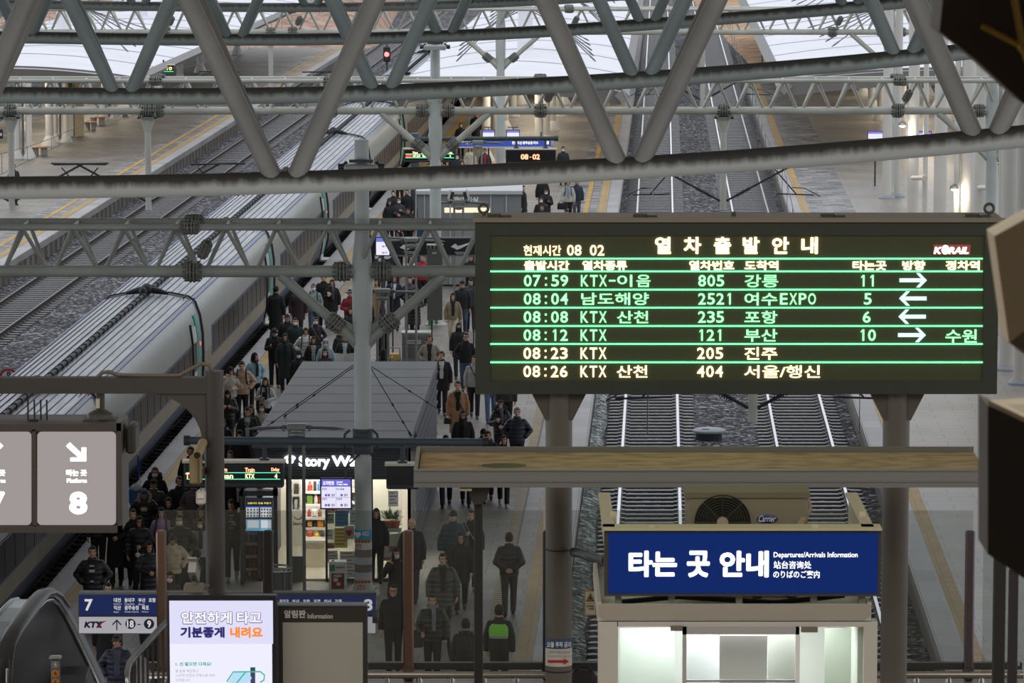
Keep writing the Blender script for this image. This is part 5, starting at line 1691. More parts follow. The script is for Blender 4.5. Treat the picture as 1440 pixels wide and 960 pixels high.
for px in (787, 1269):
    x = PX(px, YD)
    m_ = MB(); m_.tube((x, YD + .2, ZF), (x, YD + .2, bz0 + .02), .118, n=28); ps = part('post', m_, mat('#6b675d', .45, noise=.08, nscale=2), bd)
    g_ = MB()
    for s in (-1, 1):
        g_.prism([(x + s * .09, YD + .12, bz0), (x + s * .235, YD + .12, bz0), (x + s * .235, YD + .12, bz0 - .02), (x + s * .12, YD + .12, bz0 - .25), (x + s * .09, YD + .12, bz0 - .25)], (0, .16, 0))
    part('gusset', g_, mat('#5d5950', .5), ps, smooth=False)
    if px < 800:
        for yy in (777, 948):
            z = D(px, yy, YD).z; m_ = MB(); m_.ring((x, YD + .2, z), .12, .006, n=28, m=6); part('strap', m_, M_BLK, ps)
        q = wrap('', '', x, YD + .2, .119, 899, 937, None, arc=(205, 335)); part('notice', q, mat('#d8d4cc', .5), ps, 'white notice with a red arrow')
        q = wrap('', '', x, YD + .2, .123, 899, 912, None, arc=(206, 334)); part('notice_header', q, mat('#3c5b8c', .5), ps, smooth=False)
        text_part('lettering', [('오물 투척 금지', 769, 902, 803, 910)], YD + .062, mat('#eceae4', .5), ps, .04)
        text_part('lettering', [('오물투척 위험 안전하게', 770, 915, 801, 918.5), ('이용하여 주시기 바랍니다', 769, 921, 803, 924)], YD + .062, mat('#77706a', .5), ps, .0)
        m_ = MB(); m_.poly([(770, 928), (793, 928), (793, 925.5), (800.5, 929.8), (793, 934), (793, 931.5), (770, 931.5)], YD + .062, .004); part('arrow', m_, mat('#c22a26', .5), ps, smooth=False)
YL = YD + .008
GRN = glow((.24, 1.0, .33), 2.7); GLN = glow((.16, 1.0, .36), 2.2); AMB2 = glow((1.0, .70, .36), 3.4); CYN = glow((.62, 1.0, .92), 1.5)
for y in (363.7, 381.5, 407.2, 432.6, 458.3, 483.6, 509.3):
    m_ = MB(); m_.rect(689.5, y - 1.1, 1382, y + 1.1, YL, .01); part('row_line', m_, GLN, bd, smooth=False)
def ltext(s, x0, y0, x1, y1, m, bold=.014, nm='lettering'):
    text_part(nm, [(s, x0, y0, x1, y1, bold)], YL, m, bd)
def led(s, x0, y0, y1, m, cell=12.85, gw=10.6):
    """dot-matrix style line: every character stands in a cell of its own"""
    mb = MB()
    for k, ch in enumerate(s):
        if ch == ' ': continue
        w = {':': 2.6, '-': 9.0}.get(ch, gw)
        cx = x0 + cell * k + gw / 2
        if ch == '-': mb.rect(cx - 4.5, (y0 + y1) / 2 - 1.1, cx + 4.5, (y0 + y1) / 2 + 1.1, YL, .004)
        elif ch == ':':
            for yy in (y0 + 4.6, y1 - 2.2): mb.rect(cx - 1.3, yy - 1.3, cx + 1.3, yy + 1.3, YL, .004)
        elif ch == '1':
            mb.rect(cx - .3, y0, cx + 1.9, y1, YL, .004); mb.poly([(cx - .3, y0), (cx + 1.2, y0), (cx - 2.6, y0 + 4.6), (cx - 2.6, y0 + 2.6)], YL, .004)
        else: text_into(mb, ch, cx - w / 2, y0, cx + w / 2, y1, YL, .012)
    part('lettering', mb, m, bd, smooth=False)
ltext('현재시간', 736.4, 344.8, 789, 359.4, AMB2); led('08 02', 797.5, 344.3, 359.2, AMB2, 10.7, 9.4)
for s, x0, x1 in (('열', 921, 943.6), ('차', 961.4, 986), ('출', 1004, 1028), ('발', 1044.5, 1068), ('안', 1085.8, 1109.4), ('내', 1127, 1150)):
    ltext(s, x0, 333, x1, 357, AMB2, .035)
for s, x0, x1 in (('출발시간', 737, 800.6), ('열차종류', 819, 881.7), ('열차번호', 969, 1032.6), ('도착역', 1047, 1094.6), ('타는곳', 1199, 1246.6), ('방향', 1269, 1301), ('정차역', 1330, 1377.6)):
    ltext(s, x0, 366.3, x1, 379.8, AMB2, .035)
ROWS = [('07:59', 'KTX-', [('이', 868, 889), ('음', 895, 914.7)], ('805', 982), [('강릉', 1047.3, 1094.3)], '', 0, ('11', 1208.5), GRN),
        ('08:04', '', [('남도해양', 817.5, 912.4)], ('2521', 982), [('여수', 1047, 1093)], 'EXPO', 1097, ('5', 1215), GRN),
        ('08:08', 'KTX', [('산천', 868, 911.8)], ('235', 982), [('포항', 1047, 1093)], '', 0, ('6', 1213.5), GRN),
        ('08:12', 'KTX', [], ('121', 981.5), [('부산', 1047, 1093)], '', 0, ('10', 1208), GRN),
        ('08:23', 'KTX', [], ('205', 981), [('진주', 1047, 1093)], '', 0, None, AMB2),
        ('08:26', 'KTX', [('산천', 868, 911)], ('404', 981), [('서울/행신', 1046.5, 1153)], '', 0, None, AMB2)]
for i, (t, lat, kind, no, dest, dl, dx, trk, m) in enumerate(ROWS):
    y0 = 386.6 + i * 25.5; y1 = y0 + 16
    led(t, 736.8 - i * .15, y0, y1, m)
    if lat: led(lat, 817 - i * .15, y0, y1, m)
    for s, x0, x1 in kind: ltext(s, x0 - i * .15, y0 - .5, x1 - i * .15, y1 + .6, m)
    led(no[0], no[1] - i * .15, y0, y1, m)
    for s, x0, x1 in dest: ltext(s, x0, y0 - .6, x1, y1 + 1.2, m)
    if dl: led(dl, dx, y0, y1, m, 13.2)
    if trk: led(trk[0], trk[1], y0, y1, m)
ltext('수원', 1329.7, 463, 1373.5, 482, GRN)
def arrow(x0, x1, yc, right):
    pts = [(x0, yc - 2.6), (x1 - 8, yc - 2.6), (x1 - 15, yc - 10), (x1 - 10, yc - 10), (x1, yc), (x1 - 10, yc + 10), (x1 - 15, yc + 10), (x1 - 8, yc + 2.6), (x0, yc + 2.6)]
    if not right: pts = [(x0 + x1 - x, y) for x, y in pts]
    m_ = MB(); m_.poly(pts, YL, .01); part('direction_arrow', m_, CYN, bd, smooth=False)
arrow(1265, 1303.5, 394, True); arrow(1264.5, 1303, 419.6, False); arrow(1263.5, 1302, 445.2, False); arrow(1263, 1302, 471, True)
m_ = MB(); m_.rect(1312.8, 344, 1364.7, 358, YL, .008); part('logo_field', m_, glow((.26, .06, .05), 1.0), bd, smooth=False)
text_part('logo_lettering', [('K', 1314, 347, 1324, 357), ('RAIL', 1335, 347, 1363, 357)], YL - .004, glow((1, .9, .85), 2.6), bd, .05, .22)
m_ = MB(); c = D(1329.5, 351, YL - .004); m_.ell(c, (.035, .006, .042), 18, 8); part('logo_globe', m_, glow((1, .82, .72), 2.6), bd)

# ================================================================== long dusty tray
YT = 35.0
zt = D(720, 660, YT).z
x0, x1 = PX(580, YT), PX(1400, YT)
Yb = 36.25
tr = empty('sheet_tray', ((x0 + x1) / 2, YT, ZF), 'long shallow metal tray full of tan dust crossing under the departure board', 'tray')
h0 = D(720, 685, YT).z
m_ = MB(); m_.box2((x0, YT, h0), (x1, YT + .03, zt)); m_.box2((x0, YT - .012, h0 + .045), (x1, YT, h0 + .05)); m_.box2((x0, YT - .012, zt - .012), (x1, YT, zt)); m_.box2((x0, YT - .01, h0), (x1, YT, h0 + .012))
part('front_lip', m_, mat('#858582', .4), tr, 'grey front lip', smooth=False)
m_ = MB(); m_.box2((x0, Yb, h0), (x1, Yb + .03, zt)); part('back_lip', m_, mat('#77746c', .5), tr, smooth=False)
m_ = MB(); m_.box2((x0, YT + .03, h0), (x0 + .03, Yb, zt)); part('end_lip', m_, mat('#8a8573', .5), tr, smooth=False)
m_ = MB(); m_.box2((x0 + .03, YT + .03, h0), (x1, Yb, h0 + .03)); part('base', m_, mat('#6f6a60', .6), tr, smooth=False)
def dust_mat():
    m, nt, b = nodes_mat('settled_dust')
    N, L = nt.nodes.new, nt.links.new
    tc = N('ShaderNodeTexCoord'); n = N('ShaderNodeTexNoise'); n.inputs['Scale'].default_value = 4; n.inputs['Detail'].default_value = 10
    mp = N('ShaderNodeMapping'); mp.inputs['Scale'].default_value = (1, 2.5, 1)
    L(tc.outputs['Object'], mp.inputs[0]); L(mp.outputs[0], n.inputs['Vector'])
    cr = N('ShaderNodeValToRGB'); cr.color_ramp.elements[0].position = .28; cr.color_ramp.elements[1].position = .6
    cr.color_ramp.elements[0].color = C('#856e50'); cr.color_ramp.elements[1].color = C('#b89b76')
    L(n.outputs[0], cr.inputs[0]); L(cr.outputs[0], b.inputs['Base Color']); b.inputs['Roughness'].default_value = .9
    return m
M_DUST = dust_mat()
m_ = MB(); m_.box2((x0 + .04, YT + .05, h0 + .03), (x1, Yb - .02, zt - .045)); part('dust_bed', m_, M_DUST, tr, 'tan layer of dust', smooth=False)
m_ = MB(); c = P(708, 655, zt - .05)
n = 22
m_.prism([(c.x + .19 * math.cos(2 * PI * i / n) * (1 + .12 * math.sin(3 * i)), YT + .50 + .12 * math.sin(2 * PI * i / n), zt - .046) for i in range(n)], (0, 0, .004)); part('damp_patch', m_, mat('#4c4130', .6), tr, 'dark damp patch in the dust', smooth=False)
for px in (672,):
    x = PX(px, YT + .15); m_ = MB(); m_.bbox((x, YT + .2, (ZF + h0) / 2), (.075, .075, h0 - ZF), .008); part('leg', m_, mat('#2d2c2b', .45), tr)
    m_ = MB(); m_.prism([(x - .11, YT + .1, h0), (x + .11, YT + .1, h0), (x + .04, YT + .1, h0 - .16), (x - .04, YT + .1, h0 - .16)], (0, .2, 0)); part('leg_head', m_, mat('#3a3937', .45), tr, smooth=False)
m_ = MB(); c = D(655, 688, YT); m_.box((c.x, YT + .06, c.z - .005), (.1, .1, .02)); part('label_clip', m_, mat('#b6a888', .5), tr, smooth=False)
for px, py in ((1388, 627), (1388, 692)):
    c = D(px, py, YT + .4); m_ = MB(); m_.tube(c - Vector((.06, 0, 0)), c + Vector((.2, 0, 0)), .03, n=10); m_.tube(c - Vector((.06, 0, 0)), c - Vector((.03, 0, 0)), .045, n=10); part('end_bracket', m_, M_BLK, tr)
m_ = MB(); x = PX(1424, YT); m_.bbox((x, YT + .4, (ZF + zt) / 2), (.1, .1, zt - ZF), .01); part('leg', m_, mat('#2d2c2b', .45), tr)

# ================================================================== information booth
YI = 30.5
M_BOOTH = mat('#b9b6ae', .45)
M_BLUE = glow((.002, .020, .145), .9)
bt = empty('information_booth', (PX(1037, YI), YI + .9, ZF), 'cream information booth with a long blue lit sign and glass windows', 'booth')
sb = MB(); sb.rect(850, 745, 1238, 838, YI, .16); part('sign_box', sb, mat('#3d3c3c', .4), bt, smooth=False)
m_ = MB(); m_.rect(856, 749, 1234, 834, YI - .006, .01); sf = part('sign_face', m_, M_BLUE, bt, 'deep blue sign face', smooth=False)
text_part('lettering', [('타는', 884, 774, 952, 811), ('곳', 966, 774, 998, 811.5), ('안내', 1012, 774, 1081, 811.5)], YI - .012, glow((1, 1, 1), 1.8), sf, .042)
text_part('lettering', [('Departures/Arrivals Information', 1088, 776, 1206, 785.5), ('站台咨询处', 1088, 788.5, 1141, 799.5), ('のりばのご案内', 1087.5, 802, 1152.5, 812.5)], YI - .012, glow((1, 1, 1), 1.6), sf, .012)
m_ = MB(); a, b_ = D(848, 742, YI), D(1240, 745, YI); m_.box2((a.x, YI - .03, b_.z), (b_.x, YI + .17, a.z)); part('sign_top', m_, mat('#b9b48f', .5), bt, smooth=False)
zr = D(1037, 874, YI).z              # roof slab
zc0, zc1 = D(1037, 848, YI).z, D(1037, 874, YI).z
xl, xr = PX(842, YI), PX(1234, YI)
m_ = MB()
m_.prism([(xl, YI - .04, zc0), (xr, YI - .04, zc0), (xr - .05, YI + .04, zc1), (xl + .05, YI + .04, zc1)], (0, .03, 0))
m_.box2((xl + .03, YI + .04, zc1), (xr - .03, YI + 1.7, zc1 + .05))
m_.box2((xl, YI + .04, zc1), (xl + .03, YI + 1.7, zc0)); m_.box2((xr - .03, YI + .04, zc1), (xr, YI + 1.7, zc0)); m_.box2((xl, YI + 1.67, zc1), (xr, YI + 1.7, zc0))
part('roof', m_, M_BOOTH, bt, smooth=False)
for px in (848, 1238):
    m_ = MB()
    s = -1 if px < 1000 else 1
    x = PX(px, YI) - s * .05
    ztop, zlow = D(720, 742, YI).z, D(720, 790, YI).z
    m_.box2((x - .02, YI + .05, zlow), (x + .02, YI + 1.6, ztop - .02)); m_.box2((x - .045, YI + .05, ztop - .02), (x + .045, YI + 1.6, ztop)); part('side_parapet', m_, mat('#b7ad92', .5), bt, smooth=False)

for x0_, y0_, x1_, y1_, Yq in ((858, 720, 867, 746, YI + .5), (1208, 720, 1217, 746, YI + .5), (912, 739, 921, 745, YI + .03), (1141, 738, 1151, 745, YI + .03)):
    m_ = MB(); m_.rect(x0_, y0_, x1_, y1_, Yq, .05); part('sign_bracket', m_, mat('#c6bea2', .5), bt, smooth=False)
for px in (865, 940, 1035, 1140, 1208):
    m_ = MB(); m_.rect(px, 836, px + 9, 850, YI + .05, .06); part('sign_support', m_, mat('#8e8c80', .5), bt, smooth=False)
m_ = MB(); m_.path([(PX(878, YI), YI + .3, zc1 + .09), (PX(960, YI), YI + .35, zc1 + .12), (PX(1100, YI), YI + .32, zc1 + .08), (PX(1200, YI), YI + .3, zc1 + .14)], .02, 8); part('cable', m_, M_BLK, bt)
zb = ZF
def brect(nm, x0, y0, x1, y1, Y, t, m, lab=None):
    q = MB(); q.rect(x0, y0, x1, y1, Y, t); return part(nm, q, m, bt, lab, smooth=False)
ylow = 1250
brect('corner_post', 842, 874, 868, ylow, YI + .04, .1, M_BOOTH); brect('corner_post', 1215, 874, 1230, ylow, YI + .04, .1, M_BOOTH)
brect('head_rail', 868, 874, 1215, 881, YI + .04, .1, M_BOOTH)
brect('window_sill', 868, 1010, 1215, 1018, YI + .03, .14, M_BOOTH)
brect('lower_panel', 868, 1018, 1215, ylow, YI + .06, .06, M_BOOTH)
BG = glass_mat('booth_glass', (.95, .98, .97), .05)
brect('window_glass', 868, 881, 960, 1010, YI + .08, .012, BG); brect('window_glass', 960, 893, 1122, 1010, YI + .06, .012, BG); brect('window_glass', 1122, 881, 1215, 1010, YI + .08, .012, BG)
brect('window_frame', 960, 881, 965, 1010, YI + .03, .05, mat('#a8a5a6', .4)); brect('window_frame', 1119, 881, 1124, 1010, YI + .03, .05, mat('#e4e4e4', .4)); brect('window_frame', 960, 881, 1124, 892, YI + .03, .05, mat('#a5a1a2', .4))
brect('window_frame', 964, 956, 1120, 958.5, YI + .04, .03, mat('#7d7f80', .4))
brect('latch', 943, 880, 960, 887, YI + .02, .06, mat('#6f675b', .5)); brect('latch', 1127, 882, 1150, 889, YI + .02, .06, mat('#6f675b', .5))
m_ = MB(); m_.box2((xl + .08, YI + 1.3, ZF), (xr - .08, YI + 1.36, zc1)); part('back_wall', m_, mat('#cfd0cc', .5), bt, smooth=False)
for x in (xl + .03, xr - .09):
    m_ = MB(); m_.box2((x, YI + .12, ZF), (x + .05, YI + 1.3, zc1)); part('side_wall', m_, mat('#c4cbc2', .5), bt, smooth=False)
brect('blind_panel', 1012, 893, 1078, 1010, YI + .35, .02, mat('#d6d2d4', .5)); brect('blind_panel', 966, 893, 1010, 1010, YI + .55, .02, mat('#d4d9dc', .5)); brect('blind_panel', 1080, 893, 1118, 1010, YI + .5, .02, mat('#b9bdb6', .5))
brect('blind_panel', 872, 884, 948, 1010, YI + .7, .02, mat('#ccd4ce', .5)); brect('blind_panel', 1160, 884, 1200, 1010, YI + .7, .02, mat('#b4bbb0', .5))
m_ = MB(); m_.box((PX(1000, YI), YI + .7, zc1 - .03), (.9, .12, .03)); part('ceiling_lamp', m_, glow((.95, 1, .98), 8), bt, smooth=False)
d_ = bpy.data.lights.new('booth_light', 'AREA'); d_.shape = 'RECTANGLE'; d_.size, d_.size_y = 1.5, .5; d_.energy = 24; d_.color = (1, 1, .99)
o = bpy.data.objects.new('booth_light', d_); COL.objects.link(o); o.location = (PX(1037, YI), YI + .55, zc1 - .06)
# air conditioner on the booth roof
YA = YI + .62
ac = empty('air_conditioner', (PX(1050, YA), YA, zc1 + .05), 'cream air conditioner unit with a black round fan grille on the booth roof', 'air conditioner')
a, b_ = D(965, 694, YA), D(1137, 694, YA)
za = a.z; zb_ = zc1 + .1
m_ = MB(); m_.bbox(((a.x + b_.x) / 2, YA + .17, (za + zb_) / 2), (b_.x - a.x, .34, za - zb_), .03); part('casing', m_, mat('#807963', .5), ac)
m_ = MB(); m_.box2((a.x - .012, YA - .012, za - .03), (b_.x + .012, YA + .352, za + .012)); part('casing_lid', m_, mat('#6d6752', .5), ac, smooth=False)
fc = D(1016, 734, YA - .01)
m_ = MB(); m_.prism([(fc.x + .205 * math.cos(2 * PI * i / 36), YA - .008, fc.z + .205 * math.sin(2 * PI * i / 36)) for i in range(36)], (0, .03, 0)); part('fan_recess', m_, mat('#15140f', .6), ac, smooth=False)
gr = MB()
for k in range(9): gr.ring((fc.x, YA - .02, fc.z), .05 + k * .0195, .0035, 'Y', 36, 6)
for k in range(8):
    t = 2 * PI * k / 8; gr.tube((fc.x + .04 * math.cos(t), YA - .02, fc.z + .04 * math.sin(t)), (fc.x + .205 * math.cos(t), YA - .02, fc.z + .205 * math.sin(t)), .003, n=6)
part('fan_grille', gr, mat('#3a382e', .4), ac)
bl = MB()
for k in range(3):
    t = 2 * PI * k / 3 + .4
    bl.prism([(fc.x + .04 * math.cos(t), YA - .012, fc.z + .04 * math.sin(t)), (fc.x + .17 * math.cos(t - .25), YA - .012, fc.z + .17 * math.sin(t - .25)), (fc.x + .18 * math.cos(t + .35), YA - .012, fc.z + .18 * math.sin(t + .35)), (fc.x + .05 * math.cos(t + .9), YA - .012, fc.z + .05 * math.sin(t + .9))], (0, .004, 0))
part('fan_blade', bl, mat('#2a2921', .5), ac, smooth=False)
m_ = MB(); m_.tube((fc.x, YA - .03, fc.z), (fc.x, YA - .01, fc.z), .042, n=24); part('fan_hub', m_, mat('#a49a80', .5), ac)
c = D(1079, 729, YA - .008); m_ = MB(); m_.ell(c, (.078, .008, .032), 24, 8); part('badge', m_, mat('#1f3278', .4), ac)
text_part('lettering', [('Carrier', 1067, 724.5, 1091, 733.5)], YA - .02, mat('#d8d8d8', .4), ac, .01, .25)
text_part('lettering', [('에너지효율등급', 1065.5, 736, 1094, 740)], YA - .004, mat('#4a4a5c', .5), ac, .01)
m_ = MB()
for s in (.12, .5): m_.box2((a.x + s, YA + .02, zc1 + .05), (a.x + s + .06, YA + .32, zb_))
m_.box2((b_.x - .14, YA + .02, zc1 + .05), (b_.x - .08, YA + .32, zb_)); part('foot', m_, M_DGREY, ac, smooth=False)
ip = MB(); ip.path([D(1128, 688, YA + .5), D(1135, 704, YA + .3), D(1137, 716, YA + .15), D(1128, 732, YA), D(1119, 748, YA - .1), D(1112, 775, YA - .1)], .028, 10); part('insulated_pipe', ip, mat('#8f8060', .6), ac)

# yellow warning plate on the glass, black hose to the booth, dark bag at the foot of the post
r_ = empty('warning_plate', D(830, 865, YR - .05), 'small yellow and white warning plate on the glass left of the booth', 'sign')
m_ = MB(); m_.rect(822, 831, 838.5, 865, YR - .05, .02); part('plate', m_, mat('#c8a23c', .5), r_, smooth=False)
m_ = MB(); m_.rect(823.5, 849, 837, 863.5, YR - .056, .01); m_.rect(823.5, 832.5, 837, 848, YR - .056, .01); part('field', m_, mat('#d8d3c6', .5), r_, smooth=False)
m_ = MB(); m_.poly([(830.2, 833.5), (824.4, 845.5), (836, 845.5)], YR - .062, .008); part('triangle', m_, mat('#1d1b16', .5), r_, smooth=False)
m_ = MB(); m_.poly([(830.2, 836), (826.4, 844.2), (834, 844.2)], YR - .066, .006); part('triangle_field', m_, mat('#d2a629', .5), r_, smooth=False)
m_ = MB(); m_.poly([(829.2, 839), (831.2, 838.4), (832, 843), (828.6, 843)], YR - .07, .005); part('pictogram', m_, mat('#1d1b16', .5), r_, smooth=False)
text_part('lettering', [('문 여닫음', 825.5, 850.5, 835, 853.5), ('주의', 828.5, 854.5, 835, 857.5)], YR - .062, mat('#2a2a2a', .5), r_, .03)
m_ = MB(); m_.path([D(806, 775, YD + .05), D(815, 776, YD - .1), D(828, 781, 35), D(840, 785, 33), D(852, 788, 31.2)], .035, 10); m_.path([D(806, 778, YD + .05), D(818, 780, 36), D(835, 787, 34), D(852, 791, 31.2)], .03, 10)
thing('cable_hose', m_, M_BLK, 'black double hose running from the board post to the booth', 'cable')
q = Vector((PX(822, 38.4), 38.4, ZF))
r_ = empty('backpack', (q.x, q.y, ZF), 'dark rounded bag lying on the floor between the post and the booth', 'bag')
m_ = MB(); m_.loft([(q.x, q.y, ZF, .13, .1), (q.x, q.y, ZF + .05, .15, .12), (q.x, q.y, ZF + .16, .13, .11), (q.x, q.y, ZF + .22, .07, .06)], 16, 2.6); part('body', m_, mat('#2b2026', .7), r_)
m_ = MB(); m_.ring((q.x, q.y - .03, ZF + .17), .09, .012, 'Y', 14, 6, (0, PI)); part('strap', m_, M_BLK, r_)

# ================================================================== hanging platform sign with the 7 and 8 arrows
YH = 33.0
M_HS = mat('#5c5856', .45)
hs = empty('platform_sign', (PX(90, YH), YH, ZF), 'hanging light box with glowing arrows and the numbers 7 and 8 on an arched post', 'sign')
a, b_ = D(-82, 598, YH), D(172, 748, YH)
m_ = MB(); m_.bbox(((a.x + b_.x) / 2, YH + .32, (a.z + b_.z) / 2), (b_.x - a.x, .60, a.z - b_.z), .012); part('housing', m_, M_HS, hs)
fr = MB(); fr.rect(-82, 596, 172, 606, YH - .02, .04); fr.rect(-82, 739, 172, 749, YH - .02, .04); fr.rect(163.5, 596, 172, 749, YH - .02, .04); fr.rect(44.5, 604, 52, 740, YH - .02, .04); part('front_frame', fr, mat('#4c4846', .45), hs, smooth=False)
def rrect(mb, x0, y0, x1, y1, Y, rad, t=.01):
    pts = []
    for cx, cy, a0 in ((x1 - rad, y0 + rad, -90), (x1 - rad, y1 - rad, 0), (x0 + rad, y1 - rad, 90), (x0 + rad, y0 + rad, 180)):
        for k in range(7):
            t_ = R(a0 + k * 15); pts.append((cx + rad * math.cos(t_), cy + rad * math.sin(t_)))
    mb.poly(pts, Y, t)
PANEL = glow((.40, .36, .355), .85)
WHT = glow((1, .96, .95), 3.0)
m_ = MB(); rrect(m_, 52.5, 607, 163, 738, YH - .012, 6); part('light_panel', m_, PANEL, hs, smooth=False)
m_ = MB(); rrect(m_, -72, 607, 44, 738, YH - .012, 6); part('light_panel', m_, PANEL, hs, smooth=False)
def diag_arrow(mb, x0, y0, x1, y1, Y, w, flip=False):
    pts = [(x0 - w * .5, y0 + w * .5), (x0 + w * .5, y0 - w * .5), (x1 - w * 1.2, y1 - w * 2.1), (x1 - w * 1.2, y0 + w * .9), (x1, y0 + w * .9), (x1, y1), (x1 - 22, y1), (x1 - 22, y1 - w * 1.0), (x1 - w * 2.0, y1 - w * 1.0)]
    if flip: pts = [(x0 + x1 - x, y) for x, y in pts]
    mb.poly(pts, Y, .008)
m_ = MB(); diag_arrow(m_, 95.5, 624.5, 121, 648.5, YH - .022, 5.2); part('arrow', m_, WHT, hs, smooth=False)
m_ = MB(); diag_arrow(m_, -24, 624.5, 1.8, 648.5, YH - .022, 5.2, True); part('arrow', m_, WHT, hs, smooth=False)
text_part('lettering', [('타는 곳', 93, 660, 122, 669), ('타는 곳', -22, 660, 7.5, 669)], YH - .022, WHT, hs, .05)
text_part('lettering', [('Platform', 94, 672.5, 122, 678.5), ('Platform', -22, 672.5, 7.5, 678.5)], YH - .022, WHT, hs, .04)
text_part('number', [('8', 97, 691, 123, 723, .05)], YH - .022, WHT, hs); text_part('number', [('7', -18, 691, 7.5, 723, .05)], YH - .022, WHT, hs)
m_ = MB(); c = D(181, 612, YH); m_.bbox((c.x, YH + .3, c.z - .06), (.08, .34, .22), .02); part('side_lamp', m_, mat('#3b3836', .45), hs)
zt_ = a.z
for px in (47, 145):
    m_ = MB(); c = D(px, 592, YH + .2); m_.box((c.x, YH + .22, zt_ + .008), (.07, .05, .016)); part('latch', m_, M_BLK, hs, smooth=False)
for px in (39.5, 48.5, 57.5, 66):
    m_ = MB(); c = D(px, 585, YH + .3); m_.tube((c.x, YH + .3, zt_), (c.x, YH + .3, zt_ + .16), .007, n=6); part('bird_spike', m_, M_BLK, hs)
bm0, bm1 = D(0, 530, YH + .3), D(0, 552, YH + .3)
m_ = MB(); xp = PX(297, YH + .3)
m_.box2((PX(-160, YH), YH + .24, bm1.z), (xp, YH + .36, bm0.z)); part('beam', m_, mat('#454342', .45), hs, smooth=False)
m_ = MB(); m_.tube((xp, YH + .3, ZF), (xp, YH + .3, D(0, 521, YH + .3).z), .077, n=24); part('post', m_, mat('#444241', .4), hs)
m_ = MB()
pts = [(xp - .02, YH + .26, bm1.z + .02)]
x_s, z_s = D(205, 552, YH + .3).x, bm1.z
x_e, z_e = D(285, 622, YH + .3).x, D(285, 622, YH + .3).z
arc = []
for k in range(13):
    t = k / 12 * PI / 2
    arc.append((x_s + (x_e - x_s) * math.sin(t), YH + .26, z_e + (z_s - z_e) * math.cos(t)))
m_.prism([(x_s, YH + .26, bm1.z + .02)] + arc + [(xp - .02, YH + .26, z_e), (xp - .02, YH + .26, bm1.z + .02)], (0, .08, 0)); part('arched_bracket', m_, mat('#4b4846', .45), hs, smooth=False)
for px in (141, -40):
    m_ = MB(); c = D(px, 552, YH + .3); m_.tube((c.x, YH + .3, bm1.z), (c.x, YH + .3, zt_), .035, n=12); m_.loft([(c.x, YH + .3, zt_, .11, .1), (c.x, YH + .3, zt_ + .05, .1, .09), (c.x, YH + .3, zt_ + .08, .05, .05)], 12); m_.box((c.x, YH + .3, zt_ + .006), (.26, .2, .012)); part('hanger', m_, mat('#45423f', .45), hs)
m_ = MB(); m_.box((D(137.5, 567, YH + .24).x, YH + .24, D(137.5, 567, YH + .24).z), (.03, .02, .075)); part('label_tag', m_, mat('#c9c2b4', .5), hs, smooth=False)
m_ = MB(); m_.path([D(139, 529, YH + .3), D(143, 524, YH + .3), D(153, 522.5, YH + .3), D(166, 527, YH + .3), D(200, 528, YH + .3), D(252, 528, YH + .3), D(268, 519, YH + .3), D(283, 511, YH + .3), D(294, 513, YH + .3), D(298, 521, YH + .3)], .016, 8); part('conduit', m_, mat('#6b6152', .5), hs)
# cameras on the post
r_ = empty('security_camera', D(276, 640, YH + .1), 'tan bullet security camera pointing forward on the arched sign post', 'camera', 'security cameras by the sign post')
c = D(279, 637, YH - .02)
m_ = MB(); m_.tube((c.x, c.y - .1, c.z), (c.x + .02, c.y + .22, c.z + .05), .036, n=18); part('body', m_, mat('#a0906c', .45), r_)
m_ = MB(); m_.tube((c.x - .004, c.y - .112, c.z - .001), (c.x, c.y - .098, c.z), .026, n=18); part('lens', m_, mat('#1a1916', .15), r_)
m_ = MB(); m_.tube((c.x + .02, c.y + .12, c.z + .02), (xp - .05, YH + .27, c.z + .03), .016, n=8); part('bracket', m_, M_DGREY, r_)
r_ = empty('equipment_housing', D(275, 681, YH + .05), 'tan upright equipment box hanging on the arched sign post', 'box')
m_ = MB(); p0, p1 = D(266, 641, YH + .05), D(283.5, 681, YH + .05); m_.bbox(((p0.x + p1.x) / 2, YH + .1, (p0.z + p1.z) / 2), (p1.x - p0.x, .12, p0.z - p1.z), .015); part('body', m_, mat('#928562', .5), r_)
m_ = MB(); m_.box(((p0.x + p1.x) / 2 + .028, YH + .03, (p0.z + p1.z) / 2), (.012, .03, p0.z - p1.z - .01)); m_.box((p1.x, YH + .22, (p0.z + p1.z) / 2 - .04), (.02, .14, .06)); part('bracket', m_, mat('#5d553f', .5), r_, smooth=False)
r_ = empty('junction_box', D(282, 712, YH + .05), 'white plastic junction box on the arched sign post', 'box')
m_ = MB(); p0, p1 = D(275, 690, YH + .05), D(288.5, 712, YH + .05); m_.bbox(((p0.x + p1.x) / 2, YH + .13, (p0.z + p1.z) / 2), (p1.x - p0.x, .12, p0.z - p1.z), .02); part('body', m_, mat('#cfc9c2', .45), r_)
m_ = MB(); m_.bbox(((p0.x + p1.x) / 2, YH + .068, (p0.z + p1.z) / 2 + .02), (p1.x - p0.x - .02, .02, .05), .006); part('cover', m_, mat('#dcd7d0', .45), r_)
r_ = empty('security_camera', D(272, 826, YH + .15), 'pale box security camera on a stand, pointing down in front of the sign post', 'camera', 'security cameras by the sign post')
c = D(273, 803, YH + .1)
m_ = MB(); m_.box((c.x, c.y, c.z), (.062, .2, .11), R(-6), R(-35)); m_.box((c.x, c.y - .01, c.z + .06), (.074, .23, .012), R(-6), R(-35)); part('body', m_, mat('#a8aaa6', .45), r_)
m_ = MB(); c2 = D(272, 813, YH - .02); m_.ell(c2, (.022, .02, .022), 12, 8); part('lens', m_, M_BLK, r_)
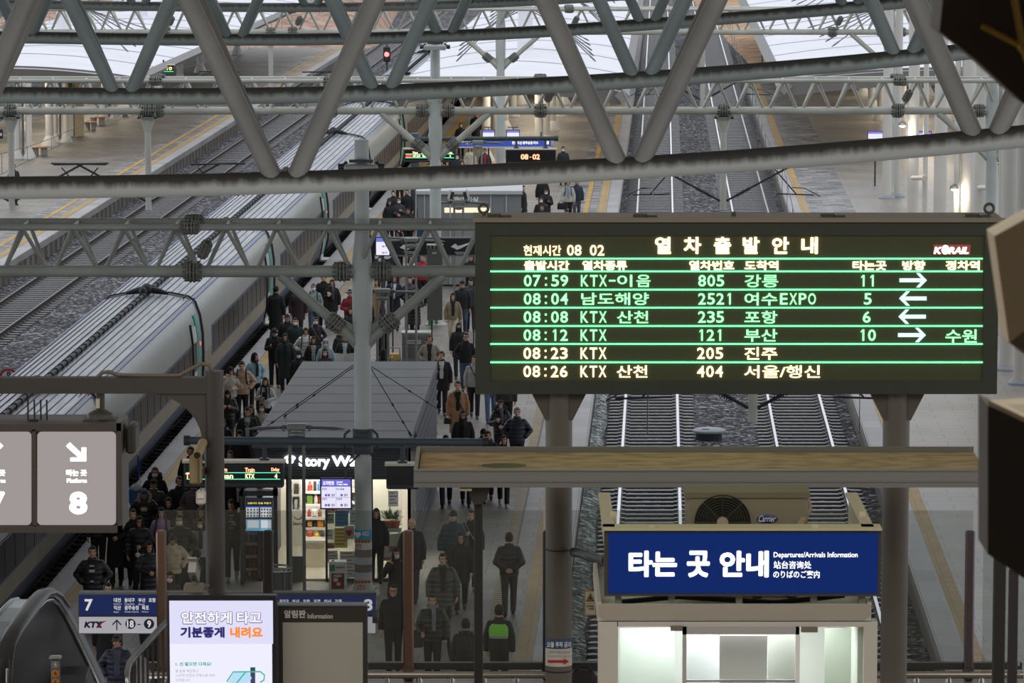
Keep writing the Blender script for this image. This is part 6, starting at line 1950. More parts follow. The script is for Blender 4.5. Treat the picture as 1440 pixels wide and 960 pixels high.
m_ = MB(); m_.tube((c.x, c.y + .03, c.z - .05), (c.x, c.y + .03, D(273, 822, YH + .1).z), .016, n=8); p0 = D(273, 824, YH + .1); m_.bbox((p0.x, p0.y + .03, p0.z - .02), (.16, .18, .06), .01); m_.tube((p0.x + .08, p0.y + .05, p0.z - .02), (xp - .05, YH + .28, p0.z - .02), .02, n=8); part('stand', m_, mat('#7b756b', .5), r_)

# ================================================================== portrait video screen and notice board
YV = 32.4
vs_ = empty('video_screen', (PX(311, YV), YV, ZF), 'bright portrait video screen in a black frame with Korean safety text', 'screen')
fr = MB(); zt_, a = D(311, 838, YV).z, D(234, 838, YV); b_ = D(389, 838, YV)
fr.bbox(((a.x + b_.x) / 2, YV + .06, (zt_ + ZF) / 2), (b_.x - a.x, .12, zt_ - ZF), .01); part('cabinet', fr, mat('#1a1a1f', .35), vs_)
m_ = MB(); m_.rect(238, 844.5, 384, 1120, YV - .006, .01); scn = part('screen', m_, glow((.86, .86, 1.0), 1.0), vs_, smooth=False)
m_ = MB(); m_.rect(238, 844.5, 384, 905, YV - .009, .006); part('screen_header', m_, glow((.74, .73, .95), 1.0), scn, smooth=False)
NAVY, ORG, TEAL2, GRY = glow((.03, .02, .16), 1), glow((1.0, .28, .04), 1), glow((.03, .42, .30), 1), glow((.33, .30, .42), 1)
text_part('lettering', [('안전하게', 254, 859, 327, 878, .075), ('타고', 332, 859, 369, 878, .075)], YV - .0085 - .004, glow((.12, .09, .2), 1), scn)
text_part('lettering', [('안전하게', 255, 859.7, 326, 876.8, .035), ('타고', 333, 859.7, 368, 876.8, .035)], YV - .0165, glow((.93, .92, 1), 1), scn)
text_part('lettering', [('기분좋게', 253.5, 881, 316, 896.5, .05)], YV - .0145, NAVY, scn); text_part('lettering', [('내려요', 323.5, 881, 369.5, 896.5, .05)], YV - .0145, ORG, scn)
text_part('lettering', [('1. 선 밟으면 다쳐요!', 247, 930.5, 297.5, 936, .03)], YV - .012, TEAL2, scn)
text_part('lettering', [('발 밑을 확인하고', 247, 941, 279, 945.2, .0), ('노란색 안전선 안쪽으로 타야', 247, 947.2, 302.5, 951.4, .0), ('안전합니다.', 247, 954, 268, 958, .0)], YV - .012, GRY, scn)
m_ = MB(); m_.path([D(319, 958, YV - .01), D(328, 944.5, YV - .01), D(366, 944, YV - .01), D(372, 949, YV - .01), D(371, 956, YV - .01), D(366, 959, YV - .01)], .006, 6); m_.path([D(332, 961, YV - .01), D(345, 945, YV - .01)], .006, 6); part('picture_outline', m_, glow((.03, .5, .32), 1), scn)
m_ = MB(); m_.poly([(320, 960), (329, 945.5), (350, 945.5), (354, 953), (350, 960)], YV - .0085, .002); part('picture_fill', m_, glow((.5, .72, .95), 1), scn, smooth=False)
m_ = MB(); m_.rect(352, 938, 359, 944, YV - .009, .004); m_.rect(352, 944.5, 359, 962, YV - .0085, .003); part('picture_block', m_, glow((.05, .06, .12), 1), scn, smooth=False)
d_ = bpy.data.lights.new('video_screen_light', 'AREA'); d_.shape = 'RECTANGLE'; d_.size, d_.size_y = .7, 1.2; d_.energy = 6; d_.color = (.9, .9, 1)
o = bpy.data.objects.new('video_screen_light', d_); COL.objects.link(o); o.location = (PX(311, YV), YV - .05, 10.4); o.rotation_euler = (-PI / 2, 0, 0)
YN2 = 32.6
nb = empty('notice_board', (PX(453, YN2), YN2, ZF), 'dark-framed blank grey notice board headed Information beside the video screen', 'board')
m_ = MB(); a, b_ = D(390, 852, YN2), D(516.5, 852, YN2); m_.bbox(((a.x + b_.x) / 2, YN2 + .05, (a.z + ZF) / 2), (b_.x - a.x, .1, a.z - ZF), .008); part('frame', m_, mat('#2b2a2a', .45), nb)
m_ = MB(); m_.box2((a.x, YN2 - .005, a.z), (b_.x, YN2 + .11, a.z + .012)); part('top_edge', m_, mat('#717a80', .35, .5), nb, smooth=False)
m_ = MB(); m_.rect(397.5, 875, 511, 1100, YN2 - .004, .01); part('panel', m_, mat('#a3a099', .6, noise=.03, nscale=3), nb, smooth=False)
text_part('lettering', [('알림판', 399.5, 857.5, 430, 868.5, .035), ('Information', 432.5, 862.5, 468, 869.5, .012)], YN2 - .004, mat('#c9c6c0', .5), nb)

# ================================================================== blue platform strip sign behind the railing
YB2 = 39.32
ps = empty('platform_sign', (PX(320, YB2), YB2, 9.6), 'blue and white direction sign with a 7, train logo and arrow behind the glass railing', 'sign')
m_ = MB(); m_.rect(110, 833, 529, 836, YB2 - .02, .12); m_.rect(110, 836, 529, 891, YB2, .08); part('box', m_, mat('#6d7273', .4), ps, smooth=False)
m_ = MB(); m_.rect(111, 836.5, 528, 865, YB2 - .008, .01); part('blue_panel', m_, glow((.014, .024, .10), .8), ps, smooth=False)
m_ = MB(); m_.rect(111, 867, 528, 890, YB2 - .008, .01); part('white_panel', m_, glow((.50, .48, .52), .75), ps, smooth=False)
m_ = MB(); m_.rect(111, 865, 528, 867, YB2 - .012, .01); part('divider', m_, mat('#3b4146', .4), ps, smooth=False)
LT = glow((.72, .72, .72), .9); NV = mat('#20284a', .5)
text_part('number', [('7', 119, 842, 130.5, 858.5, .03)], YB2 - .014, LT, ps); text_part('number', [('8', 511, 842, 524, 858.5, .03)], YB2 - .014, LT, ps)
text_part('lettering', [('대전', 160, 840.5, 170, 846.5), ('동대구', 175, 840.5, 189.5, 846.5), ('부산', 194.5, 840.5, 204.5, 846.5), ('포항', 209, 840.5, 219, 846.5), ('익산', 160, 851, 170, 857.5), ('광주송정', 175, 851, 195, 857.5), ('목포', 199.5, 851, 209.5, 857.5), ('동대구', 393, 842.5, 406, 849), ('부산', 411, 842.5, 421, 849), ('포항', 426, 842.5, 436, 849), ('진주', 441, 842.5, 451, 849), ('마산', 456, 842.5, 466, 849), ('강릉', 471, 842.5, 481, 849)], YB2 - .014, LT, ps, .02)
text_part('lettering', [('Daejeon', 160, 848, 171, 850.2), ('Dongdaegu', 175, 848, 189, 850.2), ('Busan', 195, 848, 203, 850.2), ('Iksan', 160, 859, 167, 861.2), ('Gwangju-songjeong', 175, 859, 195, 861.2), ('Mokpo', 199.5, 859, 209, 861.2)], YB2 - .014, LT, ps, .0)
text_part('logo_lettering', [('KT', 119, 873.5, 135.5, 882.5)], YB2 - .014, NV, ps, .06, .22)
m_ = MB(); m_.poly([(135, 882.5), (138, 882.5), (143, 873.5), (140, 873.5)], YB2 - .014, .004); m_.poly([(134.5, 873.5), (138, 873.5), (143.5, 882.5), (140, 882.5)], YB2 - .0145, .004); part('logo_letter', m_, NV, ps, smooth=False)
m_ = MB(); m_.poly([(136, 882.5), (139, 882.5), (143, 876.5), (150, 872.4), (143.5, 873.5), (139.5, 877)], YB2 - .016, .004); part('logo_stroke', m_, mat('#a32338', .5), ps, smooth=False)
m_ = MB(); m_.poly([(163.4, 886), (165, 886), (165, 874), (169.8, 879), (171, 877.8), (164.2, 870.6), (157.4, 877.8), (158.6, 879), (163.4, 874)], YB2 - .014, .004); part('arrow', m_, NV, ps, smooth=False)
m_ = MB()
for px in (183.5, 209.5):
    c = D(px, 877, YB2 - .014); disc(m_, c.x, c.z, YB2 - .014, 7.4 / F * YB2, .004)
part('number_disc', m_, NV, ps, smooth=False)
m_ = MB(); m_.rect(193, 877, 198, 878.4, YB2 - .014, .004); part('dash', m_, NV, ps, smooth=False)
text_part('lettering', [('18', 178.6, 872, 188, 882), ('9', 207, 872, 212.5, 882)], YB2 - .02, LT, ps, .03)
m_ = MB()
for px in (221, 573): c = D(min(px, 526), 862, YB2); m_.box((PX(px, YR) if px < 400 else PX(526, YB2), YR + .16, c.z), (.05, .34, .06))
part('bracket', m_, M_DGREY, ps, smooth=False)

# ================================================================== escalator head at the left
es = empty('escalator', (PX(60, 38), 38, ZF), 'escalator with a thick black handrail and dark glass balustrade at the lower left', 'escalator')
hp = [(7, 1010, 36.1), (6, 960, 36.05), (6, 930, 36.1), (10, 906, 36.35), (20, 887, 36.75), (36, 864, 37.5), (50, 845, 38.2), (60, 835, 38.65), (69, 833, 38.9), (78, 839, 39.1), (88, 854, 39.35), (104, 886, 39.75), (122, 923, 40.2), (142, 966, 40.7), (190, 1070, 42.0)]
pts = [D(*p) for p in hp]
m_ = MB(); m_.path(pts, .078, 12, sq=.62); part('handrail', m_, mat('#151618', .35), es, 'thick black rubber handrail')
m_ = MB(); m_.path([p + Vector((.03, -.05, -.055)) for p in pts], .016, 8); part('handrail_track', m_, mat('#9a9388', .25, .9), es, 'bright metal edge under the handrail')
bl = MB(); n = len(pts)
low = [Vector((p.x, p.y, min(p.z, pts[5].z) - 1.0 - .15 * max(0, 0))) for p in pts]
vsb = [p + Vector((.02, 0, -.05)) for p in pts] + low + [p + Vector((-.02, 0, -.05)) for p in pts] + [q + Vector((-.04, 0, 0)) for q in low]
fsb = []
for i in range(n - 1):
    fsb += [(i, i + 1, n + i + 1, n + i), (2 * n + i, 3 * n + i, 3 * n + i + 1, 2 * n + i + 1), (i, 2 * n + i, 2 * n + i + 1, i + 1)]
bl.add(vsb, fsb)
part('balustrade', bl, mat('#1b1917', .4, spec=.25, noise=.4, nscale=2.2), es, 'dark glass balustrade')
m_ = MB(); m_.path([p + Vector((-.30, .1, -.08)) for p in pts[3:9]], .02, 8)
q2 = [p + Vector((-.30, .1, -.08)) for p in pts[3:9]]
for i in range(5): m_.add([q2[i], q2[i + 1], q2[i + 1] + Vector((.22, 0, .0)), q2[i] + Vector((.22, 0, 0)), q2[i] + Vector((0, 0, -.3)), q2[i + 1] + Vector((0, 0, -.3))], [(0, 1, 2, 3), (0, 4, 5, 1)])
part('outer_deck', m_, mat('#5f716c', .2, .3), es, 'greenish outer deck panel')
m_ = MB()
for i in range(9):
    t0 = D(60, 910 + i * 7, 39.2 + i * .14)
    m_.box((t0.x + .25 + i * .02, t0.y, t0.z - .3), (.34, .4, .16))
part('step', m_, mat('#2e2d2c', .4), es, smooth=False)
Ys = 35.6
c = D(78, 926, Ys)
r_ = empty('bollard', (c.x, Ys, ZF), 'grey sensor post with round yellow pictograms beside the escalator', 'post')
m_ = MB(); m_.bbox((c.x, Ys, (ZF + c.z) / 2), (.075, .06, c.z - ZF), .012); part('post', m_, mat('#6d6a6c', .4), r_)
m_ = MB(); m_.bbox((c.x, Ys, c.z + .012), (.105, .09, .026), .01); part('cap', m_, mat('#aab4b6', .3, .5), r_)
for y, col, nm in ((934, '#8b8a8e', 'grey_disc'), (946.5, '#d08a2c', 'yellow_disc'), (958.5, '#d08a2c', 'yellow_disc')):
    q = D(78, y, Ys - .032); m_ = MB(); disc(m_, q.x, q.z, Ys - .036, .031, .006); part(nm, m_, mat(col, .5), r_, smooth=False)
    m_ = MB(); q2 = q + Vector((0, -.008, 0)); m_.ell(q2 + Vector((.0, 0, .014)), (.006, .003, .006), 8, 5); m_.path([q2 + Vector((0, 0, .008)), q2 + Vector((-.004, 0, -.004)), q2 + Vector((.008, 0, -.018))], .004, 5); m_.path([q2 + Vector((-.012, 0, .004)), q2 + Vector((.012, 0, -.002))], .003, 5); part('pictogram', m_, mat('#8c2a22' if 'yellow' in nm else '#d8d8d8', .5), r_)
# stair railing
sr = empty('stair_railing', (PX(205, 38), 38, ZF - .5), 'steel stair railing with dark bars curving down beside the bronze post', 'railing')
hp = [(242, 866, 38.8), (225, 884, 38.5), (206, 905, 38.2), (190, 922, 37.9), (181, 934, 37.75), (178, 946, 37.65), (178, 962, 37.6), (180, 990, 37.6)]
pts = [D(*p) for p in hp]
m_ = MB(); m_.path(pts, .032, 12); part('handrail', m_, mat('#a3a6a6', .2, .9), sr)
for i in range(11):
    t = i / 10
    k = t * 3.9; j = int(k); p = pts[j] + (pts[j + 1] - pts[j]) * (k - j)
    m_ = MB(); m_.tube(p + Vector((0, .02, -.03)), (p.x, p.y + .02, ZF - .5), .012, n=8); part('baluster', m_, mat('#4d4741', .4, .5), sr)
# dark flat pole at the right edge
r_ = empty('steel_post', (PX(1435, 36), 36, ZF), 'dark flat post with a strip of small pale marks at the right edge', 'post')
m_ = MB(); m_.bbox((PX(1436, 36), 36, (ZF + D(0, 800, 36).z) / 2), (.082, .06, D(0, 800, 36).z - ZF), .008); part('post', m_, mat('#3b3a3d', .4), r_)
m_ = MB()
for k in range(5): m_.rect(1431.5, 902 + k * 13, 1433.8, 910 + k * 13, 36 - .036, .004)
part('mark', m_, mat('#a9a9ae', .5), r_, smooth=False)

# ================================================================== hanging faceted blocks close to the viewer
M_KDARK = mat('#2a1f18', .7); M_KCREAM = mat('#b3a68c', .7); M_KBRN = mat('#4f4031', .7); M_GOLD = mat('#8a6f2a', .4, .4)
YK = 10.0
def block(label, front, mats, depth, Y, extra=()):
    pts = [D(x, y, Y) for x, y in front]
    cx = sum(p.x for p in pts) / len(pts)
    root = empty('hanging_block', (cx, Y, min(p.z for p in pts)), label, 'decoration', 'faceted blocks hanging at the right')
    m_ = MB(); m_.prism(pts, (0, depth, 0)); part('block', m_, mats, root, smooth=False)
    m_ = MB(); m_.tube((PX(1500, Y), Y + depth / 2, max(p.z for p in pts) - .05), (PX(1500, Y), Y + depth / 2, 22.0), .006, n=6); part('hanging_cord', m_, M_BLK, root)
    return root
r_ = block('big dark brown faceted block with gold rods at the top right corner', [(1332, -60), (1321, 44), (1372, 84), (1440, 146), (1530, 120), (1560, -60)], M_KDARK, .22, YK)
m_ = MB(); m_.tube(D(1380, 36, YK - .02), D(1438, 66, YK - .03), .008, n=8); m_.tube(D(1420, -40, YK - .02), D(1438, 66, YK - .03), .009, n=8); m_.tube(D(1438, 66, YK - .03), D(1470, 160, YK), .009, n=8); m_.ell(D(1438, 66, YK - .03), (.014, .014, .014), 10, 6); part('gold_rod', m_, M_GOLD, r_)
r_ = block('cream faceted block right of the departure board', [(1398, 332), (1440, 309), (1500, 277), (1500, 428), (1440, 466), (1419, 482)], M_KCREAM, .16, YK)
m_ = MB(); m_.prism([D(1419, 482, YK), D(1440, 466.5, YK), D(1500, 428.5, YK), D(1500, 520, YK + .1), D(1440, 498, YK + .06)], (0, .1, 0)); part('lower_facet', m_, M_KBRN, r_, 'brown lower facet', smooth=False)
r_ = block('dark faceted block with a tan upper facet at the right edge', [(1389, 570), (1440, 594), (1500, 622), (1500, 860), (1440, 813), (1389, 779)], mat('#2b2422', .7), .22, YK + .6)
m_ = MB(); m_.prism([D(1389.5, 569, YK + .6), D(1440, 593, YK + .6), D(1500, 621, YK + .6), D(1500, 566, YK + .8), D(1440, 566, YK + .8)], (0, 0, .012)); part('upper_facet', m_, M_KCREAM, r_, 'tan upper facet', smooth=False)
# ================================================================== people
def remesh(mb, voxel, iters=2, fac=.5):
    sc = tmp_scene()
    me0 = mb.mesh('form', [], smooth=False)
    o = bpy.data.objects.new('form', me0)
    sc.collection.objects.link(o)
    m = o.modifiers.new('r', 'REMESH'); m.mode = 'VOXEL'; m.voxel_size = voxel
    if iters:
        s = o.modifiers.new('s', 'SMOOTH'); s.factor = fac; s.iterations = iters
    with bpy.context.temp_override(scene=sc, view_layer=sc.view_layers[0]):
        dg = bpy.context.evaluated_depsgraph_get()
        dg.update()
        me = bpy.data.meshes.new_from_object(o.evaluated_get(dg))
    out = MB()
    out.v = [tuple(v.co) for v in me.vertices]
    out.f = [tuple(p.vertices) for p in me.polygons]
    out.m = [0] * len(out.f)
    bpy.data.objects.remove(o)
    bpy.data.meshes.remove(me0); bpy.data.meshes.remove(me)
    return out
def merge(dst, src, M=None, mi=0):
    n = len(dst.v)
    dst.v += [tuple(M @ Vector(v)) for v in src.v] if M else src.v
    dst.f += [tuple(i + n for i in f) for f in src.f]
    dst.m += [mi] * len(src.f)
def flip_faces(mb):
    mb.f = [tuple(reversed(f)) for f in mb.f]
    return mb
_HANDS = {}
def hand_form(pose):
    """wrist at the origin, fingers down (-z), palm towards -y, thumb on +x"""
    if pose in _HANDS: return _HANDS[pose]
    mb = MB()
    mb.loft([(0, 0, .02, .024, .019), (0, 0, -.01, .027, .018), (.0, -.002, -.045, .040, .016), (0, -.003, -.085, .041, .014), (0, -.004, -.095, .036, .010)], 16, 2.5)
    curl = {'relax': (18, 28, 22), 'grip': (62, 78, 50)}[pose]
    for k, (x, L) in enumerate(((.031, .072), (.0105, .082), (-.0105, .077), (-.031, .060))):
        p = Vector((x, -.003, -.086)); a = 0.0; pts = [p]; fan = (x / .031) * R(5)
        for seg, c in zip((.45, .32, .23), curl):
            a += R(c)
            p = p + Vector((math.sin(fan), -math.sin(a), -math.cos(a))) * L * seg
            pts.append(p)
        mb.path(pts, [.0098, .0092, .0086, .0072], 8)
        mb.ell(pts[-1], (.0072,) * 3, 8, 5)
    t = [Vector((.026, -.004, -.022)), Vector((.047, -.015, -.050)), Vector((.052, -.028, -.078)), Vector((.046, -.040, -.098))] if pose == 'relax' else [Vector((.026, -.004, -.022)), Vector((.044, -.022, -.046)), Vector((.034, -.046, -.066)), Vector((.012, -.054, -.078))]
    mb.path(t, [.015, .013, .011, .009], 8); mb.ell(t[-1], (.009,) * 3, 8, 5)
    _HANDS[pose] = remesh(mb, .0042, 1, .4)
    return _HANDS[pose]
def place_hand(dst, wrist, dirv, palm, side, pose):
    src = hand_form(pose)
    z = -Vector(dirv).normalized()
    y = -(Vector(palm) - z * Vector(palm).dot(z)).normalized()
    x = y.cross(z)
    M3 = Matrix((x, y, z)).transposed()
    q = MB(); q.v = [(v[0] * side, v[1], v[2]) for v in src.v]; q.f = list(src.f) if side > 0 else [tuple(reversed(f)) for f in src.f]; q.m = list(src.m)
    merge(dst, q, Matrix.Translation(Vector(wrist)) @ M3.to_4x4())

_CL = {}
def cloth(col, puffer=False, rough=.8):
    k = (col, puffer)
    if k in _CL: return _CL[k]
    m, nt, b = nodes_mat('cloth_' + col.lstrip('#') + ('_quilted' if puffer else ''))
    N, L = nt.nodes.new, nt.links.new
    tc = N('ShaderNodeTexCoord')
    n = N('ShaderNodeTexNoise'); n.inputs['Scale'].default_value = 9; n.inputs['Detail'].default_value = 4
    L(tc.outputs['Object'], n.inputs['Vector'])
    mr = N('ShaderNodeMapRange'); mr.inputs['From Min'].default_value = .3; mr.inputs['From Max'].default_value = .7; mr.inputs['To Min'].default_value = .8; mr.inputs['To Max'].default_value = 1.15
    L(n.outputs[0], mr.inputs[0])
    sc = N('ShaderNodeVectorMath'); sc.operation = 'SCALE'; sc.inputs[0].default_value = C(col)[:3]; L(mr.outputs[0], sc.inputs['Scale']); L(sc.outputs[0], b.inputs['Base Color'])
    bp = N('ShaderNodeBump')
    if puffer:
        w = N('ShaderNodeTexWave'); w.bands_direction = 'Z'; w.inputs['Scale'].default_value = 3.2; w.inputs['Distortion'].default_value = 1.6; w.inputs['Detail'].default_value = 1
        L(tc.outputs['Object'], w.inputs['Vector']); L(w.outputs['Fac'], bp.inputs['Height']); bp.inputs['Strength'].default_value = .28; bp.inputs['Distance'].default_value = .03
        b.inputs['Roughness'].default_value = .5
    else:
        n2 = N('ShaderNodeTexNoise'); n2.inputs['Scale'].default_value = 14; n2.inputs['Detail'].default_value = 3
        L(tc.outputs['Object'], n2.inputs['Vector']); L(n2.outputs[0], bp.inputs['Height']); bp.inputs['Strength'].default_value = .28; bp.inputs['Distance'].default_value = .03
        b.inputs['Roughness'].default_value = rough
    L(bp.outputs[0], b.inputs['Normal'])
    _CL[k] = m
    return m
SKINS = ['#c99a7c', '#d3a589', '#bf8d70', '#d8ae94']
M_EYE = mat('#20160f', .3)
M_LIP = mat('#9a5a4e', .5)
M_MASKW = mat('#e9e8e6', .7)
def person(px, py, label, h=1.70, yaw=0.0, pose='s', arms='dd', coat='#1d1e21', cs='j', pants='#1a1b1e', shoes='#17181a', hair='short', hc='#17130f', hat=None, hatc='#1b1c1f', mask=None, gl=False, scarf=None, pack=None, tilt=0, turn=0, inn=None, fur=None, sex='m', zb=None, lod=None, ground=None, phone=False, strap=None, group=None, printed=None, phones=None):
    zg = ZP if ground is None else ground
    top = P(px, py, zg + h)
    S = h / 1.72
    hpx = h / top.y * F
    far = hpx < 72 if lod is None else lod
    root = empty('person', (top.x, top.y, zg), label, 'person', group, R(yaw))
    rnd = random.Random(int(px * 7 + py * 13))
    skin = mat(SKINS[rnd.randrange(4)], .55)
    w = .92 if sex == 'f' else 1.0
    sh = .175 * w
    # --- joints
    HC = Vector((0, -.012, 1.607))
    if pose == 's':
        legs = [[(-.09, 0, .92), (-.095, -.015, .50), (-.10, .01, .08)], [(.09, 0, .92), (.095, -.015, .50), (.10, .01, .08)]]
    else:
        f = {'w1': 1, 'w2': -1, 'v1': .55, 'v2': -.55}[pose]
        A = [(-.09, 0, .92), (-.09, -.14 * abs(f), .50), (-.08, -.24 * abs(f), .085)]
        B = [(.09, 0, .92), (.088, .0, .50), (.08, .26 * abs(f), .08 + .07 * abs(f))]
        legs = [A, B] if f > 0 else [[(-x, y, z) for x, y, z in B], [(-x, y, z) for x, y, z in A]]
    def arm(s, code):
        S0 = Vector((s * (sh - .012), 0, 1.372))
        puff = .03 if cs in ('p', 'lp') else 0
        T = {
            'd': ((s * (.235 + puff), .02, 1.13), (s * (.245 + puff), -.03, .88), (0, -.1, -1), (-s, 0, 0), 'relax'),
            'k': ((s * (.24 + puff), .10, 1.14), (s * (.245 + puff), .12, .90), (0, .25, -1), (-s, 0, 0), 'relax'),
            'w': ((s * (.235 + puff), -.05, 1.13), (s * (.235 + puff), -.20, .93), (0, -.5, -1), (-s, 0, 0), 'relax'),
            'p': ((s * (.29 + puff), .06, 1.15), (s * .19, -.09, 1.00), None, None, None),
            't': ((s * .235, -.02, 1.13), (s * .075, -.26, 1.20), (-s * .25, -.5, .5), (0, -.2, 1), 'grip'),
            'c': ((s * .25, -.03, 1.14), (s * .06, -.23, 1.08), (-s * .8, -.4, -.2), (0, 1, 0), 'grip'),
            'f': ((s * .27, -.15, 1.17), (s * .10, -.21, 1.42), (-s * .3, .1, .9), (0, 1, 0), 'grip'),
            'b': ((s * .26, .10, 1.14), (s * .08, .17, .98), (-s, .1, -.1), (0, -1, 0), 'relax'),
            'h': ((s * (.24 + puff), .01, 1.13), (s * (.235 + puff), -.06, .88), (0, 0, -1), (-s, 0, 0), 'grip'),
            'u': ((s * .25, -.02, 1.14), (s * .20, -.24, 1.03), (0, -.8, -.4), (-s, 0, 0), 'grip'),
        }[code]
        return [S0, Vector(T[0]), Vector(T[1])], T[2], T[3], T[4]
    AR = [(-1,) + arm(-1, arms[0]), (1,) + arm(1, arms[1])]
    Mh = Matrix.Translation((0, 0, 1.49)) @ Matrix.Rotation(R(turn), 4, 'Z') @ Matrix.Rotation(R(tilt), 4, 'X') @ Matrix.Translation((0, 0, -1.49))
    # --- the body, one continuous surface
    hd = MB()
    hd.ell(HC + Vector((0, .012, .008)), (.074, .094, .104), 16, 12)
    hd.ell(HC + Vector((0, -.018, -.055)), (.054, .064, .058), 14, 10)
    hd.ell(HC + Vector((0, -.062, -.092)), (.024, .022, .018), 10, 8)
    hd.path([HC + Vector((0, -.080, .022)), HC + Vector((0, -.100, -.020)), HC + Vector((0, -.090, -.034))], [.009, .0155, .012], 8)
    hd.ell(HC + Vector((0, -.084, .030)), (.045, .012, .009), 10, 6)
    for s in (-1, 1):
        hd.ell(HC + Vector((s * .074, .012, -.014)), (.010, .021, .032), 8, 8)
        hd.ell(HC + Vector((s * .036, -.068, -.028)), (.02, .016, .02), 8, 6)
    hd.v = [tuple(Mh @ Vector(v)) for v in hd.v]
    bd_ = MB()
    merge(bd_, hd)
    bd_.tube((0, .012, 1.40), Mh @ Vector((0, .006, 1.56)), .054, .050, 14)
    bd_.loft([(0, 0, .90, .15 * w, .10), (0, 0, 1.02, .135 * w, .095), (0, -.005, 1.18, .145 * w, .10), (0, .0, 1.32, .165 * w, .105), (0, .005, 1.42, .12 * w, .07), (0, .01, 1.45, .06, .05)], 18)
    for s, J, d, pm, hp in AR:
        bd_.path([J[0], J[1], J[2]], [.052, .041, .027], 12)
        bd_.ell(J[0], (.05,) * 3, 12, 8); bd_.ell(J[1], (.041,) * 3, 10, 8)
    for lg in legs:
        bd_.path(lg, [.082, .055, .04], 12); bd_.ell(lg[1], (.056,) * 3, 10, 8)
        fx = Vector(lg[2]); fd = Vector((0, -.13, -.05)) if fx.y < .1 else Vector((0, -.11, -.06)); bd_.path([fx + Vector((0, .03, -.02)), fx + fd], [.028, .022], 8)
    body = remesh(bd_, .022 if far else .0125, 1, .4)
    for s, J, d, pm, hp in AR:
        if hp:
            place_hand(body, J[2], d, pm, s if s > 0 else -1, hp)
    ft = MB()
    if not far or True:
        for s in (-1, 1):
            ft.ell(HC + Vector((s * .031, -.0865, .008)), (.0125, .006, .0055), 8, 6)
            ft.path([HC + Vector((s * .016, -.093, .030)), HC + Vector((s * .048, -.082, .030))], .0042, 5)
        lp = MB(); lp.ell(HC + Vector((0, -.083, -.062)), (.021, .007, .0065), 10, 6)
        merge(body, ft, Mh, 1)
        if not mask: merge(body, lp, Mh, 2)
    body.v = [(x * S, y * S, z * S) for x, y, z in body.v]
    lpart('body', body, [skin, M_EYE, M_LIP], root, ang=60)
    def sub(nm, mb, m, lab=None, M=None, ang=50):
        mb.v = [tuple((M @ Vector(v) if M else Vector(v)) * S) for v in mb.v]
        return lpart(nm, mb, m, root, lab, ang=ang)
    vox = .028 if far else .017
    # --- trousers and shoes
    if cs != 'lp' or True:
        t = MB()
        t.loft([(0, 0, .84, .155 * w, .115), (0, 0, .95, .158 * w, .115), (0, 0, 1.02, .145 * w, .105)], 18)
        for lg in legs:
            a, b_, c = [Vector(x) for x in lg]
            c = c + Vector((0, .01, -.015))
            t.path([a, a.lerp(b_, .5), b_, b_.lerp(c, .5), c], [.098, .086, .072, .066, .062], 12)
        sub('trousers', remesh(t, vox, 2), cloth(pants))
    for lg in legs:
        fx = Vector(lg[2])
        o = MB()
        heel = fx + Vector((0, .045, -.045 if fx.y < .1 else -.015)); toe = fx + Vector((0, -.165, -.052))
        if fx.y > .1: toe = Vector((fx.x, fx.y - .16, .03))
        o.path([heel + Vector((0, .03, 0)), heel, fx + Vector((0, -.03, -.025)), toe + Vector((0, .04, .005)), toe + Vector((0, -.012, -.006))], [.026, .042, .046, .042, .022], 12, sq=.9)
        sub('shoe', o, mat(shoes, .5))
    # --- coat
    puff = cs in ('p', 'lp')
    hem = {'j': .86, 'p': .84, 's': .88, 'm': .66, 'l': .42, 'lp': .48}[cs]
    e = .035 if puff else (.012 if cs == 's' else .02)
    c = MB()
    rg = []
    if hem < .8:
        rg += [(0, 0, hem, .21 * w + e * .5, .175 + e * .5), (0, 0, (hem + .95) / 2, .20 * w + e * .6, .15 + e * .6)]
    else:
        rg += [(0, 0, hem, .160 * w + e, .122 + e)]
    rg += [(0, 0, .98, .168 * w + e, .125 + e), (0, 0, 1.10, .162 * w + e, .122 + e), (0, -.005, 1.24, .172 * w + e, .125 + e), (0, 0, 1.34, .172 * w + e, .115 + e), (0, .005, 1.415, .135 * w + e * .6, .085 + e * .5), (0, .01, 1.475, .078 + e * .4, .07 + e * .4), (0, .012, 1.515, .072 + e * .5, .068 + e * .4)]
    c.loft(rg, 24, 2.2)
    for s, J, d, pm, hp in AR:
        end = J[2] + (Vector(d).normalized() * .02 if d else Vector((0, 0, 0)))
        c.path([J[0], J[0].lerp(J[1], .5), J[1], J[1].lerp(end, .6), end], [.060 + e * .7, .060 + e * .8, .054 + e * .8, .048 + e * .7, .042 + e * .5], 14)
        c.ell(J[0], (.060 + e * .7,) * 3, 12, 8); c.ell(J[1], (.054 + e * .8,) * 3, 12, 8)
    sub('coat', remesh(c, vox, 2), cloth(coat, puff))
    ryf = .125 + e
    if inn:
        q = MB(); n = 7
        vs, fs = [], []
        for k in range(n):
            z = 1.0 + .47 * k / (n - 1)
            ry = ryf + .008 if z < 1.3 else ryf + .004 - (z - 1.3) * .33
            hw = .045 + .03 * (k / (n - 1))
            vs += [(-hw, -ry + .012, z), (0, -ry - .004, z), (hw, -ry + .012, z)]
        for k in range(n - 1):
            a = k * 3
            fs += [(a, a + 1, a + 4, a + 3), (a + 1, a + 2, a + 5, a + 4)]
        m0 = len(vs); vs += [(x, y + .03, z) for x, y, z in vs]
        fs += [tuple(reversed([i + m0 for i in f])) for f in fs]
        for k in range(n - 1):
            a = k * 3
            fs += [(a, a + 3, a + 3 + m0, a + m0), (a + 2, a + 2 + m0, a + 5 + m0, a + 5)]
        q.add(vs, fs); sub('shirt', q, cloth(inn))
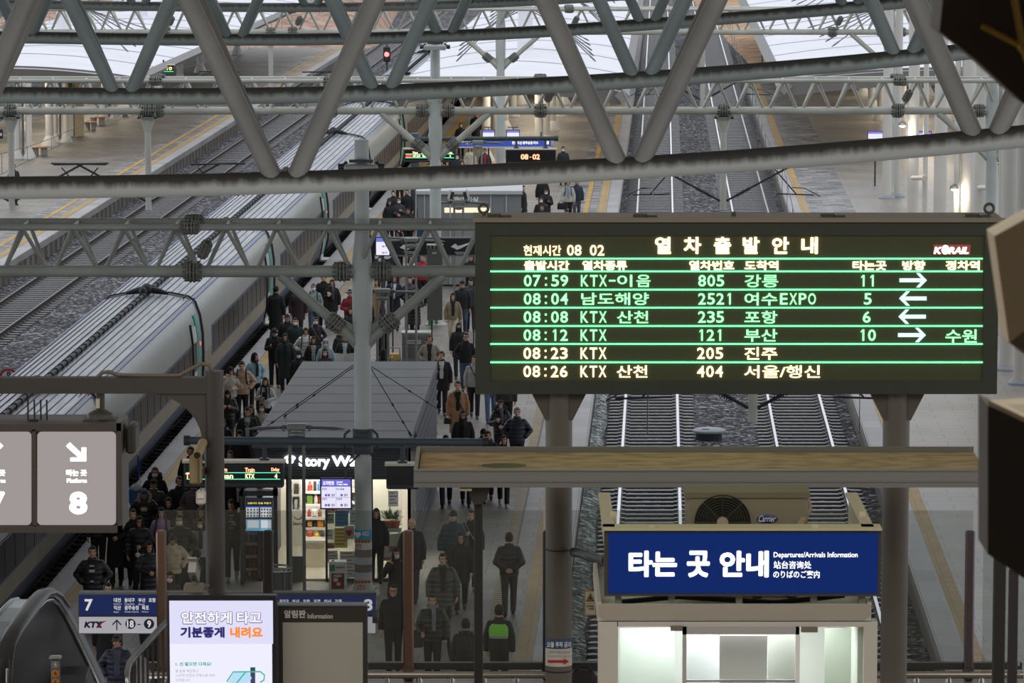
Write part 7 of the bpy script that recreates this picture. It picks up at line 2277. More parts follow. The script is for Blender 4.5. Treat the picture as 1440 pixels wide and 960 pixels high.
    if printed:
        q = MB()
        for zz, ww in printed[1]:
            q.box((0, -ryf - .010, zz), (ww, .012, .028))
        sub('print', q, mat(printed[0], .6), 'pale print on the front', ang=20)
    if fur:
        q = MB(); q.path([(.10, -.10, 1.40), (.125, -.02, 1.49), (.105, .085, 1.55), (0, .125, 1.57), (-.105, .085, 1.55), (-.125, -.02, 1.49), (-.10, -.10, 1.40)], [.035, .05, .055, .055, .055, .05, .035], 10)
        sub('hood_fur', remesh(q, .014, 1), cloth(fur, False, .95))
    # --- hair, hats, mask
    def shell(k, keep, dy=.012, dz=.012):
        q = MB(); q.ell(HC + Vector((0, dy, dz)), (.078 * k, .098 * k, .108 * k), 24, 16, None, keep); return q
    hl = .062 if sex == 'm' else .056
    if hair != 'bald' and hat not in ('hood',):
        kk = 1.10
        if hair == 'short':
            q = shell(kk, lambda v: not (v.y < -.028 and v.z < hl and abs(v.x) < .072) and v.z > (-.02 if v.y < .03 else -.075))
            q.ell(HC + Vector((.012, -.045, .088)), (.058, .05, .024), 12, 8)
        else:
            q = shell(1.12, lambda v: not (v.y < -.035 and v.z < hl - .008 and abs(v.x) < .068) and v.z > -.06)
            zl = {'bob': -.13, 'long': -.27, 'tied': -.06}[hair]
            n = 22
            vs, fs = [], []
            for li, kr in enumerate((1.0, .84)):
                for zi in range(6):
                    t = zi / 5
                    z = .02 + (zl - .02) * t
                    wob = 1 + .10 * math.sin(t * 2.4)
                    for i in range(n + 1):
                        a = R(-34 + 248 * i / n)
                        vs.append((HC.x + .090 * kr * wob * math.cos(a), HC.y + .012 + .108 * kr * wob * math.sin(a), HC.z + z))
            k = n + 1
            for li in (0, 1):
                for zi in range(5):
                    for i in range(n):
                        a = li * 6 * k + zi * k + i
                        fs.append((a, a + 1, a + k + 1, a + k) if li else (a, a + k, a + k + 1, a + 1))
            for zi in range(5):
                for i in (0, n):
                    a = zi * k + i; fs.append((a, a + k, a + k + 6 * k, a + 6 * k))
            for i in range(n):
                a = 5 * k + i; fs.append((a, a + 1, a + 1 + 6 * k, a + 6 * k))
            q.add(vs, fs)
            if hair == 'tied': q.ell(HC + Vector((0, .11, .0)), (.04, .045, .04), 10, 8)
        sub('hair', q, mat(hc, .65, noise=.2, nscale=30, spec=.3), None, Mh)
    if hat == 'cap':
        q = shell(1.17, lambda v: v.z > .018); q.loft([(HC.x, HC.y - .085, HC.z + .03, .070, .075), (HC.x, HC.y - .09, HC.z + .036, .068, .072), (HC.x, HC.y - .06, HC.z + .05, .05, .03)], 16)
        sub('cap', q, cloth(hatc), None, Mh)
    elif hat == 'beanie':
        q = shell(1.19, lambda v: v.z > .0); q.ring(HC + Vector((0, .012, .03)), .086, .014, 'Z', 20, 8); sub('beanie', q, cloth(hatc), None, Mh)
    elif hat == 'hood':
        q = shell(1.32, lambda v: not (v.y < -.045 and abs(v.x) < .075 and v.z < .085 and v.z > -.14), .02, .0); q.loft([(0, .03, 1.42, .12, .10), (0, .02, 1.49, .115, .10), (0, .02, 1.53, .10, .09)], 16); sub('hood', q, cloth(hatc), None, Mh)
    if hat == 'band':
        q = MB(); q.path([HC + Vector((s_ * .088 * math.cos(a), .0, .10 * math.sin(a) + .008)) for s_, a in [(1, R(t)) for t in range(-5, 186, 10)]], .013, 8); sub('headband', q, cloth(hatc), None, Mh)
    if phones:
        q = MB(); q.path([HC + Vector((.092 * math.cos(R(t)), .005, .125 * math.sin(R(t)) )) for t in range(-8, 190, 11)], .010, 8)
        for s in (-1, 1): q.ell(HC + Vector((s * .088, .005, -.01)), (.018, .036, .042), 12, 8)
        sub('headphones', q, mat(phones, .4), None, Mh)
    if mask:
        q = MB(); q.ell(HC + Vector((0, -.032, -.048)), (.064, .080, .060), 18, 12, None, lambda v: v.y < -.012 and v.z > -.058)
        q.ell(HC + Vector((0, -.030, -.048)), (.060, .074, .056), 18, 12, None, lambda v: v.y < -.012)
        for s in (-1, 1): q.path([HC + Vector((s * .058, -.05, -.035)), HC + Vector((s * .077, .01, -.005))], .003, 5)
        sub('face_mask', q, mat(mask, .7), None, Mh)
    if gl:
        q = MB()
        for s in (-1, 1):
            q.ring(HC + Vector((s * .033, -.098, .006)), .023, .0035, 'Y', 18, 6); q.path([HC + Vector((s * .056, -.096, .01)), HC + Vector((s * .078, .0, .005))], .003, 5)
        q.path([HC + Vector((-.012, -.102, .01)), HC + Vector((.012, -.102, .01))], .003, 5); sub('glasses', q, mat('#22201e', .3), None, Mh)
    if scarf:
        q = MB(); q.path([(.085 * math.cos(R(a)), .0 + .085 * math.sin(R(a)) , 1.50 + .015 * math.sin(R(a))) for a in range(0, 360, 24)], .038, 10, closed=True)
        q.path([(.02, -.10, 1.49), (.035, -ryf - .02, 1.38), (.03, -ryf - .025, 1.2), (.03, -ryf - .02, 1.06)], [.04, .045, .045, .042], 10, sq=.5)
        sub('scarf', remesh(q, .014, 1), cloth(scarf))
    if pack:
        q = MB(); yb = ryf - .01
        q.loft([(0, yb + .07, .98, .11, .06), (0, yb + .075, 1.0, .135, .08), (0, yb + .08, 1.2, .14, .085), (0, yb + .07, 1.38, .125, .07), (0, yb + .06, 1.43, .08, .04)], 18, 3.2)
        q.loft([(0, yb + .155, 1.02, .09, .03), (0, yb + .16, 1.05, .10, .035), (0, yb + .16, 1.16, .10, .03), (0, yb + .15, 1.18, .08, .02)], 14, 3.2)
        bk = sub('backpack', q, cloth(pack))
        q = MB()
        for s in (-1, 1): q.path([(s * .11, yb, 1.40), (s * .115, .02, 1.475 + e * .6), (s * .115, -.085 - e * .5, 1.42), (s * .125, -ryf - .006, 1.28), (s * .15, -ryf * .82, 1.12), (s * (.175 + e), 0, 1.06)], .018, 8, sq=.55)
        q.v = [tuple(Vector(v) * S) for v in q.v]
        lpart('strap', q, cloth(pack), bk)
    if strap:
        q = MB(); q.path([(-.12, .02, 1.47), (-.10, -.10 - e * .4, 1.42), (0, -ryf - .008, 1.22), (.12, -ryf - .004, 1.04), (.17 + e, .0, .96)], .014, 8, sq=.5); sub('bag_strap', q, cloth(strap))
    if phone:
        for (s, J, d, pm, hp), code in zip(AR, arms):
            if code in ('t', 'f'):
                pz = J[2] + Vector(d).normalized() * .10 + Vector((-s * .01, -.02, .02))
                q = MB(); q.bbox((pz.x, pz.y, pz.z), (.075, .012, .15), .004)
                o = lpart_world('phone', q, S, root)
                break
    return root, AR, S
def lpart_world(nm, q, S, root):
    """a thing held in the hand: stands on its own, posed from the holder"""
    M = Matrix.Translation(Vector(root.location)) @ Matrix.Rotation(root.rotation_euler[2], 4, 'Z')
    q.v = [tuple(M @ (Vector(v) * S)) for v in q.v]
    return thing('phone', q, mat('#1a1c22', .2), 'dark phone held up by the ' + root['label'][:1].lower() + ' '.join(root['label'][1:].split()[:9]), 'phone')
# ------------------------------------------------------------------ everyone on the platforms
BK, CH, NV_, GR_, BR_ = '#17181a', '#2a2c2f', '#1b2234', '#5c5d5b', '#3a2f2a'
def W(px, py, label, **k):
    k.setdefault('sex', 'f'); k.setdefault('h', 1.62); k.setdefault('hair', 'long')
    return person(px, py, label, **k)
def M_(px, py, label, **k):
    return person(px, py, label, **k)
WM = '#e6e5e2'
# --- crowd at the foot of the train, left of the shop
M_(218, 657, 'white-masked person in a dark fur-hooded black coat behind the black-capped one', coat=BK, cs='m', mask=WM, fur='#24211f', pose='w1', arms='pd', h=1.76)
M_(216, 674, 'person in a black cap and dark quilted coat, behind the grey-capped one', coat=CH, cs='lp', hat='cap', hatc='#141416', pose='w2', arms='dd')
M_(203, 686, 'person in a grey cap and pale fur hood beside the big hanging sign', coat='#1c1d22', cs='p', hat='cap', hatc='#59616b', fur='#8f8672', tilt=26, arms='pp', printed=('#c6b6b6', ((1.30, .13), (1.27, .15), (1.24, .12))))
M_(268, 628, 'person in a long black coat walking behind the camera on the sign post', coat='#191a1d', cs='l', pose='w1', arms='dp', h=1.78)
M_(252, 670, 'person in a dark coat half hidden by the left end of the lit departure sign', coat='#1a1b1e', cs='l', pose='w2', arms='pd', yaw=15)
M_(272, 674, 'person in a mauve jacket hidden behind the white junction box', coat='#5c5054', cs='j', pants='#1b1b1e', arms='pp', yaw=-10)
W(237, 700, 'person with long dark hair right of the grey-capped one, face between dark coats', coat='#191a1c', cs='j', hc='#120f0e', arms='dd')
W(227, 714, 'person in a lilac jacket with dark backpack straps', coat='#a88fae', cs='j', hair='bob', hc='#1b1413', pack='#2b2f3c', arms='dd', pose='w1')
W(253, 714, 'person with brown hair right behind the one in a black puffer and white mask', coat=CH, cs='j', hair='long', hc='#40291f', arms='dd')
M_(252, 724, 'person in a black puffer jacket with a white mask and a small white chest mark', coat='#1b1c1f', cs='p', mask=WM, arms='pp', pose='w2', h=1.74, printed=None)
W(281, 729, 'white-masked person in a pale grey jacket at the sign post', coat='#aeb2b4', cs='j', mask=WM, hc='#2a1d17', scarf='#3a3233', arms='dd')
W(283, 713, 'person with light brown hair just left of the sign post', coat='#6e5b49', cs='j', hc='#6b4a34', arms='dd')
W(196, 726, 'person in glasses and a black puffer coat below the right corner of the hanging sign', coat='#17181b', cs='p', hair='bob', gl=True, arms='dc', pose='s', pants='#15161a', h=1.64)
W(243, 750, 'person in a cream puffer jacket with a blue headband, looking down', coat='#cdbf9f', cs='p', hair='tied', hc='#33231c', hat='band', hatc='#3c4d6e', tilt=30, inn='#cfc2a4', pants='#1c1a1a', arms='kp', pose='w1', h=1.63)
M_(277, 772, 'dark-haired person in black just left of the sign post foot, seen from behind', coat='#1a1b1f', cs='j', yaw=170, arms='dd')
W(239, 804, 'person with brown hair and a white mask above the video screen', coat='#3a2a26', cs='j', mask=WM, hc='#2b1b16', arms='dd')
M_(130, 768, 'young person in an open black puffer and black top with white print beside the train', coat='#1a1b1c', cs='p', inn='#141416', hair='short', gl=False, scarf=None, arms='pp', printed=('#b9bec2', ((1.36, .09), (1.27, .12), (1.245, .10), (1.05, .07))), h=1.76)
M_(152, 820, 'person with only the dark top of the head showing above the blue 7 sign', coat='#1b1c1f', cs='j', arms='dd')
M_(163, 712, 'person in a long dark coat clasping both hands beneath the hanging sign', coat='#15161a', cs='l', pants='#14151a', arms='tc', h=1.72, pose='v1')
M_(138, 700, 'person in dark trousers walking along the train under the hanging sign', coat=CH, cs='j', arms='dd', pose='w2')
M_(187, 716, 'person in black shoes holding a folded white umbrella beneath the hanging sign', coat='#15161a', cs='l', arms='du', pose='v2', h=1.66)
W(209, 762, 'person in a big black coat behind the left bronze post', coat='#14161c', cs='lp', hair='bob', arms='cc', h=1.62, yaw=20)
M_(165, 893, 'person in a grey cap, plaid shirt and navy quilted jacket below the blue 7 sign', coat='#262c3c', cs='p', hat='cap', hatc='#4a4744', inn='#4a4f5c', arms='pd', turn=-25, pants='#1c1e24', h=1.70)
M_(150, 846, 'person in a long black coat seen from behind, under the blue 7 sign', coat='#17181b', cs='l', yaw=175, arms='dd', pose='w1')
M_(216, 846, 'person in a dark coat between the blue 7 sign and the stair railing', coat='#1c1f26', cs='m', yaw=160, arms='dd', pose='w2')
M_(326, 702, 'person in a dark jacket with pale lettering beside the dark menu screen', coat='#23272e', cs='j', inn='#23272e', pants='#1d2027', shoes='#c9c9c6', arms='dt', pose='w1', tilt=14, turn=-12, h=1.74, printed=('#9fa59a', ((1.40, .10), (1.33, .05), (1.27, .13), (1.2, .05), (1.13, .09))))
M_(324, 634, 'person in black with a white bag, standing over the left departure sign', coat='#151619', cs='l', arms='dd', pose='v1', h=1.74)
# --- group between the train and the shop roof
W(324, 515, 'person in a white puffer jacket with long dark hair, holding a phone to the face', coat='#c9c3b6', cs='p', hc='#181311', tilt=24, turn=14, arms='fc', pants='#17181b', pose='s')
M_(340, 507, 'person in a beige puffer jacket with dark backpack straps, looking down', coat='#b59a80', cs='p', hair='short', pack='#26282c', tilt=20, arms='cp', pants='#17181a', h=1.76)
W(358, 496, 'person in a light blue hooded jacket, head turned aside', coat='#93b7c4', cs='j', hair='bob', hc='#15120f', scarf='#1c1d1f', turn=35, arms='pp', h=1.66, yaw=20)
W(373, 531, 'person in a white jacket and black scarf by the shop roof edge', coat='#b9c0bf', cs='j', hair='bob', hc='#15120f', scarf='#1c1c1f', pack='#1d1f22', arms='tc', phone=True, h=1.60)
W(368, 567, 'person in a white mask with long hair at the left edge of the shop roof', coat='#c2bfb6', cs='j', mask=WM, hc='#1d1614', arms='dd')
M_(348, 572, 'person in a dark jacket and pale printed shirt by the shop roof corner', coat='#20242c', cs='j', inn='#b8c2bd', tilt=16, arms='dd', printed=('#5a615c', ((1.33, .09), (1.29, .06), (1.24, .09))))
W(353, 570, 'person with brown hair right behind the one in the pale printed shirt', coat='#4b3a33', cs='j', hc='#3a2620', arms='dd')
W(337, 604, 'person with long dark hair cut off by the dark pipe above the departure sign', coat='#2b2422', cs='j', hc='#241a16', tilt=18, arms='dd')
W(320, 546, 'person in black with both hands together, below the white puffer jacket', coat='#131417', cs='p', hc='#100e0d', tilt=34, arms='tt', h=1.62)
M_(313, 588, 'person in dark clothes just right of the round sign post top', coat='#17181c', cs='j', arms='dd')
# --- crowd along the train above the shop roof
M_(388, 402, 'tall person in a long black coat stepping off the train door', coat='#17191b', cs='l', yaw=165, arms='dd', pose='w1', h=1.80)
M_(419, 401, 'person in a dark maroon coat behind the diagonal gantry strut', coat='#33262a', cs='m', pants='#201c1e', arms='hd', pose='w2', h=1.74)
M_(441, 399, 'grey-haired person in a pale grey jacket, blue jeans and a white mask', coat='#8b9894', cs='j', pants='#3f566b', hc='#5b5b59', mask=WM, pack='#2d3a42', arms='dd', pose='w1', h=1.72)
W(467, 393, 'person in a black coat and grey scarf carrying a white cup', coat='#1a1b1d', cs='m', hc='#171311', scarf='#4a4a4b', arms='td', pose='w2')
M_(455, 386, 'person in black walking behind the one with the white cup', coat='#141517', cs='l', arms='dd')
M_(404, 441, 'person in black with tousled dark hair, looking down in front of the train step', coat='#1a2221', cs='j', tilt=24, arms='dd', pose='w1')
M_(415, 447, 'person in a dark green jacket and white mask behind the long grey coat', coat='#22302d', cs='j', mask=WM, arms='dd', pose='w2')
W(444, 446, 'person in a dark navy sweater and white mask with a tan bag strap', coat='#2a2c35', cs='s', hair='short', mask=WM, strap='#8a6440', arms='dp', h=1.64)
M_(386, 461, 'person in black and a black cap, looking at a phone near the train', coat='#17181a', cs='j', hat='cap', hatc='#26262a', tilt=22, arms='tp', pose='s', pants='#1d2530', shoes='#7a6a2a', phone=True, h=1.72)
W(401, 469, 'person in a long dark grey coat and scarf before the black-capped one', coat='#2b3433', cs='l', hc='#171615', hair='bob', scarf='#202426', arms='dd', pose='v1', h=1.68)
W(430, 461, 'person in a white puffer jacket with a dark strap, mouth open', coat='#cfd1cc', cs='p', hair='tied', hc='#1f1816', pack='#27282b', arms='pd')
W(441, 473, 'person with long hair in a black blazer over a pale top', coat='#1a1b1d', cs='j', hc='#16110f', inn='#a8aba4', arms='dd')
W(458, 477, 'person in a pale blue hooded top with the hood up', coat='#8fa9b5', cs='j', hat='hood', hatc='#93aebb', mask='#cfd3d4', arms='dd', pack='#b3b39d')
W(457, 490, 'person in a pink mask at the back edge of the shop roof', coat='#3b3432', cs='j', hc='#1d1513', mask='#d8a9ad', arms='dd')
W(420, 493, 'person in a black beanie and white mask at the back corner of the shop roof', coat='#17181b', cs='j', hair='bob', hat='beanie', hatc='#131315', mask=WM, arms='dd')
M_(485, 469, 'person in a black coat reading an open newspaper left of the gantry column', coat='#1a1b1e', cs='j', inn='#c4c9cb', arms='cc', h=1.70)
M_(477, 461, 'person in dark clothes half hidden behind the newspaper reader', coat='#15161a', cs='m', arms='dc', yaw=60)
M_(492, 407, 'person in a red jacket half hidden behind the gantry column', coat='#7a1f2a', cs='j', arms='cd', pose='w1')
W(493, 432, 'person with only the forehead showing at the foot of the left gantry strut', coat='#26262a', cs='j', hc='#15100e', arms='dd')
# --- right of the gantry column
W(531, 392, 'person in a long tan coat just right of the gantry column', coat='#a4835a', cs='l', hc='#251a14', arms='pd', yaw=-30, pose='w1')
W(538, 429, 'person with a pale face behind the second double-pole lamp', coat='#5c5148', cs='j', hc='#14100e', arms='dd')
M_(554, 387, 'person in a navy suit coat, white shirt and tie, hands clasped', coat='#191e2e', cs='l', inn='#c8ccd2', arms='cc', h=1.76)
W(539, 490, 'person with black hair below the second double-pole lamp, seen from behind', coat='#1a1b1d', cs='j', yaw=180, hc='#141212', arms='dd')
W(577, 359, 'person in a white fluffy coat with long hair below the left tick emblem', coat='#d3d0ca', cs='j', hc='#2b1d17', arms='dd', turn=20)
M_(535, 352, 'person in a dark coat under the bright purple screen', coat='#20252c', cs='m', inn='#b9bcbc', arms='dd')
M_(553, 352, 'person in black right of the bright purple screen', coat='#17191c', cs='l', arms='dd')
M_(594, 358, 'person in red half hidden by the dark grey cabinet', coat='#a51f28', cs='j', arms='dd')
M_(662, 357, 'person in a black sweater looking at a phone left of the departure board', coat='#17181a', cs='s', tilt=20, arms='tt', phone=True)
W(637, 412, 'person in an olive beige jacket and cream trousers left of the departure board', coat='#84775e', cs='j', pants='#c9bda8', shoes='#d8d2c6', hc='#17120f', inn='#18181a', arms='hd', pose='w2', h=1.64)
M_(650, 395, 'person in a black jacket and dark cap behind the olive-jacketed one', coat='#191b1e', cs='j', hat='cap', hatc='#1d1f22', pants='#44556a', arms='dd', pose='w1', h=1.74)
M_(662, 391, 'person in a dark hooded jacket beside the top of the departure board edge', coat='#2b3236', cs='p', arms='dd', tilt=18)
M_(576, 389, 'person in a charcoal puffer jacket behind the lattice beam', coat='#2c2f33', cs='p', arms='pp', yaw=20)
W(583, 404, 'person in a long black puffer coat behind the right gantry strut', coat='#191a1d', cs='lp', hc='#15110f', arms='cc')
M_(519, 322, 'person in dark clothes at the left end of the black banner board', coat='#20242a', cs='l', arms='dd')
W(560, 326, 'person with brown hair behind the black banner board', coat='#8c6a4c', cs='j', hc='#33221a', arms='dd')
M_(585, 326, 'person in black behind the black banner board', coat='#1c1e22', cs='j', arms='dd')
W(645, 454, 'person in a black coat and black mask left of the departure board', coat='#1b1e20', cs='m', mask='#1d1e20', hc='#1b1512', arms='dd', pose='w1')
M_(655, 468, 'person in glasses, black sweater and jeans at the left edge of the departure board', coat='#15161a', cs='s', gl=True, pants='#4b5d70', arms='pd', pose='w2', inn='#15161a', h=1.74)
M_(604, 471, 'person in a grey-beige jacket with headphones beside the grey cabinet', coat='#8f887c', cs='j', inn='#1b1c1c', hc='#4a3a2e', phones='#20211f', arms='pp', h=1.72)
M_(621, 494, 'person in an open black coat and white shirt right of the shop roof', coat='#1d1f22', cs='m', inn='#d6d4ce', turn=-20, arms='dd', pose='w2', h=1.74)
M_(644, 536, 'person in a long camel coat over a black turtleneck, camera bag at the side', coat='#a07a57', cs='l', inn='#17181a', hc='#241b15', pants='#2a2725', arms='hd', pose='v1', h=1.78, strap='#201f1f')
M_(651, 577, 'person in a black hooded top and dark glasses in front of the camel coat', coat='#191a1d', cs='j', gl=True, scarf='#1d1d20', hair='bob', hc='#171412', arms='dd', sex='m')
W(704, 563, 'person in a black fur-hooded parka under the departure board', coat='#1c1e21', cs='p', hc='#2b1d18', hair='tied', fur='#23211f', scarf='#5a5e60', arms='tc', h=1.68)
M_(727, 573, 'grey-haired person in a navy puffer jacket, hands in pockets, under the departure board', coat='#232c3a', cs='p', hc='#6c6d6c', arms='pp', h=1.74, inn=None)
M_(680, 600, 'person in black bending forward behind the left end of the dusty tray', coat='#17181b', cs='j', tilt=40, arms='cd', pose='w1')
M_(667, 500, 'person in a pale jacket with a black shoulder bag, half hidden by the departure board', coat='#a9aaa6', cs='j', pants='#1d1e21', arms='dd', pose='w2', strap='#17181a')
M_(690, 506, 'person in blue jeans whose upper body is hidden by the departure board', coat='#3f4a4a', cs='j', pants='#56708a', shoes='#1a1a1c', arms='dd', pose='w1')
M_(712, 520, 'person in a dark patterned jacket hidden behind the departure board', coat='#3b3a33', cs='j', arms='dd', pose='w2', yaw=180)
M_(627, 612, 'person in black trousers hidden above by the dark pipe and dusty tray', coat='#1b1c1f', cs='j', arms='dp', pose='w1')
W(655, 616, 'person in black boots holding a white phone under the dusty tray', coat='#191a1d', cs='m', arms='tc', pose='w2')
M_(686, 606, 'person in a long black coat behind the thin tray leg', coat='#15171a', cs='l', arms='dd', pose='w1')
M_(708, 612, 'person in black trousers and pale trainers striding under the dusty tray', coat='#1b1d20', cs='j', arms='dd', pose='w2', shoes='#8f9aa2')
# --- people seen through the glass railing
M_(579, 728, 'balding person in a long dark coat behind the middle bronze post', coat='#20242c', cs='m', hair='bald', arms='dd', pose='w2', pants='#3a3a3d', h=1.76, turn=-12)
M_(637, 718, 'person in a dark beanie and teal puffer jacket behind the glass', coat='#2d4a57', cs='p', hat='beanie', hatc='#2a2a2a', arms='dd', pose='w1', h=1.72)
M_(662, 717, 'person in black with a pale shoulder strap beside the thin tray leg', coat='#1d1e22', cs='j', strap='#9c978e', arms='td', hc='#2b211b', pose='w2')
W(648, 750, 'person in a dark brown hooded coat and black trainers behind the glass', coat='#2e2a28', cs='m', hat='hood', hatc='#2c2827', arms='dd', pose='w1', pants='#3a302a', h=1.64)
M_(623, 778, 'person in a long grey quilted coat walking behind the glass', coat='#4a4a45', cs='lp', arms='dd', pose='w2', inn='#2b2b2a', turn=-18, h=1.76)
M_(716, 749, 'person in a black quilted jacket walking away, hands behind the back', coat='#24262b', cs='p', yaw=180, arms='bb', pose='w1', pants='#33353a', h=1.74)
W(557, 771, 'person in a white mask holding a phone to the ear beside the middle bronze post', coat='#22201f', cs='m', hc='#241d19', mask=WM, arms='fd', phone=True, turn=10)
M_(553, 822, 'person in glasses and a black jacket left of the middle bronze post', coat='#1c1e23', cs='j', gl=True, arms='dd', pose='v1', h=1.74)
M_(608, 836, 'person in a dark padded jacket and grey scarf carrying a shoulder bag', coat='#2a2a2a', cs='p', scarf='#7d8184', arms='uh', pose='v2', h=1.72, hc='#2d251f')
M_(655, 870, 'person walking away with a black backpack with a yellow tag', coat='#23262a', cs='j', yaw=178, pack='#1b1d20', arms='dd', pose='w1', h=1.72)
g_ = M_(702, 851, 'guard in a black cap and jacket with a bright green back panel, seen from behind', coat='#1b1d21', cs='j', hat='cap', hatc='#17181b', yaw=172, arms='dd', pose='v1', h=1.76)
q = MB(); q.loft([(0, .085, 1.20, .18, .08), (0, .085, 1.27, .185, .08), (0, .075, 1.36, .18, .075), (0, .05, 1.425, .13, .075)], 18, 3)
lpart('vest_panel', q, mat('#86d84a', .6), g_[0], 'bright green panel')
q = MB(); q.loft([(0, .085, 1.16, .178, .082), (0, .085, 1.205, .18, .082)], 18, 3); lpart('reflective_strip', q, mat('#9aa09a', .4), g_[0], 'grey reflective strip')
W(529, 715, 'person inside the right shop window behind the pot plants', coat='#2a2c30', cs='j', hc='#1a1513', arms='dd')
# --- farther along the platform
M_(792, 206, 'person in a dark suit and white mask right of the clock sign', coat='#262b2a', cs='j', mask=WM, arms='dd')
M_(799, 254, 'person in a pale jacket and blue shirt carrying a black bag above the departure board', coat='#b7b7b0', cs='j', inn='#7d95a5', pack='#23262a', arms='hd', pose='w1', pants='#1a1b1d')
M_(768, 265, 'person in black and a white mask holding a phone, right of the waiting room', coat='#1a1c1f', cs='j', mask=WM, arms='ct', phone=True, tilt=14)
M_(761, 277, 'person in black and a white mask just below another masked one, above the departure board', coat='#191b1e', cs='j', mask=WM, arms='dd')
M_(762, 288, 'person whose head and black shoulders rise above the departure board left of the bag carrier', coat='#1f2220', cs='j', arms='dd')
M_(797, 294, 'person with only dark hair showing above the departure board, below the pale jacket', coat='#1b1d1f', cs='j', tilt=20, arms='dd')
M_(735, 261, 'person in black beside the right wall of the waiting room', coat='#191b1d', cs='m', arms='dd', yaw=60, pants='#4b4a42')
M_(763, 248, 'person in a black jacket hidden above by the big roof tube', coat='#14171a', cs='j', arms='dd', yaw=180)
M_(811, 252, 'person in a dark blue jacket behind the one with the pale jacket', coat='#2a3442', cs='j', pants='#4a5158', arms='dd', pose='w1')
W(548, 281, 'person in a black hooded coat left of the waiting room', coat='#191b1f', cs='m', hair='bob', arms='dd')
M_(561, 278, 'person in a dark grey top and white mask left of the waiting room', coat='#34363b', cs='s', mask=WM, arms='ct')
M_(553, 268, 'person in a white mask and black coat behind the black-hooded one', coat='#1d2024', cs='m', arms='dd', mask='#b8b8b6')
M_(572, 266, 'person in a long black coat against the waiting room glass', coat='#15181b', cs='l', arms='dd')
M_(574, 293, 'person with dark hair at the left corner of the waiting room', coat='#1b1d20', cs='j', arms='dd')
W(661, 206, 'person in a cream coat below the long blue sign', coat='#c4bca9', cs='j', arms='dd', hc='#1c1512')
M_(643, 217, 'person in a white mask right of the far lit departure sign', coat='#23252a', cs='j', mask=WM, arms='dd')
W(650, 226, 'person with long hair just above the big roof tube, right of the far lit sign', coat='#5a4a42', cs='j', hc='#231915', arms='dd')
M_(632, 204, 'person in black behind the right end of the far lit departure sign', coat='#1a1c20', cs='j', arms='dd')
M_(682, 209, 'person in a dark coat with a red bag below the long blue sign', coat='#20232a', cs='j', arms='dd', inn='#9c2a33')
M_(648, 173, 'person in black walking far beyond the blue sign, near the train', coat='#1a1d21', cs='j', arms='dd', pose='w1')
M_(669, 158, 'person in a long black coat beside the far sign post', coat='#171a1e', cs='l', arms='dd')
W(629, 226, 'person in a beige coat under the far lit departure sign', coat='#a8916c', cs='j', hc='#221814', arms='dd')
M_(562, 232, 'person in dark clothes just above the big roof tube, beside the train', coat='#1c1f23', cs='j', arms='dd')
M_(603, 230, 'person in a dark jacket just left of the farther gantry column', coat='#33383d', cs='j', arms='dd')
M_(19, 231, 'person in dark clothes standing on the platform with benches', coat='#1b2027', cs='j', arms='dd', yaw=30)
# --- things carried
def held(name, mb, m, label, cat, **k): return thing(name, mb, m, label, cat, **k)
def wpt(px, py, h, hand_h=.85, dx=0.0):
    p = P(px, py, ZP + h); return Vector((p.x + dx, p.y, ZP + hand_h))
def tote(px, py, h, dx, z, col, label, w=.30, hh=.36, hand=True):
    p = wpt(px, py, h, z, dx)
    root = empty('hand_bag', (p.x, p.y - .05, p.z - hh), label, 'bag')
    m_ = MB(); m_.loft([(p.x, p.y - .05, p.z - hh, w * .46, .07), (p.x, p.y - .05, p.z - hh + .03, w * .5, .085), (p.x, p.y - .05, p.z - .08, w * .46, .06), (p.x, p.y - .05, p.z - .05, w * .44, .04)], 16, 4); part('body', m_, cloth(col), root)
    m_ = MB(); m_.path([(p.x - w * .25, p.y - .05, p.z - .06), (p.x - w * .18, p.y - .05, p.z + .03), (p.x, p.y - .05, p.z + .07), (p.x + w * .18, p.y - .05, p.z + .03), (p.x + w * .25, p.y - .05, p.z - .06)], .010, 8); part('handle', m_, cloth(col), root)
tote(419, 401, 1.74, -.27, .84, '#b9b9b2', 'white carrier bag in the hand of the maroon-coated person')
tote(799, 254, 1.70, -.27, .86, '#17181a', 'black bag in the hand of the person in the pale jacket', .34, .30)
tote(644, 536, 1.78, -.27, .88, '#232222', 'dark camera bag hanging beside the long camel coat', .2, .2)
tote(324, 634, 1.74, .10, 1.05, '#d6cdc4', 'white bag carried in front of the person above the left departure sign', .2, .5)
tote(608, 836, 1.72, -.34, 1.10, '#3a3833', 'brown-black shoulder bag at the side of the grey-scarfed person', .32, .38)
tote(196, 726, 1.64, -.02, 1.02, '#1b1a1c', 'small black pouch with a white pompom held by the person in glasses', .2, .2)
p = wpt(196, 726, 1.64, .92, -.02)
m_ = MB(); m_.ell((p.x, p.y - .27, p.z - .06), (.055, .055, .055), 14, 10); m_.tube((p.x, p.y - .27, p.z - .01), (p.x, p.y - .24, p.z + .1), .006, n=6)
held('pompom', m_, cloth('#d9d2c4'), 'white pompom hanging in front of the black puffer coat', 'charm')
p = wpt(187, 716, 1.66, .98, .24)
m_ = MB(); m_.path([(p.x + .02, p.y - .27, p.z + .12), (p.x + .05, p.y - .27, p.z + .15), (p.x + .07, p.y - .27, p.z + .11), (p.x + .06, p.y - .27, p.z)], .011, 8)
root = empty('umbrella', (p.x, p.y - .27, ZP + .05), 'folded white umbrella hanging point down beneath the big hanging sign', 'umbrella')
part('handle', m_, mat('#d0cfc8', .4), root)
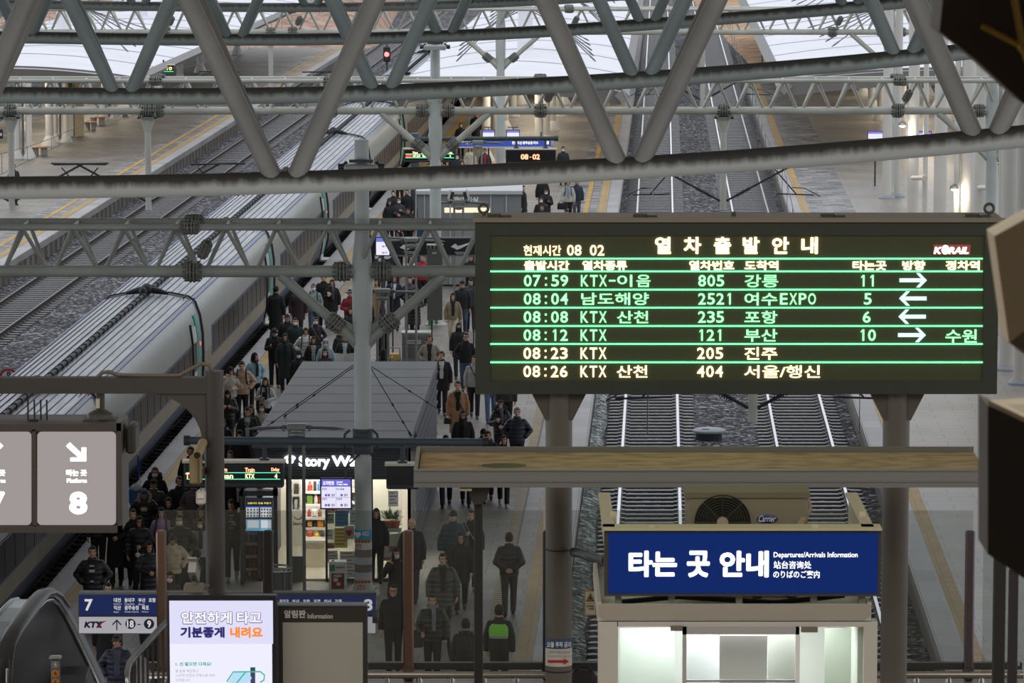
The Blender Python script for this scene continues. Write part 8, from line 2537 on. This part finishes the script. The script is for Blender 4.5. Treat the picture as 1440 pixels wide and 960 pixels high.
m_ = MB(); m_.loft([(p.x + .02, p.y - .27, ZP + .10, .012, .012), (p.x + .025, p.y - .27, ZP + .25, .045, .04), (p.x + .05, p.y - .27, ZP + .72, .035, .03), (p.x + .06, p.y - .27, p.z - .06, .014, .014)], 12); part('canopy', m_, mat('#b7bab8', .3), root)
m_ = MB(); m_.tube((p.x + .02, p.y - .27, ZP + .02), (p.x + .02, p.y - .27, ZP + .12), .006, n=6); part('tip', m_, M_BLK, root)
p = wpt(467, 393, 1.62, 1.12, -.10)
m_ = MB(); m_.loft([(p.x, p.y - .30, p.z, .033, .033), (p.x, p.y - .30, p.z + .11, .043, .043)], 14)
root = empty('paper_cup', (p.x, p.y - .3, p.z), 'white paper cup in the hand of the person with the grey scarf', 'cup'); part('cup', m_, mat('#cfc8ba', .5), root)
m_ = MB(); m_.loft([(p.x, p.y - .30, p.z + .11, .047, .047), (p.x, p.y - .30, p.z + .13, .044, .044)], 14); part('lid', m_, mat('#e8e6e2', .4), root)
p = wpt(485, 469, 1.70, 1.08)
root = empty('newspaper', (p.x, p.y - .33, p.z - .2), 'open white newspaper held by the person left of the gantry column', 'newspaper')
for s in (-1, 1):
    m_ = MB(); m_.prism([(p.x, p.y - .31, p.z - .14), (p.x + s * .30, p.y - .40, p.z - .11), (p.x + s * .30, p.y - .40, p.z + .12), (p.x, p.y - .31, p.z + .08)], (0, .006, 0)); part('page', m_, mat('#d2d3d0', .7), root, smooth=False)
    m_ = MB(); m_.prism([(p.x, p.y - .33, p.z - .40), (p.x + s * .29, p.y - .42, p.z - .37), (p.x + s * .30, p.y - .41, p.z - .12), (p.x, p.y - .32, p.z - .15)], (0, .006, 0)); part('page', m_, mat('#9b938a', .7), root, smooth=False)
p = wpt(608, 836, 1.72, .90, .30)
m_ = MB(); m_.path([(p.x, p.y - .06, p.z + .1), (p.x + .01, p.y - .06, p.z - .1), (p.x + .03, p.y - .06, p.z - .3), (p.x + .06, p.y - .06, p.z - .52)], [.012, .04, .035, .006], 10)
held('umbrella', m_, cloth('#1b1c1f'), 'folded black umbrella in the gloved hand of the grey-scarfed person', 'umbrella')
c = wpt(190, 668, 1.76, 1.35)
root = empty('wrapped_bouquet', (c.x, c.y, ZP + .9), 'bright blue wrapped bundle with a small flag beside the hanging sign', 'bundle')
m_ = MB(); m_.loft([(c.x, c.y, ZP + .9, .06, .06), (c.x, c.y, ZP + 1.2, .16, .12), (c.x, c.y, ZP + 1.45, .2, .15), (c.x, c.y, ZP + 1.5, .1, .08)], 14); part('wrap', m_, cloth('#3f6ea8'), root)
m_ = MB(); m_.ell((c.x + .03, c.y - .1, ZP + 1.5), (.13, .08, .09), 12, 8); part('paper', m_, cloth('#b9c8cf'), root)
m_ = MB(); m_.tube((c.x + .12, c.y, ZP + 1.4), (c.x + .07, c.y, ZP + 2.25), .012, n=8); part('stick', m_, mat('#c9c5bb', .5), root)
m_ = MB(); m_.path([(c.x + .09, c.y, ZP + 1.75), (c.x + .08, c.y, ZP + 2.0), (c.x + .07, c.y, ZP + 2.22)], [.03, .035, .012], 8); part('flag', m_, cloth('#2c3a86'), root)
